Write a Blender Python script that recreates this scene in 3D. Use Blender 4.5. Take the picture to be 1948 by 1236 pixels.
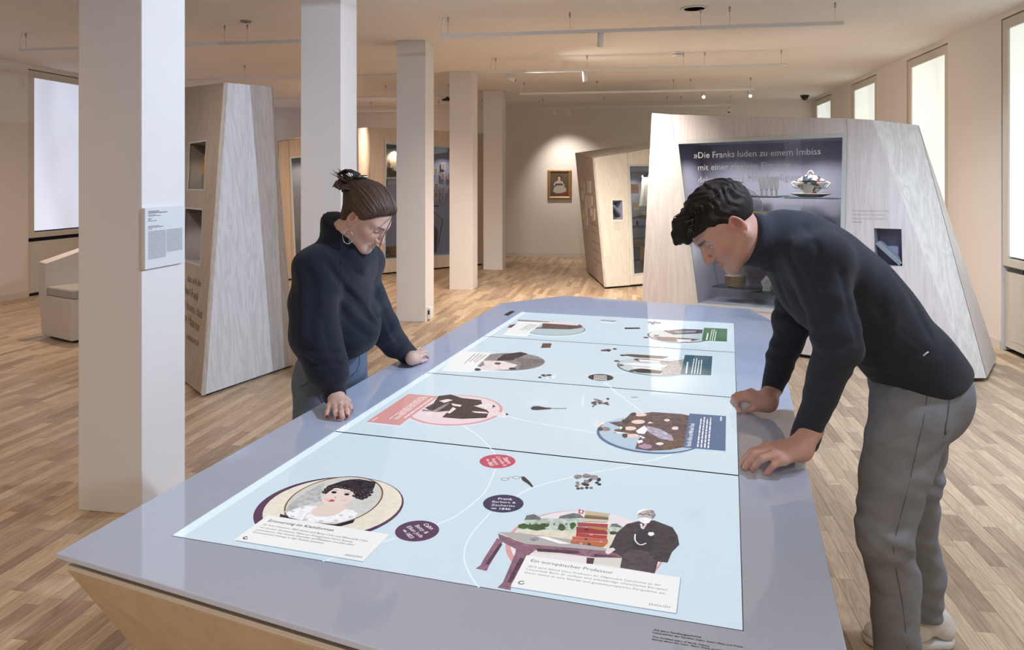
import bpy, bmesh, math, random
import numpy as np
from mathutils import Vector, Matrix
for o in list(bpy.data.objects): bpy.data.objects.remove(o)
random.seed(7); RNG = np.random.default_rng(7)
SC = bpy.context.scene; COL = SC.collection
V = Vector
def C(r, g, b, a=1.0):
    f = lambda c: (c/255/12.92) if c/255 <= .04045 else ((c/255+.055)/1.055)**2.4
    return (f(r), f(g), f(b), a)
# ---------------------------------------------------------------- camera
FOC, CX, HOR, YAW, EYE = 1400.75, 974.0, 340.1, .1669, 1.62
FW = V((-math.sin(YAW), math.cos(YAW), 0)); RT = V((math.cos(YAW), math.sin(YAW), 0))
CAM = V((0, 0, EYE))
cd = bpy.data.cameras.new('camera'); co = bpy.data.objects.new('camera', cd); COL.objects.link(co)
cd.sensor_fit = 'HORIZONTAL'; cd.sensor_width = 36; cd.lens = FOC/1948*36
cd.shift_y = -(618-HOR)/1948; cd.clip_start = .05
co.location = CAM; co.rotation_euler = (math.pi/2, 0, YAW); SC.camera = co
# ---------------------------------------------------------------- colour management, world
SC.view_settings.view_transform = 'Standard'; SC.view_settings.look = 'None'
SC.view_settings.gamma = 1; SC.view_settings.use_curve_mapping = False
SC.view_settings.exposure = 0.0
cy = SC.cycles; cy.max_bounces = 4; cy.diffuse_bounces = 3; cy.glossy_bounces = 3; cy.transmission_bounces = 4; cy.transparent_max_bounces = 7
cy.caustics_reflective = False; cy.caustics_refractive = False; cy.adaptive_threshold = .1; cy.sample_clamp_indirect = 4; cy.light_sampling_threshold = .05
w = bpy.data.worlds.new('world'); SC.world = w; w.use_nodes = True
w.node_tree.nodes['Background'].inputs[0].default_value = (.8, .85, .9, 1)
w.node_tree.nodes['Background'].inputs[1].default_value = .3
# ---------------------------------------------------------------- room numbers
CEIL = 3.19; XL, XR, YB, YN = -8.24, 3.42, 15.2, -4.2
TZ = .858                       # table top
WIN_Y = [8.88+2.47*k for k in range(-5, 3)]; WIN_W = 1.26
TRACK_Y = [6.95+2.46*k for k in range(-4, 4)]
WARM = (1.0, .91, .82); WARM2 = (1.0, .80, .64); COOL = (.66, .79, 1.0)
P_SPOT = 400; BLIND = 1.5
# ---------------------------------------------------------------- measuring helpers
def ray(px, py):
    return FW + RT*((px-CX)/FOC) + V((0, 0, (HOR-py)/FOC))
def at(px, py, d): return CAM + ray(px, py)*d
def G(px, py, z=0.0):
    r = ray(px, py); return CAM + r*((z-EYE)/r.z)
def CW(x, d, z): return FW*d + RT*x + V((0, 0, z))
def topx(p):
    q = V(p)-CAM; d = q.dot(FW); return (CX+FOC*q.dot(RT)/d, HOR-FOC*q.z/d, d)
class Plane:
    def __init__(s, o, e1, e2):
        s.o = V(o); s.e1 = V(e1).normalized(); s.n = s.e1.cross(V(e2)).normalized(); s.e2 = s.n.cross(s.e1)
        if s.n.dot(CAM-s.o) < 0: s.n = -s.n
    def hit(s, px, py, n=0.0):
        r = ray(px, py); t = ((s.o+s.n*n)-CAM).dot(s.n)/r.dot(s.n); p = CAM+r*t-s.o
        return (p.dot(s.e1), p.dot(s.e2))
    def at(s, a, b, n=0.0): return s.o+s.e1*a+s.e2*b+s.n*n
    def pt(s, px, py, n=0.0): return s.at(*s.hit(px, py, n), n)
# ---------------------------------------------------------------- materials
MATS = {}
def nt(m): return m.node_tree.nodes, m.node_tree.links
def M(name, col, rough=.55, metal=0.0, spec=.5, var=0.06, vscale=6.0, bump=0.0, bscale=60.0, emit=None, es=1.0, coat=0.0, alpha=None, trans=0.0, stretch=None, sheen=0.0):
    if name in MATS: return MATS[name]
    m = bpy.data.materials.new(name); m.use_nodes = True; N, L = nt(m); b = N['Principled BSDF']
    b.inputs['Roughness'].default_value = rough; b.inputs['Metallic'].default_value = metal
    b.inputs['Specular IOR Level'].default_value = spec; b.inputs['Coat Weight'].default_value = coat
    b.inputs['Transmission Weight'].default_value = trans
    if sheen: b.inputs['Sheen Weight'].default_value = sheen
    tc = N.new('ShaderNodeTexCoord'); mp = N.new('ShaderNodeMapping'); L.new(tc.outputs['Object'], mp.inputs[0])
    if stretch: mp.inputs['Scale'].default_value = stretch
    nz = N.new('ShaderNodeTexNoise'); nz.inputs['Scale'].default_value = vscale; nz.inputs['Detail'].default_value = 4
    L.new(mp.outputs[0], nz.inputs[0])
    mx = N.new('ShaderNodeMix'); mx.data_type = 'RGBA'
    c = col[:3]
    mx.inputs[6].default_value = tuple(x*(1-var) for x in c)+(1,); mx.inputs[7].default_value = tuple(min(1, x*(1+var)) for x in c)+(1,)
    L.new(nz.outputs[0], mx.inputs[0])
    L.new(mx.outputs[2], b.inputs['Base Color'])
    if emit is not None:
        b.inputs['Emission Color'].default_value = emit; b.inputs['Emission Strength'].default_value = es
    if bump:
        n2 = N.new('ShaderNodeTexNoise'); n2.inputs['Scale'].default_value = bscale; n2.inputs['Detail'].default_value = 3
        L.new(mp.outputs[0], n2.inputs[0])
        bp = N.new('ShaderNodeBump'); bp.inputs['Strength'].default_value = bump; bp.inputs['Distance'].default_value = .004
        L.new(n2.outputs[0], bp.inputs['Height']); L.new(bp.outputs[0], b.inputs['Normal'])
    MATS[name] = m; return m
def EM(name, col, s=1.0, rough=.06, tone=0.0, tscale=70.0):
    """picture on a lit display: gives off its own colour, glass over it; tone = uneven grey tones of a printed photo"""
    new = 'display_'+name not in MATS
    m = M('display_'+name, (0.01, 0.01, 0.012), rough=rough, spec=.45, emit=col, es=s, var=0)
    if tone and new:
        N, L = nt(m); tc = N.new('ShaderNodeTexCoord'); nz = N.new('ShaderNodeTexNoise'); nz.inputs['Scale'].default_value = tscale; nz.inputs['Detail'].default_value = 4; nz.inputs['Distortion'].default_value = .8
        L.new(tc.outputs['Object'], nz.inputs[0]); mr = N.new('ShaderNodeMapRange'); mr.inputs[1].default_value = .3; mr.inputs[2].default_value = .7; mr.inputs[3].default_value = s*(1-tone*.6); mr.inputs[4].default_value = s*(1+tone*1.6)
        L.new(nz.outputs[0], mr.inputs[0]); L.new(mr.outputs[0], N['Principled BSDF'].inputs['Emission Strength'])
    return m
def glass(name, tint=(1, 1, 1), refl=1.0):
    if name in MATS: return MATS[name]
    m = bpy.data.materials.new(name); m.use_nodes = True; N, L = nt(m); N.remove(N['Principled BSDF'])
    t = N.new('ShaderNodeBsdfTransparent'); t.inputs[0].default_value = tuple(tint)+(1,)
    g = N.new('ShaderNodeBsdfGlossy'); g.inputs['Roughness'].default_value = .01
    f = N.new('ShaderNodeFresnel'); f.inputs[0].default_value = 1.45
    k = N.new('ShaderNodeMath'); k.operation = 'MULTIPLY'; k.inputs[1].default_value = refl
    mx = N.new('ShaderNodeMixShader'); L.new(f.outputs[0], k.inputs[0]); L.new(k.outputs[0], mx.inputs[0])
    L.new(t.outputs[0], mx.inputs[1]); L.new(g.outputs[0], mx.inputs[2]); L.new(mx.outputs[0], N['Material Output'].inputs[0])
    MATS[name] = m; return m
def wood(name, c1, c2, scale=(18, 18, 1.2), rough=.5, rings=6.0, axis='Z', glossy=.35):
    """veneer: long grain streaks with cathedral waves, in object space"""
    if name in MATS: return MATS[name]
    m = bpy.data.materials.new(name); m.use_nodes = True; N, L = nt(m); b = N['Principled BSDF']
    b.inputs['Roughness'].default_value = rough; b.inputs['Specular IOR Level'].default_value = glossy
    tc = N.new('ShaderNodeTexCoord'); mp = N.new('ShaderNodeMapping'); mp.inputs['Scale'].default_value = scale
    L.new(tc.outputs['Object'], mp.inputs[0])
    a = N.new('ShaderNodeTexNoise'); a.inputs['Scale'].default_value = 1.1; a.inputs['Detail'].default_value = 3; a.inputs['Distortion'].default_value = .6
    L.new(mp.outputs[0], a.inputs[0])
    wv = N.new('ShaderNodeMath'); wv.operation = 'MULTIPLY'; wv.inputs[1].default_value = rings; L.new(a.outputs[0], wv.inputs[0])
    fr = N.new('ShaderNodeMath'); fr.operation = 'PINGPONG'; fr.inputs[1].default_value = .5; L.new(wv.outputs[0], fr.inputs[0])
    n2 = N.new('ShaderNodeTexNoise'); n2.inputs['Scale'].default_value = 7; n2.inputs['Detail'].default_value = 5; L.new(mp.outputs[0], n2.inputs[0])
    ad = N.new('ShaderNodeMath'); ad.operation = 'ADD'; L.new(fr.outputs[0], ad.inputs[0]); L.new(n2.outputs[0], ad.inputs[1])
    rp = N.new('ShaderNodeValToRGB'); rp.color_ramp.elements[0].position = .35; rp.color_ramp.elements[1].position = 1.0
    rp.color_ramp.elements[0].color = c2; rp.color_ramp.elements[1].color = c1
    L.new(ad.outputs[0], rp.inputs[0]); L.new(rp.outputs[0], b.inputs['Base Color'])
    MATS[name] = m; return m
# ---------------------------------------------------------------- building helpers
def wloc(o):
    p = V((0, 0, 0))
    while o is not None: p = p+o.location; o = o.parent
    return p
def tag(o, label=None, cat=None, group=None, kind=None):
    if label: o['label'] = label
    if cat: o['category'] = cat
    if group: o['group'] = group
    if kind: o['kind'] = kind
    return o
def thing(name, label, cat, loc, group=None):
    o = bpy.data.objects.new(name, None); COL.objects.link(o); o.location = V(loc); o.empty_display_size = .1
    return tag(o, label, cat, group)
def mesh(name, verts, faces, mat, parent=None, smooth=False, loc=None):
    """one mesh object from WORLD coordinates; its origin sits at loc (top level) or on its parent"""
    me = bpy.data.meshes.new(name)
    off = wloc(parent) if parent else V(loc) if loc is not None else V((0, 0, 0))
    me.from_pydata([tuple(V(v)-off) for v in verts], [], [tuple(f) for f in faces]); me.update()
    if mat: me.materials.append(mat)
    if smooth: me.polygons.foreach_set('use_smooth', [True]*len(me.polygons))
    o = bpy.data.objects.new(name, me); COL.objects.link(o)
    if parent: o.parent = parent
    elif loc is not None: o.location = V(loc)
    return o
def fixn(o):
    bm = bmesh.new(); bm.from_mesh(o.data); bmesh.ops.recalc_face_normals(bm, faces=bm.faces); bm.to_mesh(o.data); bm.free(); return o
def bevel(o, w=.004, seg=2):
    m = o.modifiers.new('bevel', 'BEVEL'); m.width = w; m.segments = seg; m.limit_method = 'ANGLE'; m.angle_limit = .5; return o
def boxv(c, s, ex=V((1, 0, 0)), ey=V((0, 1, 0)), ez=V((0, 0, 1))):
    c = V(c); ex, ey, ez = V(ex), V(ey), V(ez); v = []
    for k in (-.5, .5):
        for j in (-.5, .5):
            for i in (-.5, .5): v.append(c+ex*s[0]*i+ey*s[1]*j+ez*s[2]*k)
    return v, [(0, 2, 3, 1), (4, 5, 7, 6), (0, 1, 5, 4), (2, 6, 7, 3), (0, 4, 6, 2), (1, 3, 7, 5)]
def box(name, c, s, mat, parent=None, loc=None, ex=V((1, 0, 0)), ey=V((0, 1, 0)), ez=V((0, 0, 1)), bv=0):
    v, f = boxv(c, s, ex, ey, ez); o = mesh(name, v, f, mat, parent, loc=loc)
    fixn(o)
    if bv: bevel(o, bv)
    return o
def join(parts):
    V_, F_ = [], []
    for v, f in parts:
        k = len(V_); V_ += list(v); F_ += [tuple(i+k for i in q) for q in f]
    return V_, F_
def prism(bottom, top):
    n = len(bottom)
    return list(bottom)+list(top), [tuple(range(n))[::-1], tuple(range(n, 2*n))]+[(i, (i+1) % n, n+(i+1) % n, n+i) for i in range(n)]
def slab(name, pl, poly, t, mat, parent=None, n=0.0, loc=None, bv=0):
    """flat polygon in plane coordinates, its face at n, thickness t behind"""
    v, f = prism([pl.at(a, b, n-t) for a, b in poly], [pl.at(a, b, n) for a, b in poly])
    o = fixn(mesh(name, v, f, mat, parent, loc=loc))
    if bv: bevel(o, bv)
    return o
def tubev(pts, r, seg=8, cap=True):
    pts = [V(p) for p in pts]; R = r if isinstance(r, (list, tuple)) else [r]*len(pts)
    vs, fs = [], []; up = None
    for i, p in enumerate(pts):
        t = (pts[min(i+1, len(pts)-1)]-pts[max(i-1, 0)]).normalized()
        a = (up if up is not None else (V((0, 0, 1)) if abs(t.z) < .9 else V((1, 0, 0))))
        x = a.cross(t).normalized() if a.cross(t).length > 1e-6 else V((1, 0, 0)); y = t.cross(x).normalized(); up = y
        for k in range(seg):
            an = 2*math.pi*k/seg; vs.append(p+x*math.cos(an)*R[i]+y*math.sin(an)*R[i])
    for i in range(len(pts)-1):
        for k in range(seg):
            a, b = i*seg+k, i*seg+(k+1) % seg; fs.append((a, b, b+seg, a+seg))
    if cap:
        fs.append(tuple(range(seg))[::-1]); fs.append(tuple(range((len(pts)-1)*seg, len(pts)*seg)))
    return vs, fs
def tube(name, pts, r, mat, parent=None, seg=8, loc=None):
    v, f = tubev(pts, r, seg); return fixn(mesh(name, v, f, mat, parent, True, loc))
def lathev(base, prof, seg=32, sx=1.0, sy=1.0, ax=V((1, 0, 0)), ay=V((0, 1, 0)), az=V((0, 0, 1)), rim=None):
    base = V(base); vs, fs = [], []
    for r, z in prof:
        for k in range(seg):
            a = 2*math.pi*k/seg; rr = r*(rim(a, r, z) if rim else 1)
            vs.append(base+ax*rr*sx*math.cos(a)+ay*rr*sy*math.sin(a)+az*z)
    for i in range(len(prof)-1):
        for k in range(seg):
            a, b = i*seg+k, i*seg+(k+1) % seg; fs.append((a, b, b+seg, a+seg))
    if prof[0][0] > 1e-5: fs.append(tuple(range(seg))[::-1])
    if prof[-1][0] > 1e-5: fs.append(tuple(range((len(prof)-1)*seg, len(prof)*seg)))
    return vs, fs
def lathe(name, base, prof, mat, parent=None, loc=None, smooth=True, **k):
    v, f = lathev(base, prof, **k); return mesh(name, v, f, mat, parent, smooth, loc)
_TX = {}
def textmesh(s, bold=0.0, shear=0.0):
    key = (s, bold, shear)
    if key in _TX: return _TX[key]
    cu = bpy.data.curves.new('t', 'FONT'); cu.body = s; cu.size = 1.0; cu.offset = bold; cu.shear = shear; cu.resolution_u = 2; cu.fill_mode = 'FRONT'
    ob = bpy.data.objects.new('t', cu); COL.objects.link(ob)
    dg = bpy.context.evaluated_depsgraph_get(); me = bpy.data.meshes.new_from_object(ob.evaluated_get(dg))
    vs = [v.co.copy() for v in me.vertices]; fs = [tuple(p.vertices) for p in me.polygons]
    bpy.data.objects.remove(ob); bpy.data.meshes.remove(me)
    _TX[key] = (vs, fs); return _TX[key]
def textv(s, o, ex, ey, width=None, size=None, bold=0.0, shear=0.0, align='l', stretch=1.0):
    """lettering laid in the plane o + ex,ey (unit vectors); scaled to a width or to a letter size"""
    vs, fs = textmesh(s, bold, shear)
    if not vs: return [], []
    x0, x1 = min(v.x for v in vs), max(v.x for v in vs)
    sx = (width/(x1-x0)) if width else size*stretch; sy = size if size else sx
    sh = {'l': -x0, 'r': -x1, 'c': -(x0+x1)/2}[align]
    return [V(o)+V(ex)*((v.x+sh)*sx)+V(ey)*(v.y*sy) for v in vs], fs
def text(name, s, o, ex, ey, mat, parent, **k):
    v, f = textv(s, o, ex, ey, **k); return mesh(name, v, f, mat, parent)
def struct(o): o['kind'] = 'structure'; return o
# ================================================================ the room
PLASTER = M('plaster_warm_white', (.74, .69, .645), rough=.85, spec=.2, var=.03, vscale=3, bump=.08, bscale=220)
CEILM = M('plaster_ceiling', (.83, .80, .775), rough=.9, spec=.15, var=.02, vscale=2, bump=.06, bscale=200)
COLM = M('painted_column', (.80, .77, .745), rough=.7, spec=.3, var=.02, vscale=4, bump=.06, bscale=240)
FRAMEM = M('window_frame_grey_beige', (.60, .56, .48), rough=.5, var=.03)
BLACK = M('matt_black', (.012, .012, .014), rough=.6, var=.1)
WHITE = M('white_lacquer', (.80, .79, .77), rough=.4, var=.02)
def roomwall(name, axis, c, a0, a1, holes, t=.28):
    """wall with full window openings, thickness outward"""
    vs, fs = [], []
    cuts = sorted(holes); segs = []; p = a0
    for h0, h1, z0, z1 in cuts:
        segs.append((p, h0, 0, CEIL)); segs.append((h0, h1, 0, z0)); segs.append((h0, h1, z1, CEIL)); p = h1
    segs.append((p, a1, 0, CEIL))
    parts = []
    for s0, s1, z0, z1 in segs:
        if s1-s0 < 1e-4 or z1-z0 < 1e-4: continue
        sg = 1 if c > -1 else -1
        if axis == 'x': parts.append(boxv((c+sg*t/2, (s0+s1)/2, (z0+z1)/2), (t, s1-s0, z1-z0)))
        else: parts.append(boxv(((s0+s1)/2, c+sg*t/2, (z0+z1)/2), (s1-s0, t, z1-z0)))
    v, f = join(parts); return struct(fixn(mesh(name, v, f, PLASTER)))
ZW = 3.135
holes = [(y, y+WIN_W, 0.0, ZW) for y in WIN_Y]
roomwall('wall_right', 'x', XR, YN, YB+.3, holes)
roomwall('wall_left', 'x', XL, YN, YB+.3, holes)
roomwall('wall_back', 'y', YB, XL-.3, XR+.3, [])
v, f = boxv(((XL+XR)/2, YN-.15, CEIL/2), (XR-XL+.6, .3, CEIL)); struct(fixn(mesh('wall_front', v, f, PLASTER)))
v, f = boxv(((XL+XR)/2, (YN+YB)/2, CEIL+.1), (XR-XL+.8, YB-YN+.8, .2)); struct(fixn(mesh('ceiling', v, f, CEILM)))
BASEM = M('baseboard_paint', (.66, .60, .545), rough=.6, var=.02)
def baseboard(name, parts):
    v, f = join(parts); struct(fixn(mesh(name, v, f, BASEM)))
bs = []; p = YN
for y in WIN_Y+[YB]:
    if y > p: bs.append((p, min(y, YB)))
    p = y+WIN_W
baseboard('baseboard_right', [boxv((XR-.006, (a+b)/2, .04), (.012, b-a, .08)) for a, b in bs])
baseboard('baseboard_left', [boxv((XL+.006, (a+b)/2, .04), (.012, b-a, .08)) for a, b in bs])
baseboard('baseboard_back', [boxv(((XL+XR)/2, YB-.006, .04), (XR-XL-.03, .012, .08))])
# ---- windows: frame, lit roller blind, radiator cupboard below
def blind_mat(name, col, s):
    m = M(name, (.8, .82, .8), rough=.8, emit=col, es=s, var=0)
    N, L = nt(m); b = N['Principled BSDF']
    tc = N.new('ShaderNodeTexCoord'); mp = N.new('ShaderNodeMapping'); mp.inputs['Scale'].default_value = (1, .9, .35); L.new(tc.outputs['Object'], mp.inputs[0])
    nz = N.new('ShaderNodeTexNoise'); nz.inputs['Scale'].default_value = 1.6; nz.inputs['Detail'].default_value = 1; L.new(mp.outputs[0], nz.inputs[0])
    mr = N.new('ShaderNodeMapRange'); mr.inputs[1].default_value = .25; mr.inputs[2].default_value = .75; mr.inputs[3].default_value = s*.72; mr.inputs[4].default_value = s*1.18
    L.new(nz.outputs[0], mr.inputs[0]); L.new(mr.outputs[0], b.inputs['Emission Strength'])
    return m
BL_R = blind_mat('blind_daylight', (.87, .97, .92, 1), .76)
BL_L = blind_mat('blind_daylight_cool', (.66, .76, 1.0, 1), .66)
def window(n, side, y):
    x = XR if side == 'r' else XL; s = 1 if side == 'r' else -1; y0, y1 = y, y+WIN_W; ym = (y0+y1)/2
    bl = BL_R if side == 'r' else BL_L
    fr = .11; zb, zt = .80, ZW
    parts = []
    for (a, b, z0, z1) in ((y0+.012, y0+fr, zb, zt-.012), (y1-fr, y1-.012, zb, zt-.012), (y0+fr, y1-fr, zt-fr, zt-.012), (y0+fr, y1-fr, zb, zb+.075)):
        parts.append(boxv((x+s*.037, (a+b)/2, (z0+z1)/2), (.06, b-a, z1-z0)))
    v, f = join(parts)
    w_ = struct(fixn(mesh('window_%d' % n, v, f, FRAMEM, loc=(x+s*.06, ym, zb))))
    bevel(w_, .004)
    box('roller_blind', (x+s*.03, ym, (zb+zt)/2), (.006, WIN_W-2*fr+.02, zt-zb-2*fr+.03), bl, w_)
    box('outer_panel', (x+s*.2, ym, CEIL/2), (.02, WIN_W+.1, CEIL), BLACK, w_)
    # radiator cupboard
    cb = box('radiator_cupboard', (x+s*.06, ym, .39), (.06, WIN_W-.024, .71), FRAMEM, w_, bv=.003)
    box('door_panel', (x+s*.029, ym, .39), (.006, WIN_W-.22, .56), FRAMEM, cb, bv=.002)
    return w_
n = 1
for y in reversed(WIN_Y[2:]): window(n, 'r', y); n += 1
for y in reversed(WIN_Y[2:]): window(n, 'l', y); n += 1
# ---- parquet floor: separate strips
def plankmat(name, rnd_socket):
    m = bpy.data.materials.new(name); m.use_nodes = True; N, L = nt(m); b = N['Principled BSDF']
    b.inputs['Roughness'].default_value = .42; b.inputs['Specular IOR Level'].default_value = .4
    if rnd_socket == 'object':
        s = N.new('ShaderNodeObjectInfo').outputs['Random']
    else: s = N.new('ShaderNodeNewGeometry').outputs['Random Per Island']
    ge = N.new('ShaderNodeNewGeometry')
    cb = N.new('ShaderNodeCombineXYZ'); k = N.new('ShaderNodeMath'); k.operation = 'MULTIPLY'; k.inputs[1].default_value = 37.0
    L.new(s, k.inputs[0]); L.new(k.outputs[0], cb.inputs[2]); L.new(k.outputs[0], cb.inputs[1])
    ad = N.new('ShaderNodeVectorMath'); ad.operation = 'ADD'; L.new(ge.outputs['Position'], ad.inputs[0]); L.new(cb.outputs[0], ad.inputs[1])
    mp = N.new('ShaderNodeMapping'); mp.inputs['Scale'].default_value = (16, 1.5, 1); L.new(ad.outputs[0], mp.inputs[0])
    n1 = N.new('ShaderNodeTexNoise'); n1.inputs['Scale'].default_value = 1.0; n1.inputs['Detail'].default_value = 2; n1.inputs['Distortion'].default_value = .5; L.new(mp.outputs[0], n1.inputs[0])
    mu = N.new('ShaderNodeMath'); mu.operation = 'MULTIPLY'; mu.inputs[1].default_value = 9; L.new(n1.outputs[0], mu.inputs[0])
    pp = N.new('ShaderNodeMath'); pp.operation = 'PINGPONG'; pp.inputs[1].default_value = .5; L.new(mu.outputs[0], pp.inputs[0])
    mp2 = N.new('ShaderNodeMapping'); mp2.inputs['Scale'].default_value = (160, 5, 1); L.new(ad.outputs[0], mp2.inputs[0])
    n2 = N.new('ShaderNodeTexNoise'); n2.inputs['Scale'].default_value = 1; n2.inputs['Detail'].default_value = 3; L.new(mp2.outputs[0], n2.inputs[0])
    rp = N.new('ShaderNodeValToRGB'); e = rp.color_ramp.elements
    e[0].position = 0; e[0].color = (.38, .255, .165, 1); e[1].position = 1; e[1].color = (.70, .53, .345, 1)
    x = rp.color_ramp.elements.new(.2); x.color = (.47, .335, .225, 1)
    x = rp.color_ramp.elements.new(.45); x.color = (.55, .395, .255, 1)
    x = rp.color_ramp.elements.new(.75); x.color = (.63, .465, .30, 1)
    L.new(s, rp.inputs[0])
    g1 = N.new('ShaderNodeMapRange'); g1.inputs[1].default_value = 0; g1.inputs[2].default_value = .5; g1.inputs[3].default_value = .80; g1.inputs[4].default_value = 1.08; L.new(pp.outputs[0], g1.inputs[0])
    g2 = N.new('ShaderNodeMapRange'); g2.inputs[3].default_value = .86; g2.inputs[4].default_value = 1.12; L.new(n2.outputs[0], g2.inputs[0])
    mm = N.new('ShaderNodeMath'); mm.operation = 'MULTIPLY'; L.new(g1.outputs[0], mm.inputs[0]); L.new(g2.outputs[0], mm.inputs[1])
    vm = N.new('ShaderNodeVectorMath'); vm.operation = 'SCALE'; L.new(rp.outputs[0], vm.inputs[0]); L.new(mm.outputs[0], vm.inputs['Scale'])
    L.new(vm.outputs[0], b.inputs['Base Color'])
    return m
PL_OBJ, PL_ISL = plankmat('ash_strip', 'object'), plankmat('ash_strips_far', 'island')
v, f = boxv(((XL+XR)/2, (YN+YB)/2, -.08), (XR-XL+.8, YB-YN+.8, .14))
FLOOR = struct(fixn(mesh('floor', v, f, M('floor_joint_dark', (.10, .065, .04), rough=.8))))
PW, GAP = .066, .0011
strips = []
x = XL
while x < XR:
    y = YN-random.uniform(0, .5)
    while y < YB:
        l = random.choice((.36, .42, .48, .52, .6, .66)); strips.append((x+PW/2, y+l/2, l)); y += l
    x += PW
um = bpy.data.meshes.new('plank'); uv, uf = boxv((0, 0, -.5), (1, 1, 1)); um.from_pydata([tuple(q) for q in uv], [], uf); um.update(); um.materials.append(PL_OBJ)
def inpoly(p, poly):
    r = False
    for i in range(len(poly)):
        (x0, y0), (x1, y1) = poly[i], poly[i-1]
        if (y0 > p[1]) != (y1 > p[1]) and p[0] < (x1-x0)*(p[1]-y0)/(y1-y0)+x0: r = not r
    return r
HIDE = [(107, 1051), (260, 1236), (1612, 1236), (1474, 613), (1074, 562), (953, 577)]
COLH = [(140, 0), (352, 0), (355, 900), (268, 990), (149, 970)]
near = []
for i, (sx, sy, l) in enumerate(strips):
    q = topx((sx, sy, 0)) if (V((sx, sy, 0)).dot(FW) > .6) else None
    if q and -40 < q[0] < 1990 and 380 < q[1] < 1260 and not inpoly(q, HIDE) and not inpoly(q, COLH): near.append((q[2], i))
near = sorted(near)[:300]; nearset = {i for _, i in near}
for _, i in near:
    sx, sy, l = strips[i]; o = bpy.data.objects.new('plank', um); COL.objects.link(o); o.parent = FLOOR
    o.location = (sx, sy, random.uniform(-.0004, 0)); o.scale = (PW-GAP, l-GAP, .01)
vs, fs = [], []
for i, (sx, sy, l) in enumerate(strips):
    if i in nearset: continue
    k = len(vs); a, b = (PW-GAP)/2, (l-GAP)/2
    vs += [(sx-a, sy-b, 0), (sx+a, sy-b, 0), (sx+a, sy+b, 0), (sx-a, sy+b, 0), (sx-a, sy-b, -.01), (sx+a, sy-b, -.01), (sx+a, sy+b, -.01), (sx-a, sy+b, -.01)]
    fs += [(k, k+1, k+2, k+3), (k, k+4, k+5, k+1), (k+1, k+5, k+6, k+2), (k+2, k+6, k+7, k+3), (k+3, k+7, k+4, k)]
o = mesh('far_planks', vs, fs, PL_ISL, FLOOR); o['kind'] = 'stuff'; o['label'] = 'light ash parquet strips further off'
# ---- columns
c1 = CW(-2.1226, 3.603, 0); CWID, CDEP = .345, .345
colp = ['first white square column at left, an information board on its side', 'white square column right behind the woman in the dark sweater', 'white square column with a small socket box at its foot',
        'fourth white square column from the front, left of the framed portrait', 'farthest and smallest of the white square columns']
COLS = []
for k in range(5):
    p = c1+V((0, 2.4233*k, 0))
    o = box('column', (p.x+CWID/2, p.y+CDEP/2, CEIL/2), (CWID, CDEP, CEIL), COLM, loc=(p.x+CWID/2, p.y+CDEP/2, 0), bv=.004)
    tag(o, colp[k], 'column', 'row of white columns'); COLS.append(p)
# socket box at the third column
p = COLS[2]; s = thing('socket_box', 'small white socket box at the foot of a column', 'socket', (p.x+CWID+.02, p.y+.1, .02))
box('housing', (p.x+CWID+.022, p.y+.1, .09), (.04, .09, .13), WHITE, s, bv=.006)
box('opening', (p.x+CWID+.022, p.y+.0548, .10), (.02, .002, .05), BLACK, s)
# ---- information board on the first column
p = COLS[0]; pl = Plane((p.x+CWID, p.y, 0), (0, 1, 0), (0, 0, 1))
cor = [pl.hit(*q, .022) for q in ((277, 513), (351, 503.5), (349.5, 391.5), (275, 396.5))]
a0 = (cor[0][0]+cor[3][0])/2; a1 = (cor[1][0]+cor[2][0])/2; b0, b1 = cor[0][1], cor[3][1]
b1 = (cor[2][1]+cor[3][1])/2
s = thing('information_board', 'white text board fixed to the side of the first column', 'board', pl.at((a0+a1)/2, b0, 0))
slab('board', pl, [(a0, b0), (a1, b0), (a1, b1), (a0, b1)], .02, M('board_white', (.72, .74, .76), rough=.45, var=.01), s, n=.022, bv=.002)
INK = M('ink_dark', (.03, .03, .035), rough=.7, var=0); INKG = M('ink_grey', (.2, .2, .21), rough=.7, var=0)
def bars(pl, name, lines, h, mat, parent, n, seed=3):
    """lines of print too small to read, set as words of uneven length"""
    r = random.Random(seed); parts = []
    for x0, x1, y in lines:
        x = x0
        while x < x1-h:
            w_ = min(r.uniform(1.5, 7)*h*.55, x1-x)
            parts.append(([pl.at(x, y, n), pl.at(x+w_, y, n), pl.at(x+w_, y+h, n), pl.at(x, y+h, n)], [(0, 1, 2, 3)])); x += w_+h*.5
    v, f = join(parts); return mesh(name, v, f, mat, parent)
W_, H_ = a1-a0, b1-b0
fx = lambda t: a0+W_*t
fy = lambda t: b1-H_*t
bars(pl, 'heading', [(fx(.07), fx(.34), fy(.062)), (fx(.07), fx(.56), fy(.088))], H_*.013, INK, s, .0225)
bars(pl, 'subheading', [(fx(.07), fx(.27), fy(.118)), (fx(.07), fx(.38), fy(.136)), (fx(.07), fx(.18), fy(.178)), (fx(.07), fx(.14), fy(.198)), (fx(.07), fx(.28), fy(.218)),
     (fx(.07), fx(.35), fy(.305)), (fx(.07), fx(.45), fy(.325)), (fx(.07), fx(.18), fy(.350))], H_*.009, INK, s, .0225)
bars(pl, 'text_column', [(fx(.07), fx(.51), fy(.39+.0155*i)) for i in range(30)], H_*.007, INKG, s, .0225, 5)
bars(pl, 'text_column', [(fx(.53), fx(.95), fy(.39+.0155*i)) for i in range(25)], H_*.007, INKG, s, .0225, 6)
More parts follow.
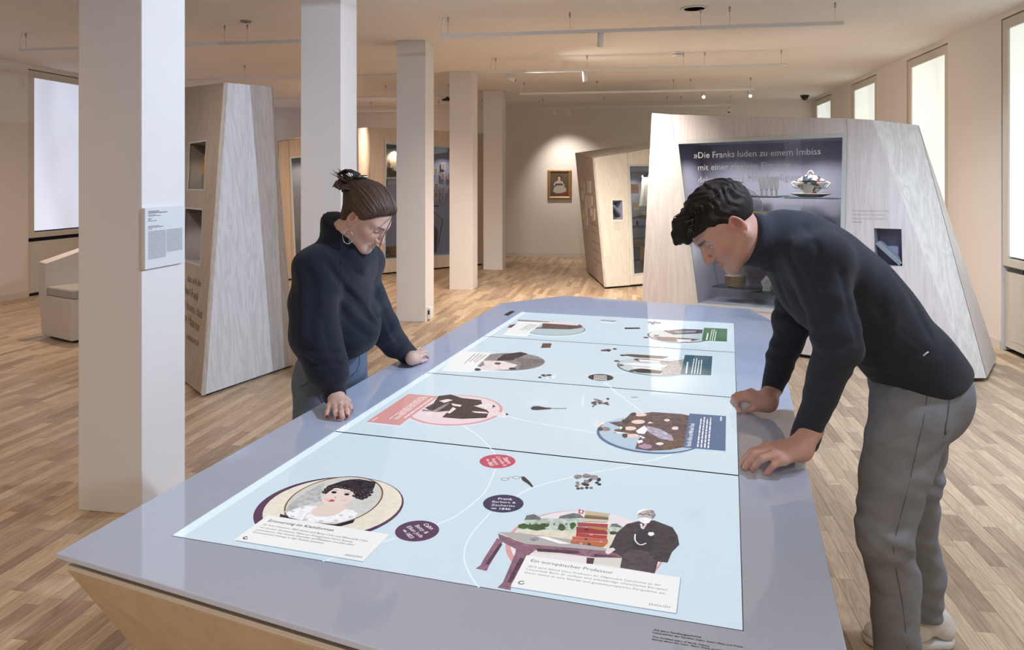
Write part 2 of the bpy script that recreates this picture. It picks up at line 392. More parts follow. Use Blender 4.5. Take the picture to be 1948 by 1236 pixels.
# ================================================================ ceiling fixtures
RAILM = M('rail_white', (.76, .75, .74), rough=.4, var=.02); STEEL = M('steel', (.45, .42, .40), rough=.3, metal=.9)
LENS = M('lamp_lens_lit', (.9, .9, .9), emit=(1, .9, .75, 1), es=14, var=0); LENSOFF = M('lamp_lens_dark', (.02, .02, .02), rough=.2)
RZ = CEIL-.185
def spotlamp(name, loc, target, energy, size=1.9, blend=1.0, col=WARM, rad=.05):
    l = bpy.data.lights.new(name, 'SPOT'); l.energy = energy; l.spot_size = size; l.spot_blend = blend; l.color = col; l.shadow_soft_size = rad
    o = bpy.data.objects.new(name, l); COL.objects.link(o); o.location = loc
    o.rotation_euler = (V(target)-V(loc)).to_track_quat('-Z', 'Y').to_euler(); return o
def head(parent, x, y, target, lit, cyl=.13, r=.028):
    """spot head clipped under the rail"""
    top = V((x, y, RZ-.02)); d = (V(target)-top).normalized(); c = top+V((0, 0, -.06))
    h = tube('spot_head', [c-d*cyl*.5, c+d*cyl*.5], r, RAILM, parent, 16)
    tube('bracket', [V((x, y, RZ)), c], .008, RAILM, h, 8)
    lathe('lens', c+d*(cyl*.5+.0005), [(0, 0), (r*.8, 0)], LENS if lit else LENSOFF, h, seg=16,
          ax=d.orthogonal().normalized(), ay=d.cross(d.orthogonal()).normalized(), az=d)
    return c+d*(cyl*.5+.01)
def track(label, y, x0, x1, hangers, heads, col=WARM):
    if x1 < -2: col = WARM2
    t = thing('track_light', label, 'track light', ((x0+x1)/2, y, RZ), 'suspended light tracks')
    box('rail', ((x0+x1)/2, y, RZ), (x1-x0, .036, .034), RAILM, t, bv=.003)
    for hx in hangers:
        tube('wire', [(hx, y, RZ+.015), (hx, y, CEIL)], .0016, STEEL, t, 5)
        tube('mount', [(hx, y, CEIL-.045), (hx, y, CEIL)], .009, STEEL, t, 8)
    tube('power_cable', [(x0+.01, y, RZ+.015), (x0+.0, y, RZ+.1), (x0+.02, y, CEIL)], .0035, RAILM, t, 6)
    for hx, tgt, e, lit, size in heads:
        c = head(t, hx, y, tgt, lit)
        if e: spotlamp('spot_lamp', c, tgt, e, size, col=col)
    return t
HG = lambda a, b: [a+.07, a+(b-a)*.34, a+(b-a)*.665, a+(b-a)*.735, b-.07]
E_ = P_SPOT
def tx(px, py, Y):      # world x of a pixel on the plane y=Y
    r = ray(px, py); t = (Y-CAM.y)/r.y; return CAM.x+r.x*t
ty = TRACK_Y[4]
x0, x1 = -1.87, 1.82
track('nearest white light track in view, one small spot near its middle', ty, x0, x1, HG(x0, x1), [(tx(1142, 70, ty), (-.6, 8.3, .2), E_*.8, True, 2.2)])
ty = TRACK_Y[5]
track('second white light track, tilted spot with a dark mouth and an upright spot', ty, x0, x1, HG(x0, x1), [(tx(972, 149, ty), (2.2, 9.4, 1.2), E_*.3, False, 2.0), (tx(1112, 143, ty), (-.4, 9.8, 0), E_, False, 2.4)])
ty = TRACK_Y[6]
track('third white light track with two glaring spots towards its right', ty, x0, x1, HG(x0, x1), [(tx(1338, 180, ty), (1.05, 7.6, .8), E_*1.6, True, 1.0), (tx(1426, 178, ty), (1.9, 7.4, .8), E_*1.6, True, 1.0)])
ty = TRACK_Y[7]
track('farthest white light track before the back wall, three little spots', ty, x0, x1, HG(x0, x1), [(tx(1053, 212, ty), (-1.3, YB, 1.25), 130, True, 1.5), (tx(1081, 210, ty), (0.2, 15.0, 0.2), 10, False, 1.6), (tx(1388, 204, ty), (1.0, 13.0, .6), E_*.6, False, 1.8)])
xl0, xl1 = -6.55, -2.95
lt = [None]*4+['light track over the far left corner, beside the first column', 'light track above the tall veneered display block, behind the nearer left track', 'left light track carrying a black shade', 'light track near the back wall above the vitrine with pictures']
for k in range(4, 8):
    ty = TRACK_Y[k]
    hs = {4: [(-5.6, (-6.2, 8, 0), E_*.4, False, 2.4)], 5: [(-4.0, (-4.2, 10.5, 0), E_*.45, False, 2.4)], 6: [(-5.2, (-5.2, 13, .2), E_*.5, False, 2.4)], 7: [(-4.5, (-4.4, 13.2, 1.0), E_*.6, False, 2.0)]}[k]
    track(lt[k], ty, xl0, xl1, HG(xl0, xl1) if k != 6 else HG(xl0, xl1)[:4]+[xl1-.12], hs)
# unseen further rows of the tracks over and behind the viewer, lamps added as fill
for k in range(0, 4):
    ty = TRACK_Y[k]
    for (a, b, e, sd) in ((x0, x1, 1.0, 'right'), (xl0, xl1, .7, 'left')):
        lb = '%s light track with added fill lamps, %s' % (sd, ['farthest behind the viewer', 'well behind the viewer', 'just above the viewer', 'over the near end of the display table'][k])
        hs = [(a+.9, (a+.7, ty+.6, 0), E_*e*.26, False, 2.6), (b-.9, (b-.6, ty+.6, 0), E_*e*.26, False, 2.6)]
        cl = WARM
        if sd == 'right' and k == 2: hs = [(b-.3, (-2.5, 4.2, 1.0), E_*.85, False, 1.9), (b-.1, (2.6, 3.2, 0), E_*.5, False, 2.2)]; cl = COOL  # unseen cool heads added to throw bluish light on the columns
        if sd == 'right' and k == 3: hs = [(b-.2, (-2.5, 4.6, 1.3), E_*.82, False, 1.7), (b-.08, (2.9, 5.6, 0), E_*.9, False, 2.2)]; cl = COOL  # added likewise, for the column sides and the right floor
        if sd == 'left': hs = [(h_[0], h_[1], h_[2]*.55, h_[3], h_[4]) for h_ in hs]
        t = track(lb, ty, a, b, HG(a, b), hs, cl)
# black shade on the third left track
q = V((tx(851, 187, TRACK_Y[6]), TRACK_Y[6], RZ))
s = thing('black_lamp_shade', 'flat black lamp shade under the left light track, half behind a column', 'lamp', q)
lathe('shade', q+V((0, 0, -.085)), [(.10, 0), (.085, .02), (.035, .04), (.012, .06), (0, .062)], BLACK, s, seg=20)
# loudspeaker, smoke detector, dome camera, grey disc standing in for a blurry dark spot
def ceil_at(px, py): return G(px, py, CEIL)
p = ceil_at(1321, 15.5); s = thing('ceiling_loudspeaker', 'round white loudspeaker set flush in the ceiling', 'loudspeaker', p)
lathe('ring', p, [(.095, -.001), (.125, -.001), (.125, -.012), (.115, -.016), (.10, -.012), (.095, -.006)], WHITE, s, seg=40)
lathe('grille', p, [(0, -.006), (.095, -.006)], M('grille_grey', (.66, .65, .63), rough=.7), s, seg=40)
p = ceil_at(1288, 99.5); s = thing('smoke_detector', 'white round smoke detector on the ceiling', 'smoke detector', p)
lathe('base_plate', p, [(.07, 0), (.07, -.02), (.055, -.022)], WHITE, s, seg=28)
lathe('chamber', p, [(.045, -.022), (.045, -.034), (.062, -.036), (.062, -.05), (.045, -.06), (0, -.062)], WHITE, s, seg=28)
p = ceil_at(1531, 181); s = thing('dome_camera', 'black dome camera on the ceiling in the far right corner', 'camera', p)
lathe('collar', p, [(.075, 0), (.08, -.03), (.066, -.035)], BLACK, s, seg=24)
lathe('dome', p, [(.066, -.035), (.06, -.065), (.035, -.09), (0, -.1)], M('dome_smoked', (.01, .01, .012), rough=.1), s, seg=24)
p = ceil_at(468, 40); s = thing('ceiling_disc', 'small grey disc in place of a blurry spot on the ceiling left of the second column', 'sensor', p)
lathe('disc', p, [(.055, 0), (.055, -.008), (.05, -.012), (0, -.012)], M('disc_grey', (.28, .25, .23), rough=.6), s, seg=24)
lathe('eye', p, [(.02, -.012), (.015, -.02), (0, -.023)], M('disc_knob', (.2, .18, .17), rough=.3), s, seg=16)
# ================================================================ interactive display table
TH = .2876; O2 = CW(-.7276, 1.5735, TZ); TA = FW*math.cos(TH)+RT*math.sin(TH); TB = RT*math.cos(TH)-FW*math.sin(TH)
SW, SL = 1.166, 2.7595
TP = Plane(O2, TB, TA)
def T(u, v, z=0.0): return O2+TB*u+TA*v+V((0, 0, z))
def TU(px, py):
    q = G(px, py, TZ)-O2; return (q.dot(TB), q.dot(TA))
VENEER = wood('veneer_whitewashed', (.74, .69, .67, 1), (.64, .58, .565, 1), scale=(9, 9, .8), rings=5)
VENEERP = wood('veneer_table', (.70, .56, .42, 1), (.62, .47, .34, 1), scale=(5, 5, 2.5), rings=2)
GLASSW = M('back_painted_glass', (.52, .585, .74), rough=.04, spec=.55, var=.01, coat=.3)
TABLE = thing('display_table', 'long faceted display table with lit screens under a grey glass top', 'table', CW(.1, 2.6, 0))
out = [G(*q, TZ) for q in ((107, 1051), (953.6, 576.7), (1074, 562), (1426.6, 587.6), (1474, 613), (1674, 1518))]
sl, sr = G(733.5, 698.8, TZ), G(1505.5, 760, TZ)
v2 = TU(812, 709)[1]
def seam(u):      # the joint between the two glass panes, straight across
    a = (sl-O2); b = (sr-O2); t = (u-a.dot(TB))/(b.dot(TB)-a.dot(TB)); return O2+a+(b-a)*t
g = .0015
def pane(name, pts):
    v, f = prism([p+V((0, 0, -.012)) for p in pts], [V(p) for p in pts]); o = fixn(mesh(name, v, f, GLASSW, TABLE)); bevel(o, .002); return o
eps = TA*g
pane('glass_top', [out[0], sl-eps, seam(0)-eps, T(0, 0), T(SW, 0), seam(SW)-eps, sr-eps, out[5]])
pane('glass_top', [sl+eps, out[1], out[2], out[3], out[4], sr+eps, seam(SW)+eps, T(SW, SL), T(0, SL), seam(0)+eps])
cen = CW(.12, 2.65, 0)
def inset(p, fx_, fd, z):
    r = V(p)-cen; return CW(.12+r.dot(RT)*fx_, 2.65+r.dot(FW)*fd, z)
gap0 = [inset(p, .955, .965, 0) for p in out]; top1 = [inset(p, .985, .99, 0) for p in out]; bot = [inset(p, .65, .72, 0) for p in out]
Z = lambda ps, z: [V((p.x, p.y, z)) for p in ps]
v, f = prism(Z(gap0, TZ-.030), Z(gap0, TZ-.0135)); fixn(mesh('shadow_gap', v, f, M('shadow_gap_dark', (.05, .045, .04), rough=.7), TABLE))
v, f = prism(Z(top1, TZ-.042), Z(top1, TZ-.030)); bevel(fixn(mesh('rim', v, f, M('rim_beige', (.62, .55, .47), rough=.5), TABLE)), .002)
v, f = prism(Z(bot, .035), Z(top1, TZ-.0425)); fixn(mesh('body', v, f, VENEERP, TABLE))
v, f = prism(Z([inset(p, .60, .68, 0) for p in out], 0), Z([inset(p, .60, .68, 0) for p in out], .035)); fixn(mesh('plinth', v, f, BLACK, TABLE))
# ---- screens
vs4 = [0, TU(637, 821)[1], TU(810, 711.5)[1], TU(919.7, 641)[1], SL]
vr4 = [0, TU(1407, 903)[1], TU(1400, 752.7)[1], TU(1398, 668)[1], SL]
vs4 = [(a+b)/2 for a, b in zip(vs4, vr4)]
SCR_C = C(203, 221, 234); SCRM = EM('paper_blue', SCR_C, 1.0)
def emgrad():
    return SCRM
SCREENS = []
box('screen_bed', T(SW/2, SL/2, -.016), (SW+.02, SL+.02, .006), BLACK, TABLE, ex=TB, ey=TA)
for k in range(4):
    g0, g1 = (.0035 if k else .001), (.0035 if k < 3 else .004)
    u0, u1 = .001, SW-.001
    v, f = boxv(T((u0+u1)/2, (vs4[k]+g0+vs4[k+1]-g1)/2, -.007), (u1-u0, vs4[k+1]-vs4[k]-g0-g1, .013), TB, TA)
    s = fixn(mesh('screen', v, f, SCRM, TABLE)); SCREENS.append(s); s.data.materials.append(BLACK)
    for pg in s.data.polygons:
        if pg.normal.z < .5: pg.material_index = 1
    s['label'] = ['lit screen nearest the viewer', 'lit screen with the blue and the pink text card', 'lit screen with the dark teal text card', 'lit screen at the far end with the green text card'][k]
# glow from the glass thickness, painted as a brighter strip along the left edge
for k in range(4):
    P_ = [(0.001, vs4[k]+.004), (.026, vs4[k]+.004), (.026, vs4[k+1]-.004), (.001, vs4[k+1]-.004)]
    mesh('edge_glow_strip', [T(a, b, .0001) for a, b in P_], [(0, 1, 2, 3)], EM('edge', C(222, 240, 248), 1.0), SCREENS[k])
# ---- pictures on the screens: flat shapes a hair above the glass
LAY = [0]
def gz(): LAY[0] += 1; return .0002+.000006*LAY[0]
def gpoly(k, name, pts, mat, z=None):
    z = gz() if z is None else z
    return fixup(mesh(name, [T(*TU(*p), z) for p in pts], [tuple(range(len(pts)))], mat, SCREENS[k]))
def fixup(o):
    if o.data.polygons[0].normal.z < 0: o.data.flip_normals()
    return o
def gdisc(k, name, c, r, mat, seg=48, uv=False, sx=1, ang=0):
    u, v = c if uv else TU(*c); z = gz(); ca, sa = math.cos(ang), math.sin(ang)
    pts = [(r*sx*math.cos(2*math.pi*i/seg), r*math.sin(2*math.pi*i/seg)) for i in range(seg)]
    return fixup(mesh(name, [T(u+x*ca-y*sa, v+x*sa+y*ca, z) for x, y in pts], [tuple(range(seg))], mat, SCREENS[k]))
def gline(k, name, pts, w, mat, smooth=6):
    """thin drawn line through pixel points"""
    P = [V((*TU(*p), 0)) for p in pts]; Q = []
    for i in range(len(P)-1):
        p0, p1, p2, p3 = P[max(i-1, 0)], P[i], P[i+1], P[min(i+2, len(P)-1)]
        for j in range(smooth):
            t = j/smooth; Q.append(.5*((2*p1)+(-p0+p2)*t+(2*p0-5*p1+4*p2-p3)*t*t+(-p0+3*p1-3*p2+p3)*t**3))
    Q.append(P[-1]); z = gz(); vs, fs = [], []
    for i, q in enumerate(Q):
        t = (Q[min(i+1, len(Q)-1)]-Q[max(i-1, 0)]).normalized(); nn = V((-t.y, t.x, 0))*w/2
        vs += [T(q.x+nn.x, q.y+nn.y, z), T(q.x-nn.x, q.y-nn.y, z)]
        if i: fs.append((2*i-2, 2*i-1, 2*i+1, 2*i))
    return fixup(mesh(name, vs, fs, mat, SCREENS[k]))
def gtext(k, s, p0, p1, mat, parent=None, bold=0.0, shear=0.0, squash=None, size=None, name='lettering', z=None):
    """one line of lettering from pixel p0 to pixel p1 along its base line"""
    a, b = V((*TU(*p0), 0)), V((*TU(*p1), 0)); e = (b-a).normalized(); n_ = V((-e.y, e.x, 0))
    z = gz() if z is None else z
    return text(name, s, T(a.x, a.y, z), TB*e.x+TA*e.y, TB*n_.x+TA*n_.y, mat, SCREENS[k] if parent is None else parent, width=(b-a).length, size=size, bold=bold, shear=shear)
def gbars(k, name, quad, nlines, mat, fill=.5, seed=1, ragged=.25, z=None):
    """unreadable small print inside a quad: corners start/end of first line, end/start of last"""
    q = [V((*TU(*p), 0)) for p in quad]; r = random.Random(seed); vs, fs = [], []; z = gz() if z is None else z
    for i in range(nlines):
        t0 = i/nlines; t1 = (i+fill)/nlines; x = 0; end = 1-(r.uniform(0, ragged))
        while x < end:
            w_ = r.uniform(.05, .16); x2 = min(x+w_, end); kk = len(vs)
            for (s_, t_) in ((x, t0), (x2, t0), (x2, t1), (x, t1)):
                p = (q[0].lerp(q[1], s_)).lerp(q[3].lerp(q[2], s_), t_); vs.append(T(p.x, p.y, z))
            fs.append((kk, kk+1, kk+2, kk+3)); x = x2+.02
    return mesh(name, vs, fs, mat, SCREENS[k])
def crop(ox, oy, s): return lambda pts: [(ox+x/s, oy+y/s) for x, y in pts]
# ================================================================ display cases
from mathutils.geometry import tessellate_polygon
FRM = M('vitrine_frame_grey_green', (.58, .62, .60), rough=.4, var=.02); BLUEIN = M('vitrine_lining_blue_grey', (.36, .37, .49), rough=.7, var=.03)
PANE = glass('vitrine_glass', (.95, .96, .97), 1.0); SHELFG = glass('shelf_glass', (.80, .90, .88), 1.2); SHELFE = M('shelf_glass_edge', (.05, .19, .17), rough=.15)
def slabh(name, pl, outer, holes, t, mat, parent, n=0.0):
    loops = [list(outer)]+[list(h) for h in holes]
    tri = tessellate_polygon([[V((a, b, 0)) for a, b in l] for l in loops]); flat = [p for l in loops for p in l]; N_ = len(flat)
    vs = [pl.at(a, b, n) for a, b in flat]+[pl.at(a, b, n-t) for a, b in flat]; fs = [tuple(q) for q in tri]+[tuple(N_+i for i in q[::-1]) for q in tri]
    k = 0
    for l in loops:
        m = len(l); fs += [(k+i, k+(i+1) % m, N_+k+(i+1) % m, N_+k+i) for i in range(m)]; k += m
    return fixn(mesh(name, vs, fs, mat, parent))
def shrink(q, e):
    c = (sum(p[0] for p in q)/len(q), sum(p[1] for p in q)/len(q)); m = len(q); r = []
    for i in range(m):
        p0, p, p1 = V(q[i-1]).to_2d(), V(q[i]).to_2d(), V(q[(i+1) % m]).to_2d()
        a = (p0-p).normalized(); b = (p1-p).normalized(); d = (a+b); s = abs(a.x*b.y-a.y*b.x); r.append(tuple(p+d*(e/max(s, .2))))
    return r
def recess(name, pl, q, depth, mat, parent, n=0.0, back=1.0):
    c = (sum(p[0] for p in q)/4, sum(p[1] for p in q)/4); qb = [(c[0]+(p[0]-c[0])*back, c[1]+(p[1]-c[1])*back) for p in q]
    vs = [pl.at(a, b, n) for a, b in q]+[pl.at(a, b, n-depth) for a, b in qb]+[pl.at(a, b, n-depth-.01) for a, b in qb]
    return mesh(name, vs, [(4, 5, 6, 7)]+[(i, (i+1) % 4, 4+(i+1) % 4, 4+i) for i in range(4)], mat, parent)
def lamp(name, loc, e, col=(1, .9, .78), size=.12, tgt=None, sy=None, axd=None):
    """small spots in the top of a case, spread over its width; also added fill spots lower down"""
    n_ = 3 if sy else 1; ax_ = size if sy else 0
    for i in range(n_):
        l = bpy.data.lights.new(name, 'SPOT'); l.energy = e*9/n_ if sy else e*4; l.color = col; l.spot_size = 2.5; l.spot_blend = .8; l.shadow_soft_size = .02
        o = bpy.data.objects.new(name, l); COL.objects.link(o); o.location = V(loc)+(V(axd)*(ax_*(i/(n_-1)-.5)) if n_ > 1 else V((0, 0, 0)))
def up(p, z): return V((p.x, p.y, z))
# ---------------------------------------------------------------- B: the large case behind the young man
b0, b1 = CW(1.335, 7.665, .035), CW(3.684, 5.825, .035)
PB = Plane(b0, b1-b0, (0, 0, 1)); h = PB.hit
CASE_B = thing('porcelain_display_case', 'large slanted pale wooden display case with porcelain behind glass', 'display case', up((b0+b1)/2, 0))
BL, TL, TR, BR = (0, 0), h(1240, 215), h(1660, 228), (h(1847, 733)[0], 0)
oTL, oTR, oBR, oBL = h(1283, 267), h(1612, 252.5), h(1604, 606), h(1322, 583)
s0, s1 = h(1277, 217.5), h(1610, 225)
sb0, sb1 = (oBL[0]+.02, 0), (oBR[0]-.01, 0)
e = .0018
slab('panel', PB, [BL, (sb0[0]-e, 0), (oBL[0]-e, oBL[1]), (oTL[0]-e, oTL[1]), (s0[0]-e, s0[1]), TL], .022, VENEER, CASE_B, bv=.001)
slab('panel', PB, [(oTL[0]+e, oTL[1]), (oTR[0]-e, oTR[1]), (s1[0]-e, s1[1]), (s0[0]+e, s0[1])], .022, VENEER, CASE_B, bv=.001)
slab('panel', PB, [(sb0[0]+e, 0), (sb1[0]-e, 0), (oBR[0]-e, oBR[1]-e), (oBL[0]+e, oBL[1]-e)], .022, VENEER, CASE_B, bv=.001)
NB = [h(1664.5, 506), h(1716.6, 506), h(1715, 435.7), h(1662.6, 434)]
slabh('panel', PB, [(sb1[0]+e, 0), BR, TR, (s1[0]+e, s1[1]), (oTR[0]+e, oTR[1]), (oBR[0]+e, oBR[1])], [NB], .022, VENEER, CASE_B)
recess('niche', PB, NB, .2, BLUEIN, CASE_B, -.001)
opn = [oBL, oBR, oTR, oTL]
slabh('frame', PB, opn, [shrink(opn, .038)], .03, FRM, CASE_B, .004)
inn = shrink(opn, .038)
recess('lining', PB, inn, .50, BLUEIN, CASE_B, -.02, 1.0)
PANE_B = slab('glass_pane', PB, inn, .006, PANE, CASE_B, -.004)
FB = CW(*((lambda d: ((1877-CX)/FOC*d, d))(5.865)), .035)
TR3, BR3 = PB.at(*TR), PB.at(*BR); PR = Plane(BR3, FB-BR3, TR3-BR3)
FT = PR.pt(1747, 238); TL3, BL3 = PB.at(*TL), PB.at(*BL)
BLb, TLb = BL3-PB.n*1.15+PB.e1*.25, TL3-PB.n*.9+PB.e1*.35; BRb = FB-PB.n*.8; FTb = FT-PB.n*.6-PB.e1*.1
mesh('side_panel', [BR3, FB, FT, TR3, BR3-PB.n*.02-PB.e1*.012, FB-PB.n*.02-PB.e1*.012, FT-PB.n*.02-PB.e1*.012, TR3-PB.n*.02-PB.e1*.012], [(0, 1, 2, 3), (4, 7, 6, 5), (0, 4, 5, 1), (1, 5, 6, 2), (2, 6, 7, 3), (3, 7, 4, 0)],
     wood('veneer_pale', (.74, .71, .66, 1), (.60, .56, .51, 1), scale=(9, 9, .7), rings=5), CASE_B)
k = .0225
vs = [BL3-PB.n*k, BLb, BRb, FB-PB.n*.02, TL3-PB.n*k, TLb, FTb, FT-PB.n*.02, TR3-PB.n*k]
mesh('casing', vs, [(0, 4, 5, 1), (1, 5, 6, 2), (2, 6, 7, 3), (4, 8, 7, 6, 5)], VENEER, CASE_B)
pf = [PB.at(.04, -.033, -.05), PB.at(BR[0]-.05, -.033, -.05), FB-PB.n*.1-PB.e1*.08, BRb-PB.e1*.1, BLb+PB.e1*.05]
v, f = prism([up(p, 0.0) for p in pf], [up(p, .036) for p in pf]); fixn(mesh('plinth', v, f, BLACK, CASE_B))
lamp('vitrine_lamp', PB.at((inn[0][0]+inn[2][0])/2-.05, inn[2][1]-.03, -.14), 6, (1, .93, .86), .9, sy=.2, axd=PB.e1)
lamp('shelf_fill_spot', PB.at(inn[0][0]+.12, 1.05, -.06), .9, (1, .92, .82), .1); lamp('shelf_fill_spot', PB.at(inn[0][0]+.75, 1.05, -.06), .9, (1, .92, .82), .1)  # fill spots added at mid height to brighten the plates
# lettering on the glass and on the panel
LET = M('lettering_grey', (.60, .60, .66), rough=.6, var=0)
def ltext(pl, s, p0, p1, mat, parent, n, size=None, bold=0.0, shear=0.0, name='lettering', thin=None):
    a, b = pl.hit(*p0, n), pl.hit(*p1, n); d = V((b[0]-a[0], b[1]-a[1], 0)); L_ = d.length; d.normalize()
    ex = pl.e1*d.x+pl.e2*d.y; ey = pl.e2*d.x-pl.e1*d.y
    return text(name, s, pl.at(*a, n), ex, ey, mat, parent, width=L_, size=size, bold=bold, shear=shear)
ltext(PB, '»Die Franks luden zu einem Imbiss', (1320, 301), (1561, 293.5), LET, PANE_B, .003)
ltext(PB, 'mit einer riesigen Eistorte,', (1328, 324), (1507, 319), LET, PANE_B, .003)
ltext(PB, 'dekoriert mit Märchenfiguren.«', (1328, 347.5), (1548, 342), LET, PANE_B, .003)
INKB = M('lettering_taupe', (.30, .27, .25), rough=.7, var=0)
ltext(PB, '“The Franks had a big luncheon with', (1619, 402), (1691, 402.8), INKB, CASE_B, .001, shear=.25)
ltext(PB, 'an enormous ice-cream gateau', (1620.5, 409.3), (1682, 410), INKB, CASE_B, .001, shear=.25)
ltext(PB, 'decorated with fairy-tale figures.”', (1620.5, 416.8), (1688, 417.5), INKB, CASE_B, .001, shear=.25)
bars(PB, 'source_line', [(h(1620.5, 422)[0], h(1640, 422)[0], h(1620, 422.5)[1])], .006, INKB, CASE_B, .001)
# shelves
def shelf(pl, a0_, a1_, z, n0, n1, parent, t=.008):
    o = slab('glass_shelf', Plane(pl.at(0, z, 0), pl.e1, pl.n), [], 0, None) if 0 else None
    v, f = boxv(pl.at((a0_+a1_)/2, z, (n0+n1)/2), (a1_-a0_, abs(n1-n0), t), pl.e1, pl.n, V((0, 0, 1)))
    s_ = fixn(mesh('glass_shelf', v, f, SHELFG, parent))
    v, f = boxv(pl.at((a0_+a1_)/2, z, n1+.0012), (a1_-a0_, .002, t), pl.e1, pl.n, V((0, 0, 1))); fixn(mesh('front_edge', v, f, SHELFE, s_))
    return s_
def sa(px, py, n): return h(px, py, n)[0]
zu = h(1540, 377, -.12)[1]
SHB = []
shelf(PB, sa(1395, 373, -.3), sa(1438, 373, -.3), zu+.012, -.46, -.22, CASE_B); shelf(PB, sa(1423, 376, -.14), sa(1484, 376, -.14), zu+.004, -.40, -.12, CASE_B)
shelf(PB, sa(1484, 374, -.3), sa(1506, 374, -.3), zu+.012, -.46, -.26, CASE_B); shelf(PB, sa(1493, 377, -.12), sa(1597, 377, -.12), zu, -.42, -.10, CASE_B)
zm = h(1420, 505, -.25)[1]; shelf(PB, sa(1392, 505, -.25), sa(1470, 508, -.25), zm, -.45, -.18, CASE_B)
zl = h(1420, 550, -.2)[1]; shelf(PB, sa(1357, 545, -.2), sa(1446, 550, -.2), zl, -.45, -.16, CASE_B); shelf(PB, sa(1428, 552, -.12), sa(1500, 557, -.12), zl-.012, -.40, -.10, CASE_B)
zr = h(1590, 444, -.2)[1]; shelf(PB, sa(1575, 444, -.2), sa(1601, 444, -.2), zr, -.42, -.14, CASE_B)
# porcelain
def speckle(name, base, cols, scale=26):
    m = M(name, base, rough=.12, spec=.6, var=.01, coat=.4); N, L = nt(m); b = N['Principled BSDF']
    tc = N.new('ShaderNodeTexCoord'); vo = N.new('ShaderNodeTexVoronoi'); vo.inputs['Scale'].default_value = scale; L.new(tc.outputs['Object'], vo.inputs['Vector'])
    n_ = N.new('ShaderNodeTexNoise'); n_.inputs['Scale'].default_value = scale*.45; L.new(tc.outputs['Object'], n_.inputs[0])
    rp = N.new('ShaderNodeValToRGB'); rp.color_ramp.interpolation = 'CONSTANT'; el = rp.color_ramp.elements
    el[0].color = cols[0]; el[1].position = .5; el[1].color = cols[1]; x = el.new(.72); x.color = cols[2]
    sp = N.new('ShaderNodeSeparateColor'); L.new(vo.outputs['Color'], sp.inputs[0]); L.new(sp.outputs[0], rp.inputs[0])
    lt_ = N.new('ShaderNodeMath'); lt_.operation = 'GREATER_THAN'; lt_.inputs[1].default_value = .525; L.new(n_.outputs[0], lt_.inputs[0])
    mx = N.new('ShaderNodeMix'); mx.data_type = 'RGBA'; mx.inputs[6].default_value = base+(1,); L.new(lt_.outputs[0], mx.inputs[0]); L.new(rp.outputs[0], mx.inputs[7])
    L.new(mx.outputs[2], b.inputs['Base Color']); return m
PORC = M('porcelain_cream', (.82, .77, .66), rough=.15, spec=.6, var=.02, coat=.4); GOLD = M('gilt', (.78, .55, .25), rough=.22, metal=1.0)
PATT = speckle('porcelain_painted', (.84, .79, .69), [(.03, .04, .09, 1), (.30, .06, .05, 1), (.08, .12, .08, 1)])
CRYS = M('cut_crystal', (.93, .93, .95), rough=.08, trans=.92, spec=.7, var=0, emit=(1, .97, .9, 1), es=.04)
tc_ = PB.at(*((sa(1542, 370, -.26)), zu+.004), -.26)
tu = thing('soup_tureen', 'painted porcelain soup tureen with lid on the glass shelf', 'tureen', tc_)
lathe('under_plate', tc_, [(.0, .004), (.10, .004), (.115, .01), (.165, .028), (.185, .036), (.183, .040), (.12, .018), (0, .012)], PORC, tu, seg=40, ax=PB.e1, ay=PB.n, sx=1.0, sy=.78)
lathe('bowl', tc_, [(.0, .014), (.065, .014), (.062, .03), (.052, .042), (.075, .062), (.108, .09), (.128, .118), (.135, .138), (.13, .148), (.12, .146)], PATT, tu, seg=40, ax=PB.e1, ay=PB.n, sx=1.0, sy=.78)
ld = lathe('lid', tc_, [(.133, .149), (.126, .162), (.10, .18), (.075, .195), (.045, .21), (.018, .216), (0, .218)], PATT, tu, seg=40, ax=PB.e1, ay=PB.n, sx=1.0, sy=.78)
tube('knob', [tc_+PB.e1*(.026*math.cos(a))+V((0, 0, .214+.034*math.sin(a))) for a in np.linspace(0, math.pi, 9)], .0055, PORC, ld)
for sg in (-1, 1):
    tube('handle', [tc_+PB.e1*sg*x+V((0, 0, z)) for x, z in ((.122, .139), (.155, .142), (.172, .13), (.160, .108), (.140, .092), (.112, .085))], [.009, .010, .011, .010, .009, .008], PORC, tu)
def goblet(px, n, i, hgt=.178):
    p = PB.at(sa(px, 373, n), zu+.008, n)
    o = lathe('crystal_glass', p, [(r, z*hgt/.18) for r, z in [(0, .0), (.027, .0), (.028, .004), (.012, .012), (.007, .022), (.011, .030), (.007, .038), (.012, .05), (.017, .08), (.021, .12), (.026, .165), (.028, .18), (.0265, .18), (.019, .12), (.012, .07), (0, .058)]], CRYS, loc=p, seg=14, smooth=False)
    tag(o, ['leftmost tall crystal glass on the upper glass shelf', 'second crystal glass from the left in the vitrine', 'third crystal glass from the left in the vitrine', 'rightmost crystal glass, nearest the tureen'][i], 'glass', 'crystal glasses in the vitrine')
for i, (px, n_) in enumerate(((1449, -.24), (1458, -.33), (1468, -.2), (1477, -.29))): goblet(px, n_, i)
p = PB.at(sa(1396.5, 371, -.34), zu+.018, -.34); cs = thing('cake_stand', 'small glass bowl on a gilt stem beside the crystal glasses', 'cake stand', p)
lathe('stem', p, [(0, 0), (.035, 0), (.036, .006), (.022, .014), (.010, .03), (.016, .045), (.009, .056), (.014, .07), (.008, .082), (.014, .094), (.009, .10), (0, .10)], GOLD, cs, seg=20)
lathe('bowl', p, [(0, .10), (.03, .103), (.07, .114), (.092, .126), (.094, .129), (.07, .118), (.03, .108), (0, .106)], CRYS, cs, seg=28, rim=lambda a, r, z: 1+.04*math.cos(12*a)*(r > .06))
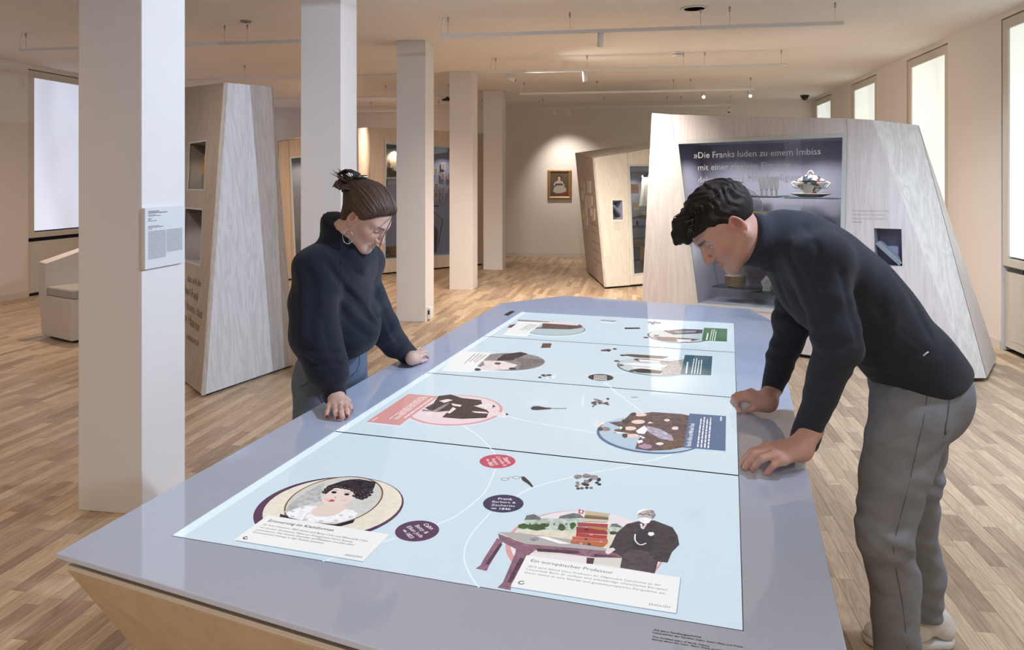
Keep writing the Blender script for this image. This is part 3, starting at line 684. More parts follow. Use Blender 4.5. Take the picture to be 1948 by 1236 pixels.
# standing glass plate
q = PB.at(sa(1412, 397, -.42), h(1412, 397, -.42)[1], -.42); tilt = (V((0, 0, 1))*math.cos(.18)-PB.n*math.sin(.18))
nrm = PB.e1.cross(tilt).normalized(); nrm = nrm if nrm.dot(PB.n) > 0 else -nrm
o = lathe('glass_platter', q, [(0, -.004), (.10, -.003), (.125, .004), (.20, .016), (.21, .018), (.20, .022), (.12, .01), (0, .004)], glass('platter_glass', (.97, .97, .98), 2.0), loc=q, seg=72, ax=PB.e1, ay=tilt, az=nrm, rim=lambda a, r, z: 1+(.025*abs(math.cos(10*a)) if r > .15 else 0))
tag(o, 'round cut-glass platter with scalloped rim leaning upright in the vitrine', 'platter')
o.visible_shadow = True
RING = M('cut_glass_rim', (.62, .62, .68), rough=.2, spec=.6)
tube('rim', [q+(PB.e1*math.cos(a)+tilt*math.sin(a))*(.208*(1+.025*abs(math.cos(10*a))))+nrm*.019 for a in np.linspace(0, 2*math.pi, 121)], .0022, RING, o, 5)
tube('inner_ring', [q+(PB.e1*math.cos(a)+tilt*math.sin(a))*.128+nrm*.012 for a in np.linspace(0, 2*math.pi, 61)], .0016, RING, o, 5)
PAPER = M('aged_paper', (.78, .62, .42), rough=.8, var=.08, vscale=20)
a_, b_ = h(1427, 401, -.36); a2, b2 = h(1467, 440, -.36)
o = slab('paper_sheet', PB, [(a_, b2), (a2, b2), (a2, b_), (a_, b_)], .003, PAPER, None, -.36, loc=PB.at((a_+a2)/2, b2, -.36)); tag(o, 'aged beige paper sheet standing below the crystal glasses', 'paper')
bars(PB, 'handwriting', [(a_+.02, a2-.02, b_-.03-.018*i) for i in range(8)], .006, M('ink_sepia', (.35, .22, .12), rough=.8), o, -.359)
# plate stack
pz = zl+.006; pc = PB.at(sa(1399, 545, -.28), pz, -.28); od = ['bottom', 'second from the bottom', 'third from the bottom', 'fourth from the bottom', 'fifth from the bottom', 'third from the top', 'second from the top', 'topmost']
for i in range(8):
    p = pc+V((0, 0, i*.0125)); k = random.uniform(.98, 1.02)
    o = thing('plate', 'cream plate with gilt rim in the vitrine stack, '+od[i], 'plate', p, 'stacked plates in the vitrine')
    lathe('dish', p, [(0, .004), (.06, .004), (.062, 0), (.068, 0), (.07, .006), (.105*k, .018), (.105*k, .0205), (.07, .010), (0, .009)], PORC, o, seg=36)
    tube('gilt_rim', [p+PB.e1*.105*k*math.cos(a)+PB.n*.105*k*math.sin(a)+V((0, 0, .0195)) for a in np.linspace(0, 2*math.pi, 37)], .0016, GOLD, o, 5)
p = PB.at(sa(1458, 552, -.22), zl, -.22)
o = lathe('crystal_jar', p, [(0, 0), (.035, 0), (.038, .01), (.03, .03), (.045, .06), (.05, .09), (.04, .1), (.02, .12), (.012, .14), (0, .145)], CRYS, loc=p, seg=12, smooth=False); tag(o, 'cut crystal jar right of the plate stack', 'jar')
p = PB.at(sa(1415, 500, -.3), zm+.005, -.3)
o = lathe('serving_dish', p, [(0, .004), (.07, .002), (.10, .02), (.125, .03), (.125, .034), (.09, .022), (0, .012)], PORC, loc=p, seg=32, ax=PB.e1, ay=PB.n); tag(o, 'shallow cream dish on the middle glass shelf', 'dish')
p = PB.at(sa(1592, 441, -.26), zr+.005, -.26)
o = lathe('silver_cup', p, [(0, 0), (.02, 0), (.023, .004), (.026, .04), (.028, .06), (.026, .06), (.02, .01), (0, .008)], M('silver', (.6, .57, .54), rough=.25, metal=1), loc=p, seg=20); tag(o, 'little silver cup on a shelf at the right of the vitrine', 'cup')
# slanted folding rack print on the left of the vitrine (fine etched lines)
o = thing('wooden_rack', 'small dark folding rack standing in the lower left of the vitrine', 'rack', PB.at(h(1340, 575, -.4)[0], oBL[1], -.4))
for (pa, pb_) in (((1329, 510), (1349, 505)), ((1331, 523), (1353, 517)), ((1333, 535), (1355, 530)), ((1334, 548), (1357, 543)), ((1336, 556), (1353, 580)), ((1350, 556), (1338, 582)), ((1330, 508), (1342, 580)), ((1350, 505), (1357, 545))):
    A_, B_ = PB.pt(*pa, -.44), PB.pt(*pb_, -.44); tube('bar', [A_, B_], .004 if pa[0] > 1335 else .006, M('rack_dark', (.12, .12, .15), rough=.6), o, 6)
# leaning book in the niche
bq = [h(x, y, -.04) for x, y in ((1666, 464), (1669, 459), (1716, 502.5), (1711, 505))]
bk = thing('grey_brochure', 'pale grey brochures leaning diagonally in the square niche', 'brochure', PB.at(bq[2][0], NB[0][1], -.1))
dv = V((bq[3][0]-bq[0][0], bq[3][1]-bq[0][1], 0)).normalized(); nv = V((-dv.y, dv.x, 0)); base = bq[3]
for j in range(3):
    st = V((bq[0][0], bq[0][1], 0))+nv*(.012*j); en = V((bq[3][0], bq[3][1], 0))+nv*(.012*j)
    if j: en = en
    quad = [(st.x, st.y), (en.x, en.y), (en.x+nv.x*.009, en.y+nv.y*.009), (st.x+nv.x*.009, st.y+nv.y*.009)]
    slab('brochure_leaf', PB, quad, .13, M('brochure_grey', (.36, .40, .46), rough=.5, var=.03), bk, -.03)
# ---------------------------------------------------------------- A: tall block left of the woman
PA3, PB3 = G(386, 752, .02), G(562, 692, .02); TLa = at(429, 157, 5.97)
PAr = Plane(PA3, PB3-PA3, TLa-PA3); TRa = PAr.pt(519, 165)
dirl = (G(353, 726, .02)-PA3).normalized(); PC3 = PA3+dirl*1.3
PAl = Plane(PA3, PA3-PC3, TLa-PA3); TCa = PAl.pt(300, 172)
CASE_A = thing('tall_display_block', 'tall tapered display block veneered in white-washed wood, niches in its left side', 'display case', up((PA3+PB3)/2, 0))
VENEERA = wood('veneer_block', (.74, .72, .72, 1), (.60, .57, .565, 1), scale=(10, 10, .75), rings=6)
in_ = [PAr.hit(*q) for q in ((386, 752), (562, 692), (519, 165), (429, 157))]
in_[0] = (0, 0)
slab('front_panel', PAr, in_, .02, VENEERA, CASE_A, bv=.0015)
hl = PAl.hit
ol = [hl(386, 752), hl(429, 157)]; oc, otc = ((PC3-PAl.o).dot(PAl.e1), (PC3-PAl.o).dot(PAl.e2)), hl(300, 172)
N1 = [hl(356, 362), hl(388.5, 362.5), hl(392.8, 266), hl(360.5, 271)]; N2 = [hl(346, 495), hl(381.5, 507), hl(386, 397), hl(352, 394)]
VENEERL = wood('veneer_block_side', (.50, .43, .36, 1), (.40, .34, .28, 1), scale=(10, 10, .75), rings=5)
slabh('side_panel', PAl, [oc, (0, 0), ol[1], otc], [N1, N2], .02, VENEERL, CASE_A, -.0005)
for q in (N1, N2):
    slabh('niche_frame', PAl, q, [shrink(q, .012)], .02, FRM, CASE_A, .002)
    recess('niche', PAl, shrink(q, .012), .3, M('niche_lining_grey', (.30, .28, .28), rough=.7), CASE_A, -.004)
BA, BC = PB3+FW*.9-RT*.5, PC3+FW*.9+RT*.3; TB_, TC_ = TRa+FW*.35-RT*.25, TCa+FW*.35+RT*.15
mesh('casing', [PB3-PAr.n*.02, BA, BC, PC3-PAl.n*.02, TRa-PAr.n*.02, TB_, TC_, TCa-PAl.n*.02, TLa-PAr.n*.01], [(0, 1, 5, 4), (1, 2, 6, 5), (2, 3, 7, 6), (4, 5, 6, 7, 8)], VENEERA, CASE_A)
cc = (PA3+PB3+BA+BC+PC3)/5; pp = [PA3, PB3, BA, BC, PC3]; pp = [p+(cc-p).normalized()*.05 for p in pp]
v, f = prism([up(p, 0) for p in pp], [up(p, .022) for p in pp]); fixn(mesh('plinth', v, f, BLACK, CASE_A))
for s_, p0, p1 in (('dass sich der', (355.5, 534), (382, 546)), ('Michael Frank', (343, 551), (376, 573)), ('zu lassen, dass', (347, 582), (383.5, 606)), ('seinen Haaren', (338, 600), (377, 631)), ('amüsiert.«', (355, 644), (377, 659))):
    ltext(PAl, s_, p0, p1, M('lettering_brown', (.22, .18, .15), rough=.7, var=0), CASE_A, .0015)
q = [PAl.hit(x, y, -.12) for x, y in ((378, 328), (391, 333), (396, 290), (391, 290))]
o = slab('orange_sheet', PAl, q, .004, M('orange_paper', (.75, .38, .12), rough=.8), None, -.12, loc=PAl.at(*q[0], -.12)); tag(o, 'orange paper sheet in the upper niche of the tall block', 'paper')
tube('crease', [PAl.at(*q[0], -.1185), PAl.at(*q[2], -.1185)], .0012, M('orange_crease', (.6, .3, .1), rough=.8), o, 5)
p = PAl.pt(371, 477, -.15); o = thing('bread_bun', 'small brown braided bun in the lower niche of the tall block', 'bun', p)
for i in range(4):
    c = p+PAl.e1*(-.045+.03*i)+V((0, 0, .02+.012*math.sin(i*1.1)))
    lathe('braid_lobe', c, [(0, -.03), (.022, -.022), (.034, 0), (.026, .02), (0, .03)], M('bun_brown', (.20, .13, .07), rough=.6, var=.2, vscale=40), o, seg=16, ax=PAl.e1, ay=PAl.n, sx=.8)
lamp('niche_lamp', PAl.at(*((N1[0][0]+N1[2][0])/2-.02, N1[2][1]-.03), -.12), .4, (1, .85, .7), .1); lamp('niche_lamp', PAl.at(*((N2[0][0]+N2[2][0])/2, N2[2][1]-.03), -.12), .6, (1, .92, .85), .1)
# ---------------------------------------------------------------- C: case with the white dress
F3, L3, R3 = G(1150.8, 546, .03), G(1116, 513.6, .03), G(1217.5, 540.5, .03)
R3 = F3+(R3-F3)*2.6
TF = at(1128.4, 300.5, 11.25); PCf = Plane(F3, R3-F3, TF-F3); hc = PCf.hit
PCl = Plane(F3, F3-L3, TF-F3); hcl = PCl.hit
TLc = PCl.pt(1094, 291)
CASE_C = thing('dress_display_case', 'pale angular display case with a small white dress behind glass', 'display case', up((F3+R3)/2, 0))
CW_ = wood('veneer_cream', (.78, .74, .66, 1), (.70, .65, .57, 1), scale=(8, 8, .7), rings=4)
oc = [hc(1203.5, 524.8), hc(1262, 517), hc(1266, 312), hc(1194.5, 312.5)]
tf, tr = hc(1128.4, 300.5), hc(1290, 273); s_t = hc(1193.3, 290); s_b = hc(1199.3, 541.5)
sR = (R3-F3).length
NC = [hc(1166, 417.5), hc(1184.8, 417.5), hc(1183.8, 381), hc(1165.3, 381)]
slabh('panel', PCf, [(0, 0), (s_b[0]-.003, s_b[1]-.005), (s_t[0]-.003, s_t[1]), tf], [NC], .02, CW_, CASE_C)
slabh('panel', PCf, [(s_b[0]+.003, s_b[1]), (sR, 0), tr, (s_t[0]+.003, s_t[1])], [oc], .02, CW_, CASE_C)
slabh('frame', PCf, oc, [shrink(oc, .03)], .03, FRM, CASE_C, .004); inn = shrink(oc, .03)
LIGHTBLUE = M('vitrine_lining_light_blue', (.33, .36, .43), rough=.7); recess('lining', PCf, inn, .45, LIGHTBLUE, CASE_C, -.02); PANE_C = slab('glass_pane', PCf, inn, .006, PANE, CASE_C, -.006)
slabh('niche_frame', PCf, shrink(NC, -.018), [NC], .004, WHITE, CASE_C, .003); recess('niche', PCf, NC, .2, BLUEIN, CASE_C, -.001)
ll = [hcl(1116, 513.6), (0, 0), ((TF-F3).dot(PCl.e1), (TF-F3).dot(PCl.e2)), hcl(1094, 291)]
slab('side_panel', PCl, ll, .02, wood('veneer_rose', (.56, .47, .41, 1), (.47, .38, .33, 1), scale=(8, 8, .7), rings=4), CASE_C, -.0005)
TRr = PCf.at(*tr); rb1, rb2 = at(1094, 291, 13.35), at(1290, 262, 12.9); Lb, Rb = L3+FW*.3, R3+FW*1.2-RT*.1
mesh('roof_facet', [TF, TRr, rb2, at(1094.5, 290.8, 13.1)], [(0, 1, 2, 3)], CW_, CASE_C)
mesh('casing', [L3, up(L3+FW*.5+RT*.5, .03), Rb, R3-PCf.n*.02, TLc, TLc+FW*.4+RT*.4, rb2+FW*.4, TRr-PCf.n*.02, rb2], [(0, 4, 5, 1), (1, 5, 6, 2), (2, 6, 8, 7, 3), (4, 8, 6, 5)], CW_, CASE_C)
pp = [F3, R3, Rb, up(L3+FW*.5+RT*.5, .03), L3]; cc = sum(pp, V((0, 0, 0)))/5; pp = [p+(cc-p).normalized()*.05 for p in pp]
v, f = prism([up(p, 0) for p in pp], [up(p, .03) for p in pp]); fixn(mesh('plinth', v, f, BLACK, CASE_C))
for c, wd, ht in (((1107, 347.5), 2.2, 16), ((1112, 357), 2.4, 18), ((1108.5, 370), 4, 16), ((1121, 354), 6, 22), ((1118.5, 382), 10, 22), ((1125, 381), 4.5, 16), ((1111, 406), 5, 18), ((1115, 401), 4, 18), ((1129.5, 407), 5, 22), ((1125, 402), 3.5, 14), ((1114.5, 423), 5, 20), ((1116.5, 420), 3, 14)):
    q = [hcl(c[0]-wd/2, c[1]+ht/2+.8), hcl(c[0]+wd/2, c[1]+ht/2+2), hcl(c[0]+wd/2, c[1]-ht/2+1), hcl(c[0]-wd/2, c[1]-ht/2)]
    slab('photo', PCl, q, .008, random.choice([M('photo_warm', (.95, .62, .46), rough=.5, var=.45, vscale=9), M('photo_rose', (.92, .70, .58), rough=.5, var=.5, vscale=12), M('photo_pale', (.90, .76, .66), rough=.5, var=.4, vscale=15)]), CASE_C, .008)
for i, (y, x0_, x1_) in enumerate(((426, 1124, 1137), (441, 1126, 1138), (459.5, 1127, 1141), (475, 1129, 1139), (492, 1130, 1145), (505, 1132, 1137))):
    a0_, b0_ = hcl(x0_, y); a1_, b1_ = hcl(x1_, y+5.5)
    bars(PCl, 'lettering', [(a0_, a1_, b0_)], .028, M('lettering_rose_grey', (.36, .30, .27), rough=.7), CASE_C, .001, i)
for i in range(4): bars(PCf, 'caption', [(hc(1167, 424)[0], hc(1183-2*i, 424)[0], hc(1167, 425+4*i)[1])], .012, M('caption_grey', (.55, .53, .50), rough=.7), CASE_C, .001, 20+i)
# things in the dress vitrine
ctr = PCf.pt(1225, 345, -.3)
def cpt(px, py, n=-.3): return PCf.pt(px, py, n)
DRESS = M('dress_white_cotton', (.80, .78, .70), rough=.85, var=.05, vscale=30, bump=.3, bscale=90)
dr = thing('white_dress', 'small sleeveless white dress on a hanger in the vitrine', 'dress', cpt(1223, 392))
rows = [(1222, 1234, 338), (1221, 1234, 346), (1221, 1234, 354), (1220, 1235, 364), (1218, 1237, 378), (1216, 1240, 392)]
vs, fs = [], []; seg = 20
for i, (xa, xb, y) in enumerate(rows):
    A_, B_ = cpt(xa, y), cpt(xb, y); c = (A_+B_)/2; hw = (B_-A_).length/2
    for k in range(seg):
        a = 2*math.pi*k/seg; vs.append(c+PCf.e1*hw*math.cos(a)+PCf.n*(.05+.02*(i/5)*math.cos(5*a))*math.sin(a))
    if i: fs += [((i-1)*seg+k, (i-1)*seg+(k+1) % seg, i*seg+(k+1) % seg, i*seg+k) for k in range(seg)]
mesh('skirt', vs, fs, DRESS, dr, True)
for xa, xb in ((1222.5, 1221.5), (1233, 1234)): tube('shoulder_strap', [cpt(xa, 339), cpt((xa+xb)/2, 334.5), cpt(xa, 334, -.33)], .018, DRESS, dr)
tube('hanger', [cpt(1219.5, 340), cpt(1227, 333), cpt(1236, 340)], .008, BLACK, dr, 6); tube('hook', [cpt(1227, 333), cpt(1227, 330), cpt(1228.5, 327.5), cpt(1226.5, 326)], .004, STEEL, dr, 5)
for nm, q4, m_, lb in (('rose_document', ((1200.5, 350), (1201.5, 368), (1215.5, 367), (1214.5, 349.5)), M('paper_rose', (.72, .42, .32), rough=.8, var=.1, vscale=25), 'rose coloured document hung left of the white dress'), ('cream_booklet', ((1204, 384), (1205, 399.5), (1216, 399), (1215, 383.5)), M('paper_cream', (.75, .62, .44), rough=.8, var=.06), 'cream booklet below the rose document')):
    q = [PCf.hit(*x, -.2) for x in q4]; o = slab(nm, PCf, q, .012, m_, None, -.2, loc=PCf.at(*q[1], -.2)); tag(o, lb, 'document')
    bars(PCf, 'print', [(q[1][0]+.02, q[2][0]-.02, q[0][1]-.03-.02*i) for i in range(4)], .008, M('ink_brown', (.4, .22, .15), rough=.8), o, -.199)
for y, xa, xb in ((413, 1210, 1245), (432, 1199, 1245), (453, 1208, 1245), (471, 1200, 1245), (495, 1208, 1245)):
    A_, B_ = PCf.hit(xa, y, -.25), PCf.hit(xb, y, -.25); shelf(PCf, A_[0], B_[0], A_[1], -.4, -.12, CASE_C, .012)
p = cpt(1224.5, 412, -.25); o = thing('small_bottle', 'tiny yellow bottle on a glass shelf below the dress', 'bottle', p)
lathe('flask', p, [(0, 0), (.03, 0), (.032, .06), (.02, .08), (.012, .09)], M('bottle_yellow', (.72, .58, .22), rough=.3), o, seg=16); lathe('stopper', p, [(.012, .09), (.018, .1), (.014, .12), (0, .125)], M('stopper_gold', (.6, .5, .25), rough=.3), o, seg=12)
p = cpt(1212, 431, -.25); o = thing('small_figurine', 'tiny dark figurine on the wide glass shelf of the dress vitrine', 'figurine', p)
lathe('figure', p, [(0, 0), (.03, 0), (.03, .01), (.012, .02), (.018, .05), (.01, .075), (.013, .09), (0, .1)], BLACK, o, seg=14); tube('arm', [p+V((0, 0, .05)), p+PCf.e1*.03+V((0, 0, .06))], .006, BLACK, o, 6)
p = cpt(1216, 471, -.22); o = thing('leather_belt', 'folded brown leather strap on a lower shelf of the dress vitrine', 'strap', p)
LEA = M('leather_brown', (.30, .15, .09), rough=.5, var=.1)
v, f = boxv(p+PCf.e1*.08+V((0, 0, .05)), (.42, .06, .06), PCf.e1, PCf.n); bevel(fixn(mesh('band', v, f, LEA, o)), .01)
v, f = boxv(cpt(1220.5, 482, -.16), (.07, .03, .22), PCf.e1, PCf.n); bevel(fixn(mesh('hanging_end', v, f, LEA, o)), .008)
lamp('vitrine_lamp', PCf.at(hc(1235, 320)[0], inn[2][1]-.06, -.2), 1.6, (1, .93, .84), .5, sy=.2, axd=PCf.e1)
p3 = [PCf.hit(x, y, -.05) for x, y in ((1166, 394), (1183, 414), (1184.5, 410.5), (1168, 391))]
o = slab('dark_brochure', PCf, p3, .1, M('brochure_dark', (.10, .12, .16), rough=.4), None, -.05, loc=PCf.at(*p3[1], -.08)); tag(o, 'dark brochure leaning in the little niche of the dress case', 'brochure')
p4 = [(a+.004, b+.012) for a, b in p3]; slab('cover_edge', PCf, p4, .1, M('brochure_edge', (.35, .4, .45), rough=.5), o, -.052)
# ---------------------------------------------------------------- D: vitrine with pictures, behind the columns
d0, d1 = G(725, 519.5, .03), G(855.4, 507, .03); d0 = d0-(d1-d0)*.16; d1 = d1+(d1-d0)*.5; PD = Plane(d0, d1-d0, (0, 0, 1)); hd = PD.hit
CASE_D = thing('picture_display_case', 'long pale wooden display case with pictures behind glass, behind the columns', 'display case', up((d0+d1)/2, 0))
DV = wood('veneer_honey', (.72, .60, .49, 1), (.64, .52, .42, 1), scale=(8, 8, .7), rings=4)
zt = hd(705, 241.5)[1]; L_ = (d1-d0).length; od_ = [hd(725.5, 496), hd(905, 483.5), hd(905, 281), hd(732, 269.5)]
s_ = hd(730.5, 242)[0]; od_[0] = (od_[3][0]-.02, od_[0][1])
l_top = hd(704.5, 241.5)
slab('panel', PD, [(0, 0), (od_[0][0]-.002, 0), (od_[0][0]-.002, od_[0][1]), (od_[3][0]-.002, od_[3][1]), (s_-.002, zt), l_top], .02, DV, CASE_D)
slabh('panel', PD, [(od_[0][0]+.002, 0), (L_, 0), (L_, zt), (s_+.002, zt)], [od_], .02, DV, CASE_D)
slabh('frame', PD, od_, [shrink(od_, .03)], .03, FRM, CASE_D, .004); inn = shrink(od_, .03)
recess('lining', PD, inn, .5, BLUEIN, CASE_D, -.02); slab('glass_pane', PD, inn, .006, PANE, CASE_D, -.006)
lf = PD.at(*l_top); lfb = at(681, 244, 13.6); p0_ = PD.at(0, 0); 
mesh('left_facet', [p0_, lf, lfb, up(p0_+FW*1.0-RT*.35, .03)], [(0, 1, 2, 3)], DV, CASE_D)
mesh('casing', [lf-PD.n*.02, PD.at(L_, zt, -.02), PD.at(L_, zt, -1.0), lfb, PD.at(L_, 0, -.02), PD.at(L_, 0, -1.0), up(p0_+FW*1.0-RT*.35, .03)], [(0, 1, 2, 3), (1, 4, 5, 2), (2, 5, 6, 3)], DV, CASE_D)
pp = [PD.at(.05, -.03, -.05), PD.at(L_-.05, -.03, -.05), PD.at(L_-.05, -.03, -.9), PD.at(.2, -.03, -.9)]
v, f = prism([up(p, 0) for p in pp], [up(p, .03) for p in pp]); fixn(mesh('plinth', v, f, BLACK, CASE_D))
q = [PD.hit(x, y, -.3) for x, y in ((732, 340), (772, 340), (772, 284), (732, 284))]
fp = thing('framed_print', 'light framed print of a figure in a landscape, in the vitrine behind the columns', 'picture', PD.at(*q[0], -.3))
slabh('frame', PD, q, [shrink(q, .03)], .03, M('frame_pale', (.75, .72, .62), rough=.5), fp, -.28)
slab('print', PD, shrink(q, .03), .01, M('print_cream', (.72, .60, .40), rough=.7, var=.05), fp, -.295)
def dpoly(pts, m_, n_=-.294): mesh('printed_figure', [PD.pt(x, y, n_) for x, y in pts], [tuple(range(len(pts)))], m_, fp)
dpoly([(735, 337), (735, 322), (742, 318), (748, 324), (756, 326), (768, 322), (768, 337)], M('print_dark', (.07, .06, .04), rough=.7, var=.4, vscale=30))
dpoly([(736, 322), (737, 309), (741, 308), (743, 312), (742, 322)], M('print_red', (.32, .12, .07), rough=.7)); dpoly([(736.5, 309), (737, 304), (741.5, 304), (741.5, 308)], M('print_skin', (.55, .35, .25), rough=.7)); dpoly([(743, 327), (744, 319), (748, 318), (750, 327)], M('print_green', (.2, .25, .15), rough=.7))
slab('caption_card', PD, [PD.hit(x, y, -.3) for x, y in ((738, 351), (754, 351), (754, 342), (738, 342))], .005, M('photo_rose', (.78, .58, .47)), fp, -.294)
lbl = ['small photo high on the vitrine wall right of the third column', 'small photo just below the topmost one in the vitrine', 'small photo half behind the fourth column, upper row', 'small pink photo beside the third column, upper row', 'small photo in the middle row of the vitrine wall', 'small photo at the right of the middle row', 'small photo in the lower row of the vitrine wall', 'small photo lower left, beside the third column', 'small photo lowest beside the third column']
for i, (x, y) in enumerate(((843, 316), (842, 334), (853.5, 335), (828.5, 325), (842.5, 362), (853.5, 362), (841, 376.5), (829.5, 354), (829, 370.5))):
    q = [PD.hit(x+a, y+b, -.48) for a, b in ((-3.6, 6), (3.6, 6), (3.6, -6), (-3.6, -6))]
    o = slab('small_photo', PD, q, .006, M('photo_mount', (.62, .52, .48), rough=.7), None, -.475, loc=PD.at(*q[0], -.48)); tag(o, lbl[i], 'photo', 'small photos in the vitrine')
    slab('image', PD, shrink(q, .012), .002, M('photo_image', (.30, .24, .22), rough=.6, var=.6, vscale=14), o, -.4735)
p = PD.pt(749, 487, -.25); bkt = thing('woven_basket', 'small brown basket on the floor of the picture vitrine', 'basket', p)
STRAW = M('straw', (.35, .19, .09), rough=.8, var=.3, vscale=60, bump=.6, bscale=120)
lathe('bowl', p, [(0, 0), (.07, 0), (.085, .05), (.11, .12), (.125, .165), (.13, .17), (.12, .165), (.1, .11), (.07, .02), (0, .015)], STRAW, bkt, seg=28)
for i in range(14): a = i*math.pi/7; tube('rib', [p+V((math.cos(a)*r, math.sin(a)*r, z)) for r, z in ((.075, .0), (.09, .05), (.116, .12), (.131, .168))], .006, M('straw_light', (.55, .35, .2), rough=.8), bkt, 5)
for x_ in (-.16, -.08, 0, .1): tube('bristle', [p+PD.e1*x_+V((0, 0, .004)), p+PD.e1*(x_+.05)+PD.n*.03+V((0, 0, .012))], .006, BLACK, bkt, 5)
st = thing('display_stand', 'dark angular metal stand in the picture vitrine right of the third column', 'stand', PD.pt(832, 485, -.3))
tube('arm', [PD.pt(822, 392, -.3), PD.pt(834, 392, -.3)], .012, BLACK, st, 6); tube('strut', [PD.pt(824, 402, -.3), PD.pt(842, 418, -.3), PD.pt(833, 470, -.3)], .006, BLACK, st, 6)
slab('plate', PD, [PD.hit(x, y, -.3) for x, y in ((824, 480), (830, 480), (834, 440), (826, 428))], .02, M('slate_grey', (.12, .12, .14), rough=.6), st, -.3)
lamp('vitrine_lamp', PD.at((inn[0][0]+inn[2][0])/2, inn[2][1]-.06, -.25), 3, (1, .92, .85), 1.2, sy=.2, axd=PD.e1)
# ---------------------------------------------------------------- E: narrow case seen between block and second column
e0 = CW((530.6-CX)/FOC*11.6, 11.6, .03); e1_ = CW((680-CX)/FOC*12.6, 12.6, .03); PE = Plane(e0, e1_-e0, (0, 0, 1)); he = PE.hit
CASE_E = thing('far_wooden_case', 'honey-coloured wooden case glimpsed between the tall block and the second column', 'display case', up((e0+e1_)/2, 0))
EV = wood('veneer_honey_dark', (.58, .45, .34, 1), (.50, .38, .28, 1), scale=(8, 8, .7), rings=4)
L_ = (e1_-e0).length; t0, t1 = he(530.6, 270), he(660, 251); oe = [he(560, 491), he(640, 487), he(640, 290), he(551, 298.5)]
se = he(549.5, 267)
slab('panel', PE, [(0, 0), (se[0]+.06-.002, 0), (se[0]-.002, se[1]), t0], .02, EV, CASE_E)
slabh('panel', PE, [(se[0]+.06+.002, 0), (L_, 0), t1, (se[0]+.002, se[1])], [oe], .02, EV, CASE_E)
slabh('frame', PE, oe, [shrink(oe, .025)], .03, FRM, CASE_E, .004); inn = shrink(oe, .025); recess('lining', PE, inn, .4, M('vitrine_lining_grey', (.34, .33, .34), rough=.7), CASE_E, -.02); slab('glass_pane', PE, inn, .006, PANE, CASE_E, -.006)
mesh('casing', [PE.at(0, 0, -.02), PE.at(*t0, -.02), PE.at(*t1, -.02), PE.at(L_, 0, -.02), PE.at(0, 0, -.8), PE.at(*t0, -.7), PE.at(*t1, -.7), PE.at(L_, 0, -.8)], [(0, 1, 5, 4), (1, 2, 6, 5), (2, 3, 7, 6), (4, 5, 6, 7)], EV, CASE_E)
pp = [PE.at(.04, -.03, -.05), PE.at(L_-.05, -.03, -.05), PE.at(L_-.05, -.03, -.7), PE.at(.05, -.03, -.7)]
v, f = prism([up(p, 0) for p in pp], [up(p, .03) for p in pp]); fixn(mesh('plinth', v, f, BLACK, CASE_E))
lamp('vitrine_lamp', PE.at((inn[0][0]+inn[2][0])/2, inn[2][1]-.06, -.2), 1.5, (1, .92, .85), .4, sy=.2, axd=PE.e1)
# ---------------------------------------------------------------- armchair at the far left
a1c, a2c = G(136, 651, .03), G(73, 636, .03); ax = (a1c-a2c); W2 = ax.length; ax.normalize(); ay = V((-ax.y, ax.x, 0))
if ay.dot(FW) < 0: ay = -ay
SEATM = M('bench_white_board', (.66, .60, .55), rough=.6, var=.03)
ch = thing('angular_armchair', 'white angular armchair with a grey seat pad beside the first column', 'armchair', up((a1c+a2c)/2+ay*.4, 0))
def A(u, w_, z): return a2c+ax*u+ay*w_+V((0, 0, z-a2c.z))
sw, dp = .62, .80; z_s = .44
v, f = join([prism([A(.03, .02, .03), A(sw, .02, .03), A(sw, dp, .03), A(.03, dp, .03)], [A(0, 0, z_s), A(sw+.05, 0, z_s), A(sw+.05, dp, z_s), A(0, dp, z_s)])]); bevel(fixn(mesh('seat_base', v, f, SEATM, ch)), .006)
v, f = prism([A(0, 0, z_s), A(.145, 0, z_s), A(.145, dp, z_s), A(0, dp, z_s)], [A(.01, .0, .775), A(.155, 0, .765), A(.155, dp, 1.0), A(.01, dp, 1.0)]); bevel(fixn(mesh('arm_rest', v, f, SEATM, ch)), .006)
v, f = prism([A(.145, dp-.13, z_s), A(sw+.05, dp-.13, z_s), A(sw+.05, dp, z_s), A(.145, dp, z_s)], [A(.155, dp-.09, .96), A(sw+.03, dp-.09, .9), A(sw+.03, dp+.03, .9), A(.155, dp+.03, 1.0)]); bevel(fixn(mesh('backrest', v, f, SEATM, ch)), .006)
v, f = prism([A(.148, .012, z_s), A(sw+.04, .012, z_s), A(sw+.04, dp-.14, z_s), A(.148, dp-.14, z_s)], [A(.15, .012, z_s+.09), A(sw+.04, .012, z_s+.09), A(sw+.04, dp-.14, z_s+.09), A(.15, dp-.14, z_s+.09)]); bevel(fixn(mesh('seat_pad', v, f, M('pad_grey', (.42, .39, .35), rough=.9, bump=.2, bscale=300), ch)), .018, 3)
v, f = prism([A(.08, .08, 0), A(sw-.05, .08, 0), A(sw-.05, dp-.08, 0), A(.08, dp-.08, 0)], [A(.08, .08, .03), A(sw-.05, .08, .03), A(sw-.05, dp-.08, .03), A(.08, dp-.08, .03)]); fixn(mesh('plinth', v, f, BLACK, ch))
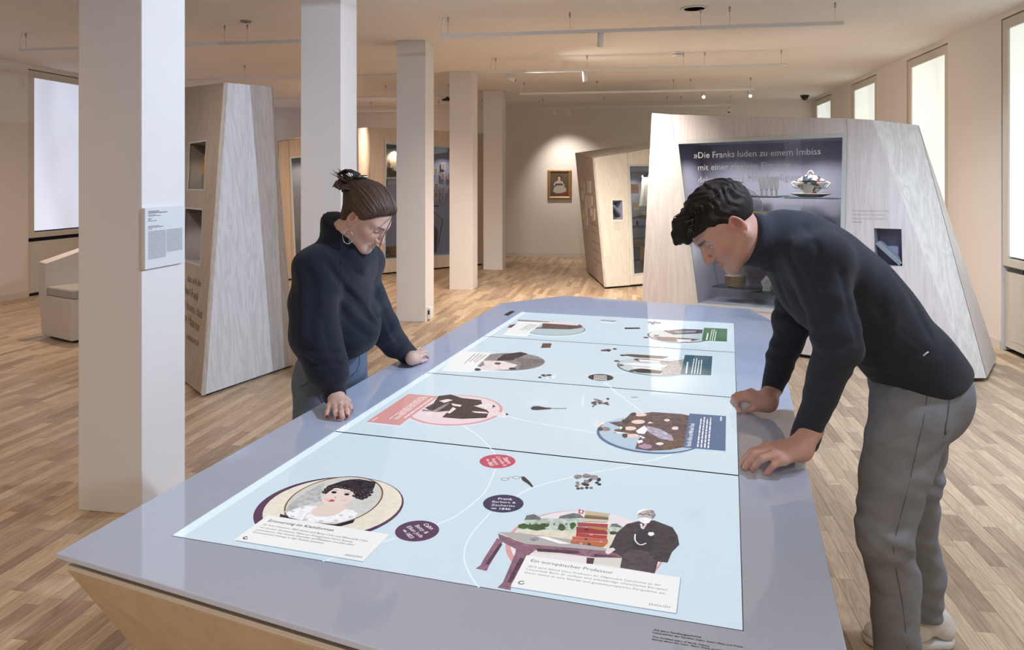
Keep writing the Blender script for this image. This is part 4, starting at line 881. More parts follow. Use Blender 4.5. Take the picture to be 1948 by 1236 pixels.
# ---------------------------------------------------------------- painting on the back wall
PW_ = Plane((0, YB-.002, 0), (1, 0, 0), (0, 0, 1)); q = [PW_.hit(x, y, .05) for x, y in ((1041.7, 378.5), (1086.5, 378.5), (1086.5, 323), (1041.7, 323))]
pa = thing('portrait_painting', 'old portrait of a seated child in a gold frame on the back wall', 'painting', PW_.at((q[0][0]+q[1][0])/2, q[0][1], .02))
GF = M('gold_frame', (.30, .175, .06), rough=.5, metal=.2, var=.25, vscale=40)
oq = q; iq = shrink(q, .055)
for i in range(4):
    j = (i+1) % 4; v = [PW_.at(*oq[i], .0), PW_.at(*oq[j], .0), PW_.at(*iq[j], .0), PW_.at(*iq[i], .0), PW_.at(*oq[i], .035), PW_.at(*oq[j], .035), PW_.at(*iq[j], .03), PW_.at(*iq[i], .03)]
    m0 = [(oq[k][0]*.6+iq[k][0]*.4, oq[k][1]*.6+iq[k][1]*.4) for k in (i, j)]
    v += [PW_.at(*m0[0], .05), PW_.at(*m0[1], .05)]
    fixn(mesh('frame_side', v, [(0, 1, 5, 4), (4, 5, 9, 8), (8, 9, 6, 7), (7, 6, 2, 3), (0, 4, 8, 7, 3), (1, 2, 6, 9, 5), (0, 3, 2, 1)], GF, pa))
cv = slab('canvas', PW_, iq, .015, M('canvas_brown', (.085, .06, .04), rough=.6, var=.35, vscale=5), pa, .02)
LZ = [.0204]
def paint(pts, m_, nm='painted_shape'):
    LZ[0] += .0002; mesh(nm, [PW_.at(*PW_.hit(x, y, LZ[0]), LZ[0]) for x, y in pts], [tuple(range(len(pts)))], m_, cv)
def oval(cx_, cy_, rx, ry, n_=16, a0_=0): return [(cx_+rx*math.cos(2*math.pi*i/n_), cy_+ry*math.sin(2*math.pi*i/n_)) for i in range(n_)]
pw = M('paint_white', (.38, .34, .27), rough=.6, var=.3, vscale=20); ps = M('paint_skin', (.52, .33, .24), rough=.6, var=.05); pk = M('paint_dark', (.03, .02, .018), rough=.6); pb2 = M('paint_blue', (.03, .05, .09), rough=.6); pr2 = M('paint_red', (.18, .03, .03), rough=.6)
paint([(1063, 366), (1074, 357), (1083, 364), (1083, 371), (1064, 371)], pr2)
paint([(1052, 364), (1054, 357), (1060, 352), (1069, 352), (1077, 358), (1077, 364), (1068, 367), (1058, 368)], pw)
paint([(1055, 347), (1059, 344), (1069, 344), (1072, 348), (1069, 353), (1059, 353)], pw); paint([(1056, 349), (1070, 349), (1071, 352.5), (1056, 352.5)], pb2)
paint(oval(1063.7, 338, 4.6, 4.6), pk); paint(oval(1063.7, 339, 2.7, 3.4), ps); paint([(1062, 342), (1065.5, 342), (1067, 345), (1060, 345)], ps)
paint([(1053, 350), (1056, 347), (1057, 350), (1054, 355)], ps); paint([(1070, 347), (1073, 350), (1074, 355), (1071.5, 353)], ps)
paint(oval(1059.5, 365, 1.2, 2), ps); paint(oval(1064.5, 366, 1.2, 2), ps)
# smooth fact: painted eyes and mouth
paint(oval(1062.6, 338.6, .5, .35, 8), pk); paint(oval(1064.9, 338.6, .5, .35, 8), pk); paint(oval(1063.7, 341, .8, .3, 8), pr2)
# ================================================================ what the screens show
def mid(k, name, pL, pR, mat, dr=1.0):
    a, b = V((*TU(*pL), 0)), V((*TU(*pR), 0)); c = (a+b)/2; return gdisc(k, name, (c.x, c.y), (a-b).length/2*dr, mat, uv=True)
def blob(k, name, c, rx, ry, mat, n=14, rough_=.25, seed=0):
    r = random.Random(seed); return gpoly(k, name, [(c[0]+rx*math.cos(2*math.pi*i/n)*(1-r.uniform(0, rough_)), c[1]+ry*math.sin(2*math.pi*i/n)*(1-r.uniform(0, rough_))) for i in range(n)], mat)
LINE = EM('line_white', C(232, 242, 248)); CARD = EM('card_white', C(238, 239, 240)); TXT = EM('text_dark', C(40, 40, 52)); TXTG = EM('text_grey', C(120, 118, 125)); TXTW = EM('text_white', C(240, 240, 244))
PURP = EM('purple', C(84, 54, 86)); NAVY = EM('navy', C(54, 52, 88)); PINKR = EM('pink_red', C(190, 78, 104)); SALM = EM('salmon', C(214, 158, 160)); PINKL = EM('pink_light', C(232, 212, 220)); CREAM = EM('cream', C(226, 219, 205), tone=0.06)
DARK = EM('photo_black', C(44, 40, 46), tone=0.8); GREYP = EM('photo_grey', C(120, 116, 120), tone=0.7); PALE = EM('photo_pale', C(222, 212, 212), tone=0.18); BROWNP = EM('photo_brown', C(84, 66, 64), tone=0.8); WHITEP = EM('photo_white', C(236, 236, 240), tone=0.1); SKINP = EM('photo_skin', C(228, 200, 192), tone=0.12)
BLUEC = EM('card_blue', C(70, 104, 146)); BLUEL = EM('light_blue', C(172, 198, 220)); TEAL = EM('card_teal', C(58, 96, 112)); GREEN = EM('card_green', C(66, 112, 72)); SALC = EM('card_salmon', C(212, 152, 150))
c2, c3, c4, c5, c6, c7 = crop(300, 840, 3.1214), crop(840, 840, 3.1217), crop(640, 700, 4.87), crop(1060, 720, 5.126), crop(820, 560, 3.0437), crop(1220, 1170, 8.8545)
P1 = lambda c, x, y: c([(x, y)])[0]
# -- connecting lines
gline(0, 'curve', c3([(318, 165), (255, 300), (100, 430), (0, 478)])+c2([(1660, 492)]), .003, LINE)
gline(0, 'curve', c2([(1410, 572), (1340, 592), (980, 710)]), .003, LINE)
gline(0, 'curve', c3([(440, 328), (540, 272), (810, 200), (1130, 142)]), .003, LINE)
gline(0, 'curve', c3([(290, 420), (170, 560), (133, 680), (170, 790), (222, 865)]), .003, LINE)
gline(0, 'curve', c3([(318, 75), (305, 45)]), .004, LINE)
gline(1, 'curve', c4([(1175, 530), (1330, 640), (1450, 768)]), .003, LINE); gline(1, 'curve', c4([(1600, 450), (1780, 490)])+c5([(0, 465), (390, 530)]), .003, LINE)
gline(1, 'curve', c5([(535, 100), (700, 225), (870, 355)]), .003, LINE); gline(1, 'curve', c5([(705, 822), (900, 800), (1110, 740)]), .003, LINE)
gline(2, 'curve', c6([(1000, 502), (1070, 565)]), .004, LINE); gline(2, 'curve', c6([(1030, 460), (1140, 450)]), .003, LINE); gline(3, 'curve', c6([(1355, 278), (1335, 318)]), .004, LINE)
# -- nearest screen: portrait in an oval
mid(0, 'ring', P1(c2, 567, 440), P1(c2, 1457, 330), PURP); mid(0, 'mount', P1(c2, 622, 428), P1(c2, 1446, 326), CREAM)
a, b = V((*TU(*P1(c2, 1178, 207)), 0)), V((*TU(*P1(c2, 905, 505)), 0)); c_ = (a+b)/2; an = math.atan2(a.y-b.y, a.x-b.x)
for rr, m_ in ((1.0, EM('oval_brown', C(122, 92, 66))), (.965, EM('portrait_ground', C(205, 203, 200), tone=0.08))): gdisc(0, 'oval', (c_.x, c_.y), (a-b).length/2*rr*.80, m_, uv=True, sx=1.25, ang=an)
gpoly(0, 'portrait_shade', c2([(745, 425), (790, 365), (880, 300), (960, 258), (990, 250), (965, 320), (975, 350), (870, 380), (790, 408)]), EM('portrait_grey', C(176, 176, 178), tone=0.25))
gpoly(0, 'chest', c2([(890, 432), (935, 395), (990, 372), (1090, 376), (1135, 402), (1075, 432), (960, 442)]), EM('portrait_chest', C(228, 210, 200)))
gpoly(0, 'dress', c2([(728, 428), (768, 440), (900, 478), (1060, 492), (1172, 462), (1160, 482), (1090, 502), (900, 505), (722, 452)]), EM('portrait_dress', C(42, 38, 52)))
gpoly(0, 'collar', c2([(762, 425), (800, 405), (870, 380), (950, 384), (905, 425), (930, 442), (1000, 446), (1070, 432), (1112, 402), (1190, 410), (1172, 452), (1090, 476), (980, 481), (850, 466), (780, 450)]), WHITEP)
gpoly(0, 'face', c2([(1012, 300), (1030, 280), (1075, 266), (1140, 270), (1190, 292), (1185, 320), (1152, 350), (1095, 378), (1040, 383), (998, 376), (974, 352), (985, 325)]), EM('portrait_face', C(232, 212, 206)))
gpoly(0, 'hair', c2([(978, 300), (1010, 262), (1060, 246), (1100, 232), (1148, 224), (1200, 222), (1297, 240), (1284, 275), (1272, 300), (1242, 324), (1200, 336), (1165, 318), (1185, 300), (1150, 282), (1100, 276), (1050, 276), (1022, 294), (998, 313)]), EM('portrait_hair', C(46, 38, 42), tone=0.9))
for q, (rx, ry), m_ in (((1047, 301), (5.2, 2.4), DARK), ((1123, 313), (5.2, 2.4), DARK), ((1028, 350), (8, 2.4), PINKR), ((1055, 332), (2.5, 1.5), EM('nose', C(205, 160, 160)))): blob(0, 'feature', P1(c2, *q), rx, ry, m_, 10, 0)
for i, (x, y) in enumerate(((990, 300), (1003, 284), (1020, 275), (1042, 268), (1065, 268), (1090, 272), (1115, 276), (1140, 280), (1160, 290), (1178, 304), (1172, 322), (1190, 332), (1210, 338), (1232, 330), (1252, 318), (1266, 300), (1206, 316), (1222, 304))):
    blob(0, 'curl', P1(c2, x, y), 6.2, 3.0, EM('portrait_hair', C(46, 38, 42), tone=.9), 10, .15, i); blob(0, 'curl_light', P1(c2, x-3, y-2), 1.8, .9, EM('curl_sheen', C(120, 104, 104)), 8, .1, i)
for i, (x, y) in enumerate(((775, 428), (800, 415), (830, 402), (860, 392), (890, 386), (800, 446), (840, 456), (880, 464), (925, 470), (970, 474), (1015, 474), (1060, 470), (1105, 462), (1145, 448), (1172, 430), (1180, 414), (1130, 418), (1090, 438))):
    blob(0, 'ruffle', P1(c2, x, y), 5.5, 2.8, (WHITEP, EM('ruffle_grey', C(206, 206, 214)))[i % 2], 9, .3, i)
blob(0, 'cheek', P1(c2, 1005, 345), 7, 3, EM('cheek', C(234, 196, 192)), 12, .05); blob(0, 'cheek', P1(c2, 1110, 350), 7, 3, EM('cheek', C(234, 196, 192)), 12, .05)
gline(0, 'brow', c2([(1030, 290), (1050, 286), (1070, 293)]), .0015, BROWNP); gline(0, 'brow', c2([(1105, 300), (1130, 300), (1148, 308)]), .0015, BROWNP); gline(0, 'necklace', c2([(935, 395), (880, 440), (865, 468)]), .0015, SALM)
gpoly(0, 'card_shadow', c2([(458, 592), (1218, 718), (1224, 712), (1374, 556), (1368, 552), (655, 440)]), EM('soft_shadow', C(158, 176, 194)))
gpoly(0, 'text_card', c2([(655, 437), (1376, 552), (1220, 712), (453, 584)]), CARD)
gtext(0, 'Erinnerung im Kleinformat', P1(c2, 653, 475), P1(c2, 1040, 534), TXT, bold=.01)
for s_, p, q in (('Zu ihrer Hochzeit 1823 lassen sich Betty Cahn und Elkan Juda Cahn', (622, 496), (1243, 596)), ('von Lorenz Grünbaum, Maler am Königlichen Hof in Kassel,', (602, 512), (1156, 601)), ('porträtieren. Die kleinen Gemälde auf Elfenbein wurden über', (580, 527), (1164, 619)), ('Generationen hinweg in der Familie bewahrt.', (562, 541), (986, 609)), ('ENGLISH', (1110, 678), (1208, 692))): gtext(0, s_, P1(c2, *p), P1(c2, *q), TXT)
gline(0, 'turn_symbol', c2([(533, 568), (522, 566), (511, 571), (512, 578), (524, 580), (534, 576)]), .003, TXT, 4)
def badge(k, pL, pR, m_, lines, bl=.0):
    mid(k, 'badge', pL, pR, m_)
    for i, (s_, p, q) in enumerate(lines): gtext(k, s_, p, q, TXTW, bold=.012 if i in (0, len(lines)-1) else 0)
badge(0, P1(c2, 1409, 540), P1(c2, 1671, 520), PURP, [('Cahn', P1(c2, 1573, 493), P1(c2, 1622, 524)), ('Betty &', P1(c2, 1525, 502), P1(c2, 1590, 549)), ('Elkan Juda', P1(c2, 1476, 508), P1(c2, 1560, 572)), ('∞ 1823', P1(c2, 1450, 528), P1(c2, 1500, 577))])
badge(0, P1(c3, 226, 122), P1(c3, 438, 112), PINKR, [('Stern', P1(c3, 362, 98), P1(c3, 392, 132)), ('Cornelia &', P1(c3, 322, 90), P1(c3, 368, 146)), ('August', P1(c3, 294, 102), P1(c3, 323, 140)), ('∞ 1865', P1(c3, 260, 106), P1(c3, 290, 146))])
badge(0, P1(c3, 246, 368), P1(c3, 487, 368), NAVY, [('Frank', P1(c3, 335, 345), P1(c3, 421, 349)), ('Barbara &', P1(c3, 300, 362), P1(c3, 440, 369)), ('Zacharias', P1(c3, 293, 382), P1(c3, 435, 389)), ('∞ 1840', P1(c3, 293, 402), P1(c3, 408, 408))])
# spectacles and grapes
for q in ((376, 224), (444, 214)): u, v_ = TU(*P1(c3, *q)); gline(0, 'spectacle_ring', [P1(c3, q[0]+22*math.cos(a), q[1]+8*math.sin(a)) for a in np.linspace(0, 2*math.pi, 13)], .0022, GREYP, 3)
gline(0, 'spectacle_bridge', c3([(398, 220), (410, 213), (424, 216)]), .002, GREYP); gpoly(0, 'spectacle_case', c3([(470, 210), (490, 208), (510, 225), (525, 240), (546, 268), (535, 272), (510, 250), (480, 232)]), DARK)
for i in range(26):
    r = random.Random(i+40); blob(0, 'grape', P1(c3, 868+r.uniform(-70, 70)+(i % 3)*4, 245+r.uniform(-25, 38)), 4, 2.6, (DARK, GREYP, DARK, BROWNP)[i % 4], 9, .1, i)
for q in ((810, 212), (860, 206), (905, 214)): blob(0, 'vine_leaf', P1(c3, *q), 11, 5, GREYP, 12, .4, q[0])
# professor
mid(0, 'ring', P1(c3, 380, 604), P1(c3, 1318, 640), SALM); mid(0, 'ring_inner', P1(c3, 412, 590), P1(c3, 1312, 640), EM('ring_inner_pale', C(230, 222, 228)))
gpoly(0, 'forecourt', c3([(440, 530), (640, 532), (800, 530), (1000, 545), (1040, 600), (980, 640), (600, 640), (420, 560)]), EM('forecourt', C(214, 208, 190), tone=0.1))
gpoly(0, 'building', c3([(442, 525), (490, 470), (505, 440), (550, 432), (590, 455), (690, 460), (700, 445), (740, 440), (780, 426), (820, 430), (860, 470), (850, 500), (840, 530), (640, 530)]), EM('building', C(172, 184, 176), tone=0.35))
gpoly(0, 'building', c3([(985, 540), (1000, 495), (1040, 488), (1078, 512), (1040, 550)]), EM('building', C(172, 184, 176), tone=0.35))
for q in ([(490, 470), (505, 440), (550, 432), (590, 455), (585, 466), (500, 466)], [(700, 458), (700, 445), (780, 426), (820, 432), (850, 456)], [(1000, 505), (1010, 490), (1040, 488), (1076, 512)]): gpoly(0, 'roof', c3(q), EM('roof', C(92, 100, 104), tone=0.5))
for i in range(9): gpoly(0, 'window_row', c3([(520+i*36, 484+(i % 2)), (532+i*36, 485), (530+i*36, 500), (518+i*36, 499)]), EM('windows', C(110, 124, 122)))
for q, rx, ry in (((490, 505), 16, 6), ((565, 512), 24, 7), ((610, 500), 12, 5), ((712, 512), 9, 7), ((778, 500), 7, 8), ((1020, 545), 8, 4)): blob(0, 'shrub', P1(c3, *q), rx, ry, EM('shrub', C(46, 74, 40), tone=0.7), 12, .35, int(q[0]))
gpoly(0, 'flag', c3([(815, 403), (850, 412), (838, 432), (812, 428)]), PINKR); gpoly(0, 'flag_cross', c3([(824, 412), (838, 417), (836, 423), (822, 419)]), WHITEP); gpoly(0, 'flag_cross', c3([(830, 409), (835, 411), (829, 427), (824, 425)]), WHITEP)
DESK = EM('desk_purple', C(126, 92, 110), tone=0.35); DESKD = EM('desk_dark', C(72, 48, 66), tone=0.5); DESKT = EM('desk_top', C(176, 172, 172))
gpoly(0, 'desk_gap', c3([(500, 660), (880, 690), (900, 725), (1060, 750), (1070, 690), (560, 640)]), EM('desk_gap', C(214, 214, 204)))
gpoly(0, 'desk_leg', c3([(330, 575), (365, 595), (285, 735), (268, 770), (202, 757), (232, 735), (250, 700)]), DESK); gpoly(0, 'desk_leg', c3([(440, 660), (505, 690), (415, 850), (410, 886), (330, 870), (362, 842), (385, 790)]), DESK)
gpoly(0, 'desk_leg_shade', c3([(345, 605), (362, 612), (285, 732), (262, 730)]), DESKD); gpoly(0, 'desk_leg_shade', c3([(465, 690), (492, 700), (412, 842), (390, 838)]), DESKD); gpoly(0, 'desk_leg', c3([(862, 690), (908, 695), (900, 730), (860, 726)]), DESKD)
gpoly(0, 'desk_front', c3([(335, 548), (500, 610), (985, 650), (1072, 668), (1070, 694), (905, 690), (560, 645), (500, 690), (440, 680), (440, 640), (345, 590)]), DESK)
gpoly(0, 'desk_drawer', c3([(560, 636), (800, 650), (825, 660), (800, 670), (570, 655)]), DESKD); gpoly(0, 'desk_drawer', c3([(905, 668), (1000, 678), (1060, 690), (910, 686)]), DESKD)
gpoly(0, 'desk_top', c3([(333, 540), (425, 540), (780, 585), (985, 640), (985, 652), (500, 610)]), DESKT); gpoly(0, 'sheet', c3([(565, 565), (620, 566), (770, 610), (700, 608)]), WHITEP); blob(0, 'bowl', P1(c3, 550, 580), 10, 4, GREYP, 12, .1)
BK = [([(855, 412), (1000, 430), (992, 450), (850, 440)], C(196, 182, 150)), ([(850, 440), (992, 452), (990, 468), (846, 458)], C(120, 104, 84)), ([(848, 458), (992, 470), (985, 484), (846, 480)], C(208, 196, 166)), ([(806, 482), (990, 492), (985, 514), (812, 506)], C(168, 66, 84)),
      ([(870, 505), (990, 514), (985, 532), (862, 526)], C(176, 132, 78)), ([(802, 508), (862, 512), (985, 535), (985, 556), (800, 545)], C(150, 52, 62)), ([(800, 545), (985, 560), (980, 580), (798, 566)], C(176, 60, 58)), ([(778, 566), (985, 580), (990, 600), (775, 584)], C(196, 96, 84)), ([(770, 585), (990, 602), (962, 630), (766, 606)], C(186, 104, 66))]
for i, (q, c_) in enumerate(BK): gpoly(0, 'book', c3(q), EM('book%d' % i, c_)); gpoly(0, 'book_edge', c3([(q[3][0]+6, q[3][1]-3), (q[2][0]-6, q[2][1]-3), (q[2][0]-6, q[2][1]), (q[3][0]+6, q[3][1])]), BROWNP)
for i, (q, w_) in enumerate((((850, 520), 20), ((880, 548), 18), ((850, 575), 14), ((820, 602), 16), ((868, 605), 18), ((940, 590), 14))): gpoly(0, 'book_label', c3([(q[0], q[1]), (q[0]+w_, q[1]+2), (q[0]+w_, q[1]+12), (q[0], q[1]+10)]), (DARK, SALM)[i % 2])
gpoly(0, 'coat', c3([(985, 650), (1010, 610), (1040, 545), (1100, 492), (1165, 476), (1262, 470), (1372, 512), (1402, 560), (1412, 615), (1368, 660), (1342, 722), (1285, 716), (1266, 786), (1060, 752), (1072, 690), (1035, 665)]), EM('coat', C(56, 52, 58), tone=0.45))
gpoly(0, 'waistcoat', c3([(1140, 545), (1200, 525), (1260, 545), (1255, 640), (1230, 660), (1135, 640)]), EM('waistcoat', C(44, 44, 54), tone=0.4)); gpoly(0, 'trousers', c3([(1075, 680), (1130, 640), (1230, 660), (1270, 720), (1264, 784), (1062, 750)]), EM('trousers', C(70, 64, 72), tone=0.4))
gpoly(0, 'head', c3([(1162, 455), (1168, 415), (1210, 404), (1256, 412), (1272, 440), (1252, 466), (1222, 488), (1180, 476)]), EM('head_grey', C(168, 160, 160), tone=0.5)); gpoly(0, 'hair', c3([(1240, 408), (1258, 412), (1273, 440), (1254, 465), (1245, 440)]), GREYP); gpoly(0, 'hair_white', c3([(1158, 440), (1166, 412), (1208, 402), (1240, 406), (1200, 414), (1172, 426)]), WHITEP)
gpoly(0, 'moustache', c3([(1168, 460), (1205, 450), (1248, 462), (1232, 486), (1205, 490), (1180, 480)]), WHITEP); gline(0, 'brow_line', c3([(1172, 432), (1200, 436), (1215, 432), (1240, 440)]), .003, DARK); gpoly(0, 'shirt', c3([(1178, 490), (1222, 490), (1200, 524), (1184, 516)]), PALE); gpoly(0, 'tie', c3([(1192, 490), (1206, 492), (1196, 512)]), DARK)
gline(0, 'watch_chain', c3([(1150, 552), (1150, 590), (1180, 616), (1215, 606)]), .003, WHITEP); blob(0, 'handkerchief', P1(c3, 1245, 552), 8, 5, WHITEP, 12, .4, 5); gpoly(0, 'hand', c3([(972, 660), (985, 638), (1020, 632), (1032, 645), (1000, 668), (985, 672)]), PALE)
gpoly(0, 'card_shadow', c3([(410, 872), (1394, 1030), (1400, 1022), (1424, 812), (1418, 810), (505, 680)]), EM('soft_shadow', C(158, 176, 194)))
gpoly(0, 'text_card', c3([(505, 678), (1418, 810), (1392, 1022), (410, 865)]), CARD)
gtext(0, 'Ein europäischer Professor', P1(c3, 528, 716), P1(c3, 1016, 790), TXTG, bold=.006)
for s_, p, q in (('1873 wird Alfred Stern Professor für Allgemeine Geschichte an der', (513, 748), (1303, 862)), ('Universität Bern. Er verfasst eine zehnbändige »Geschichte Europas«.', (503, 766), (1346, 890)), ('Darin nimmt er eine liberale und gesamteuropäische Perspektive ein.', (493, 785), (1333, 912)), ('ENGLISH', (1232, 975), (1356, 993))): gtext(0, s_, P1(c3, *p), P1(c3, *q), TXTG)
gline(0, 'turn_symbol', c3([(490, 836), (474, 832), (460, 838), (461, 847), (476, 850), (492, 845)]), .003, TXTG, 4)
# -- second screen
mid(1, 'ring', P1(c4, 640, 395), P1(c4, 1540, 378), SALM); mid(1, 'ring_inner', P1(c4, 668, 396), P1(c4, 1512, 372), PINKL)
gpoly(1, 'seated_men', c4([(900, 330), (945, 262), (1060, 248), (1160, 280), (1340, 300), (1350, 335), (1300, 350), (1270, 352), (1390, 390), (1412, 410), (1400, 440), (1390, 465), (1160, 475), (980, 460), (1040, 400), (940, 410), (860, 392), (820, 372)]), DARK)
for q in ([(1310, 350), (1360, 335), (1440, 340), (1475, 360), (1430, 380), (1330, 368)], [(1420, 420), (1480, 412), (1560, 416), (1600, 434), (1560, 450), (1440, 442)]): gpoly(1, 'head', c4(q), PALE); gpoly(1, 'hair', c4([(q[2][0]+10, q[2][1]+2), q[3], (q[4][0], q[4][1]-2), (q[3][0]-30, q[3][1]+8)]), DARK)
for q in ([(950, 308), (1030, 290), (1080, 300), (1000, 325)], [(740, 430), (890, 405), (895, 440)], [(1025, 420), (1080, 365), (1110, 380), (1050, 425)], [(1250, 402), (1390, 410), (1410, 425), (1280, 418)], [(1060, 330), (1160, 345), (1150, 362), (1080, 352)], [(900, 430), (985, 432), (970, 455), (930, 455)]): gpoly(1, 'light_detail', c4(q), PALE)
gpoly(1, 'desk', c4([(800, 385), (900, 395), (1040, 320), (1050, 330), (935, 410), (790, 402)]), GREYP)
gpoly(1, 'text_card', c4([(668, 242), (945, 266), (585, 536), (278, 502)]), SALC)
gbars(1, 'heading', c4([(900, 280), (635, 468), (620, 464), (885, 277)]), 1, TXTW, .8, 3, .02); gbars(1, 'paragraph', c4([(845, 270), (535, 498), (470, 480), (765, 268)]), 4, TXTW, .4, 4, .3); gbars(1, 'language_key', c4([(388, 462), (330, 497), (320, 494), (378, 460)]), 1, TXTW, .8, 2, .02)
mid(1, 'ring', P1(c5, 388, 505), P1(c5, 1440, 590), BLUEC); mid(1, 'ring_inner', P1(c5, 412, 502), P1(c5, 1442, 572), BLUEL)
gpoly(1, 'family_group', c5([(640, 420), (715, 345), (880, 338), (930, 330), (1220, 350), (1290, 366), (1272, 500), (1240, 672), (1100, 700), (900, 710), (760, 690), (790, 600), (830, 560), (660, 545), (550, 532), (560, 500), (640, 490), (500, 432)]), EM('group_dark', C(72, 60, 66), tone=0.9))
gpoly(1, 'hem_band', c5([(1090, 560), (1250, 560), (1240, 672), (1100, 700), (1010, 704), (1060, 620)]), BROWNP); gpoly(1, 'grey_dress', c5([(870, 465), (1000, 495), (1120, 560), (1135, 612), (1000, 590), (880, 520)]), EM('dress_lavender', C(150, 146, 168), tone=0.5)); gpoly(1, 'blouse', c5([(765, 515), (850, 462), (885, 500), (850, 545), (790, 540)]), WHITEP)
for q, rx, ry, m_ in (((815, 356), 12, 3.6, SKINP), ((790, 426), 14, 4.2, SKINP), ((710, 490), 13, 4, SKINP), ((462, 496), 12, 4.4, GREYP), ((410, 437), 12, 4, PALE), ((735, 562), 13, 4, SKINP), ((1070, 410), 6, 2.5, PALE), ((1150, 488), 7, 3.5, PALE), ((1000, 640), 8, 3, PALE)): blob(1, 'face', P1(c5, *q), rx, ry, m_, 14, .1)
for q, rx, ry in (((745, 350), 6, 3.6), ((670, 420), 9, 5), ((645, 492), 5, 4.5), ((420, 496), 6, 4), ((660, 560), 6, 5)): blob(1, 'hair', P1(c5, *q), rx, ry, DARK, 12, .15)
for q in ([(530, 515), (640, 530), (720, 542), (600, 540)], [(900, 425), (940, 440), (880, 442)], [(610, 470), (640, 480), (615, 505)], [(800, 560), (860, 580), (835, 592)], [(780, 610), (830, 600), (835, 625), (790, 640)]): gpoly(1, 'light_detail', c5(q), WHITEP)
blob(1, 'flowers', P1(c5, 860, 665), 14, 6, EM('flower_mauve', C(170, 140, 170)), 14, .4, 8)
gpoly(1, 'text_card', c5([(1290, 345), (1646, 370), (1641, 712), (1230, 677)]), BLUEC)
gtext(1, 'Familie Alice und Michael Frank', P1(c5, 1302, 668), P1(c5, 1340, 442), TXTW, size=.020, bold=.012)
gbars(1, 'paragraph', c5([(1362, 672), (1400, 375), (1522, 385), (1500, 685)]), 4, TXTW, .42, 9, .12); gbars(1, 'language_key', c5([(1588, 416), (1592, 376), (1612, 378), (1606, 418)]), 1, TXTW, .8, 2, .02)
gpoly(1, 'hair_brush', [(1009, 777.5), (1014, 773.5), (1024, 773), (1036, 775.5), (1048, 776.5), (1048, 779), (1036, 780), (1022, 781), (1013, 780.5)], DARK); gline(1, 'brush_handle', [(1046, 777.7), (1064, 777.8), (1078, 777.6)], .006, DARK)
for i in range(22): r = random.Random(i); blob(1, 'flower_bunch', P1(c5, 415+r.uniform(-85, 85), 228+r.uniform(-26, 30)), 4.5, 2.2, (DARK, GREYP, BROWNP)[i % 3], 9, .4, i)
gpoly(1, 'stem', c5([(345, 268), (365, 262), (355, 282), (338, 282)]), DARK); blob(1, 'grey_trace', P1(c5, 752, 188), 9, 2.6, EM('trace', C(170, 186, 202)), 12, .3, 3)
# -- third screen
mid(2, 'photo_disc', P1(c6, 246, 396), P1(c6, 657, 384), EM('photo_mid', C(126, 122, 124), tone=0.5))
gpoly(2, 'photo_table', c6([(400, 352), (520, 335), (560, 345), (470, 385), (380, 385)]), DARK); gpoly(2, 'photo_white', c6([(300, 385), (420, 388), (500, 410), (470, 436), (330, 440), (255, 440), (310, 410)]), PALE); gpoly(2, 'photo_white', c6([(380, 350), (420, 345), (400, 368), (350, 380)]), GREYP)
gpoly(2, 'photo_dark', c6([(480, 370), (650, 378), (650, 400), (560, 432), (500, 440), (520, 400)]), EM('photo_shade', C(104, 100, 104), tone=0.5)); blob(2, 'photo_hair', P1(c6, 270, 437), 8, 3, DARK, 10, .3); blob(2, 'photo_hair', P1(c6, 385, 402), 7, 3, BROWNP, 10, .3, 4); blob(2, 'photo_hair', P1(c6, 470, 432), 9, 2.4, DARK, 10, .3, 5)
gpoly(2, 'text_card', c6([(172, 330), (352, 340), (236, 446), (62, 437)]), CARD); gbars(2, 'paragraph', c6([(322, 352), (250, 402), (170, 410), (240, 342)]), 4, TXTG, .3, 3, .25)
mid(2, 'badge', P1(c6, 910, 483), P1(c6, 1056, 483), EM('badge_dark', C(46, 42, 54))); gbars(2, 'badge_text', c6([(940, 497), (1030, 500), (1025, 468), (945, 466)]), 4, TXTW, .5, 6, .15)
mid(2, 'ring', P1(c6, 1076, 412), P1(c6, 1500, 424), EM('ring_teal', C(96, 122, 130))); mid(2, 'ring_inner', P1(c6, 1086, 410), P1(c6, 1500, 420), EM('ring_inner_grey', C(196, 208, 214)))
gpoly(2, 'lawn', c6([(1330, 400), (1470, 375), (1450, 465), (1340, 474)]), EM('lawn_grey', C(150, 148, 148), tone=0.5))
for i, q in enumerate(([(1090, 352), (1150, 347), (1380, 362), (1340, 375), (1180, 366)], [(1180, 372), (1250, 376), (1400, 392), (1390, 402), (1200, 392)], [(1100, 402), (1180, 398), (1370, 412), (1350, 424), (1160, 412)], [(1150, 440), (1220, 430), (1340, 446), (1330, 462), (1200, 456)])): gpoly(2, 'figure', c6(q), (BROWNP, GREYP, WHITEP, DARK)[i])
for q in ((1110, 355), (1075, 388), (1100, 412), (1160, 447), (1190, 380)): blob(2, 'head', P1(c6, *q), 6, 1.8, BROWNP, 10, .1)
for q in ([(1200, 378), (1330, 388), (1320, 396), (1210, 390)], [(1160, 420), (1310, 432), (1300, 438), (1170, 428)]): gpoly(2, 'pale_dress', c6(q), WHITEP)
gpoly(2, 'text_card', c6([(1470, 352), (1629, 360), (1621, 471), (1444, 465)]), TEAL); gbars(2, 'heading', c6([(1472, 460), (1482, 392), (1492, 392), (1484, 460)]), 1, TXTW, .8, 5, .02); gbars(2, 'paragraph', c6([(1505, 462), (1522, 368), (1580, 374), (1572, 466)]), 4, TXTW, .4, 7, .15)
gpoly(2, 'wallet', c6([(646, 285), (699, 285), (691, 312), (636, 312)]), BROWNP)
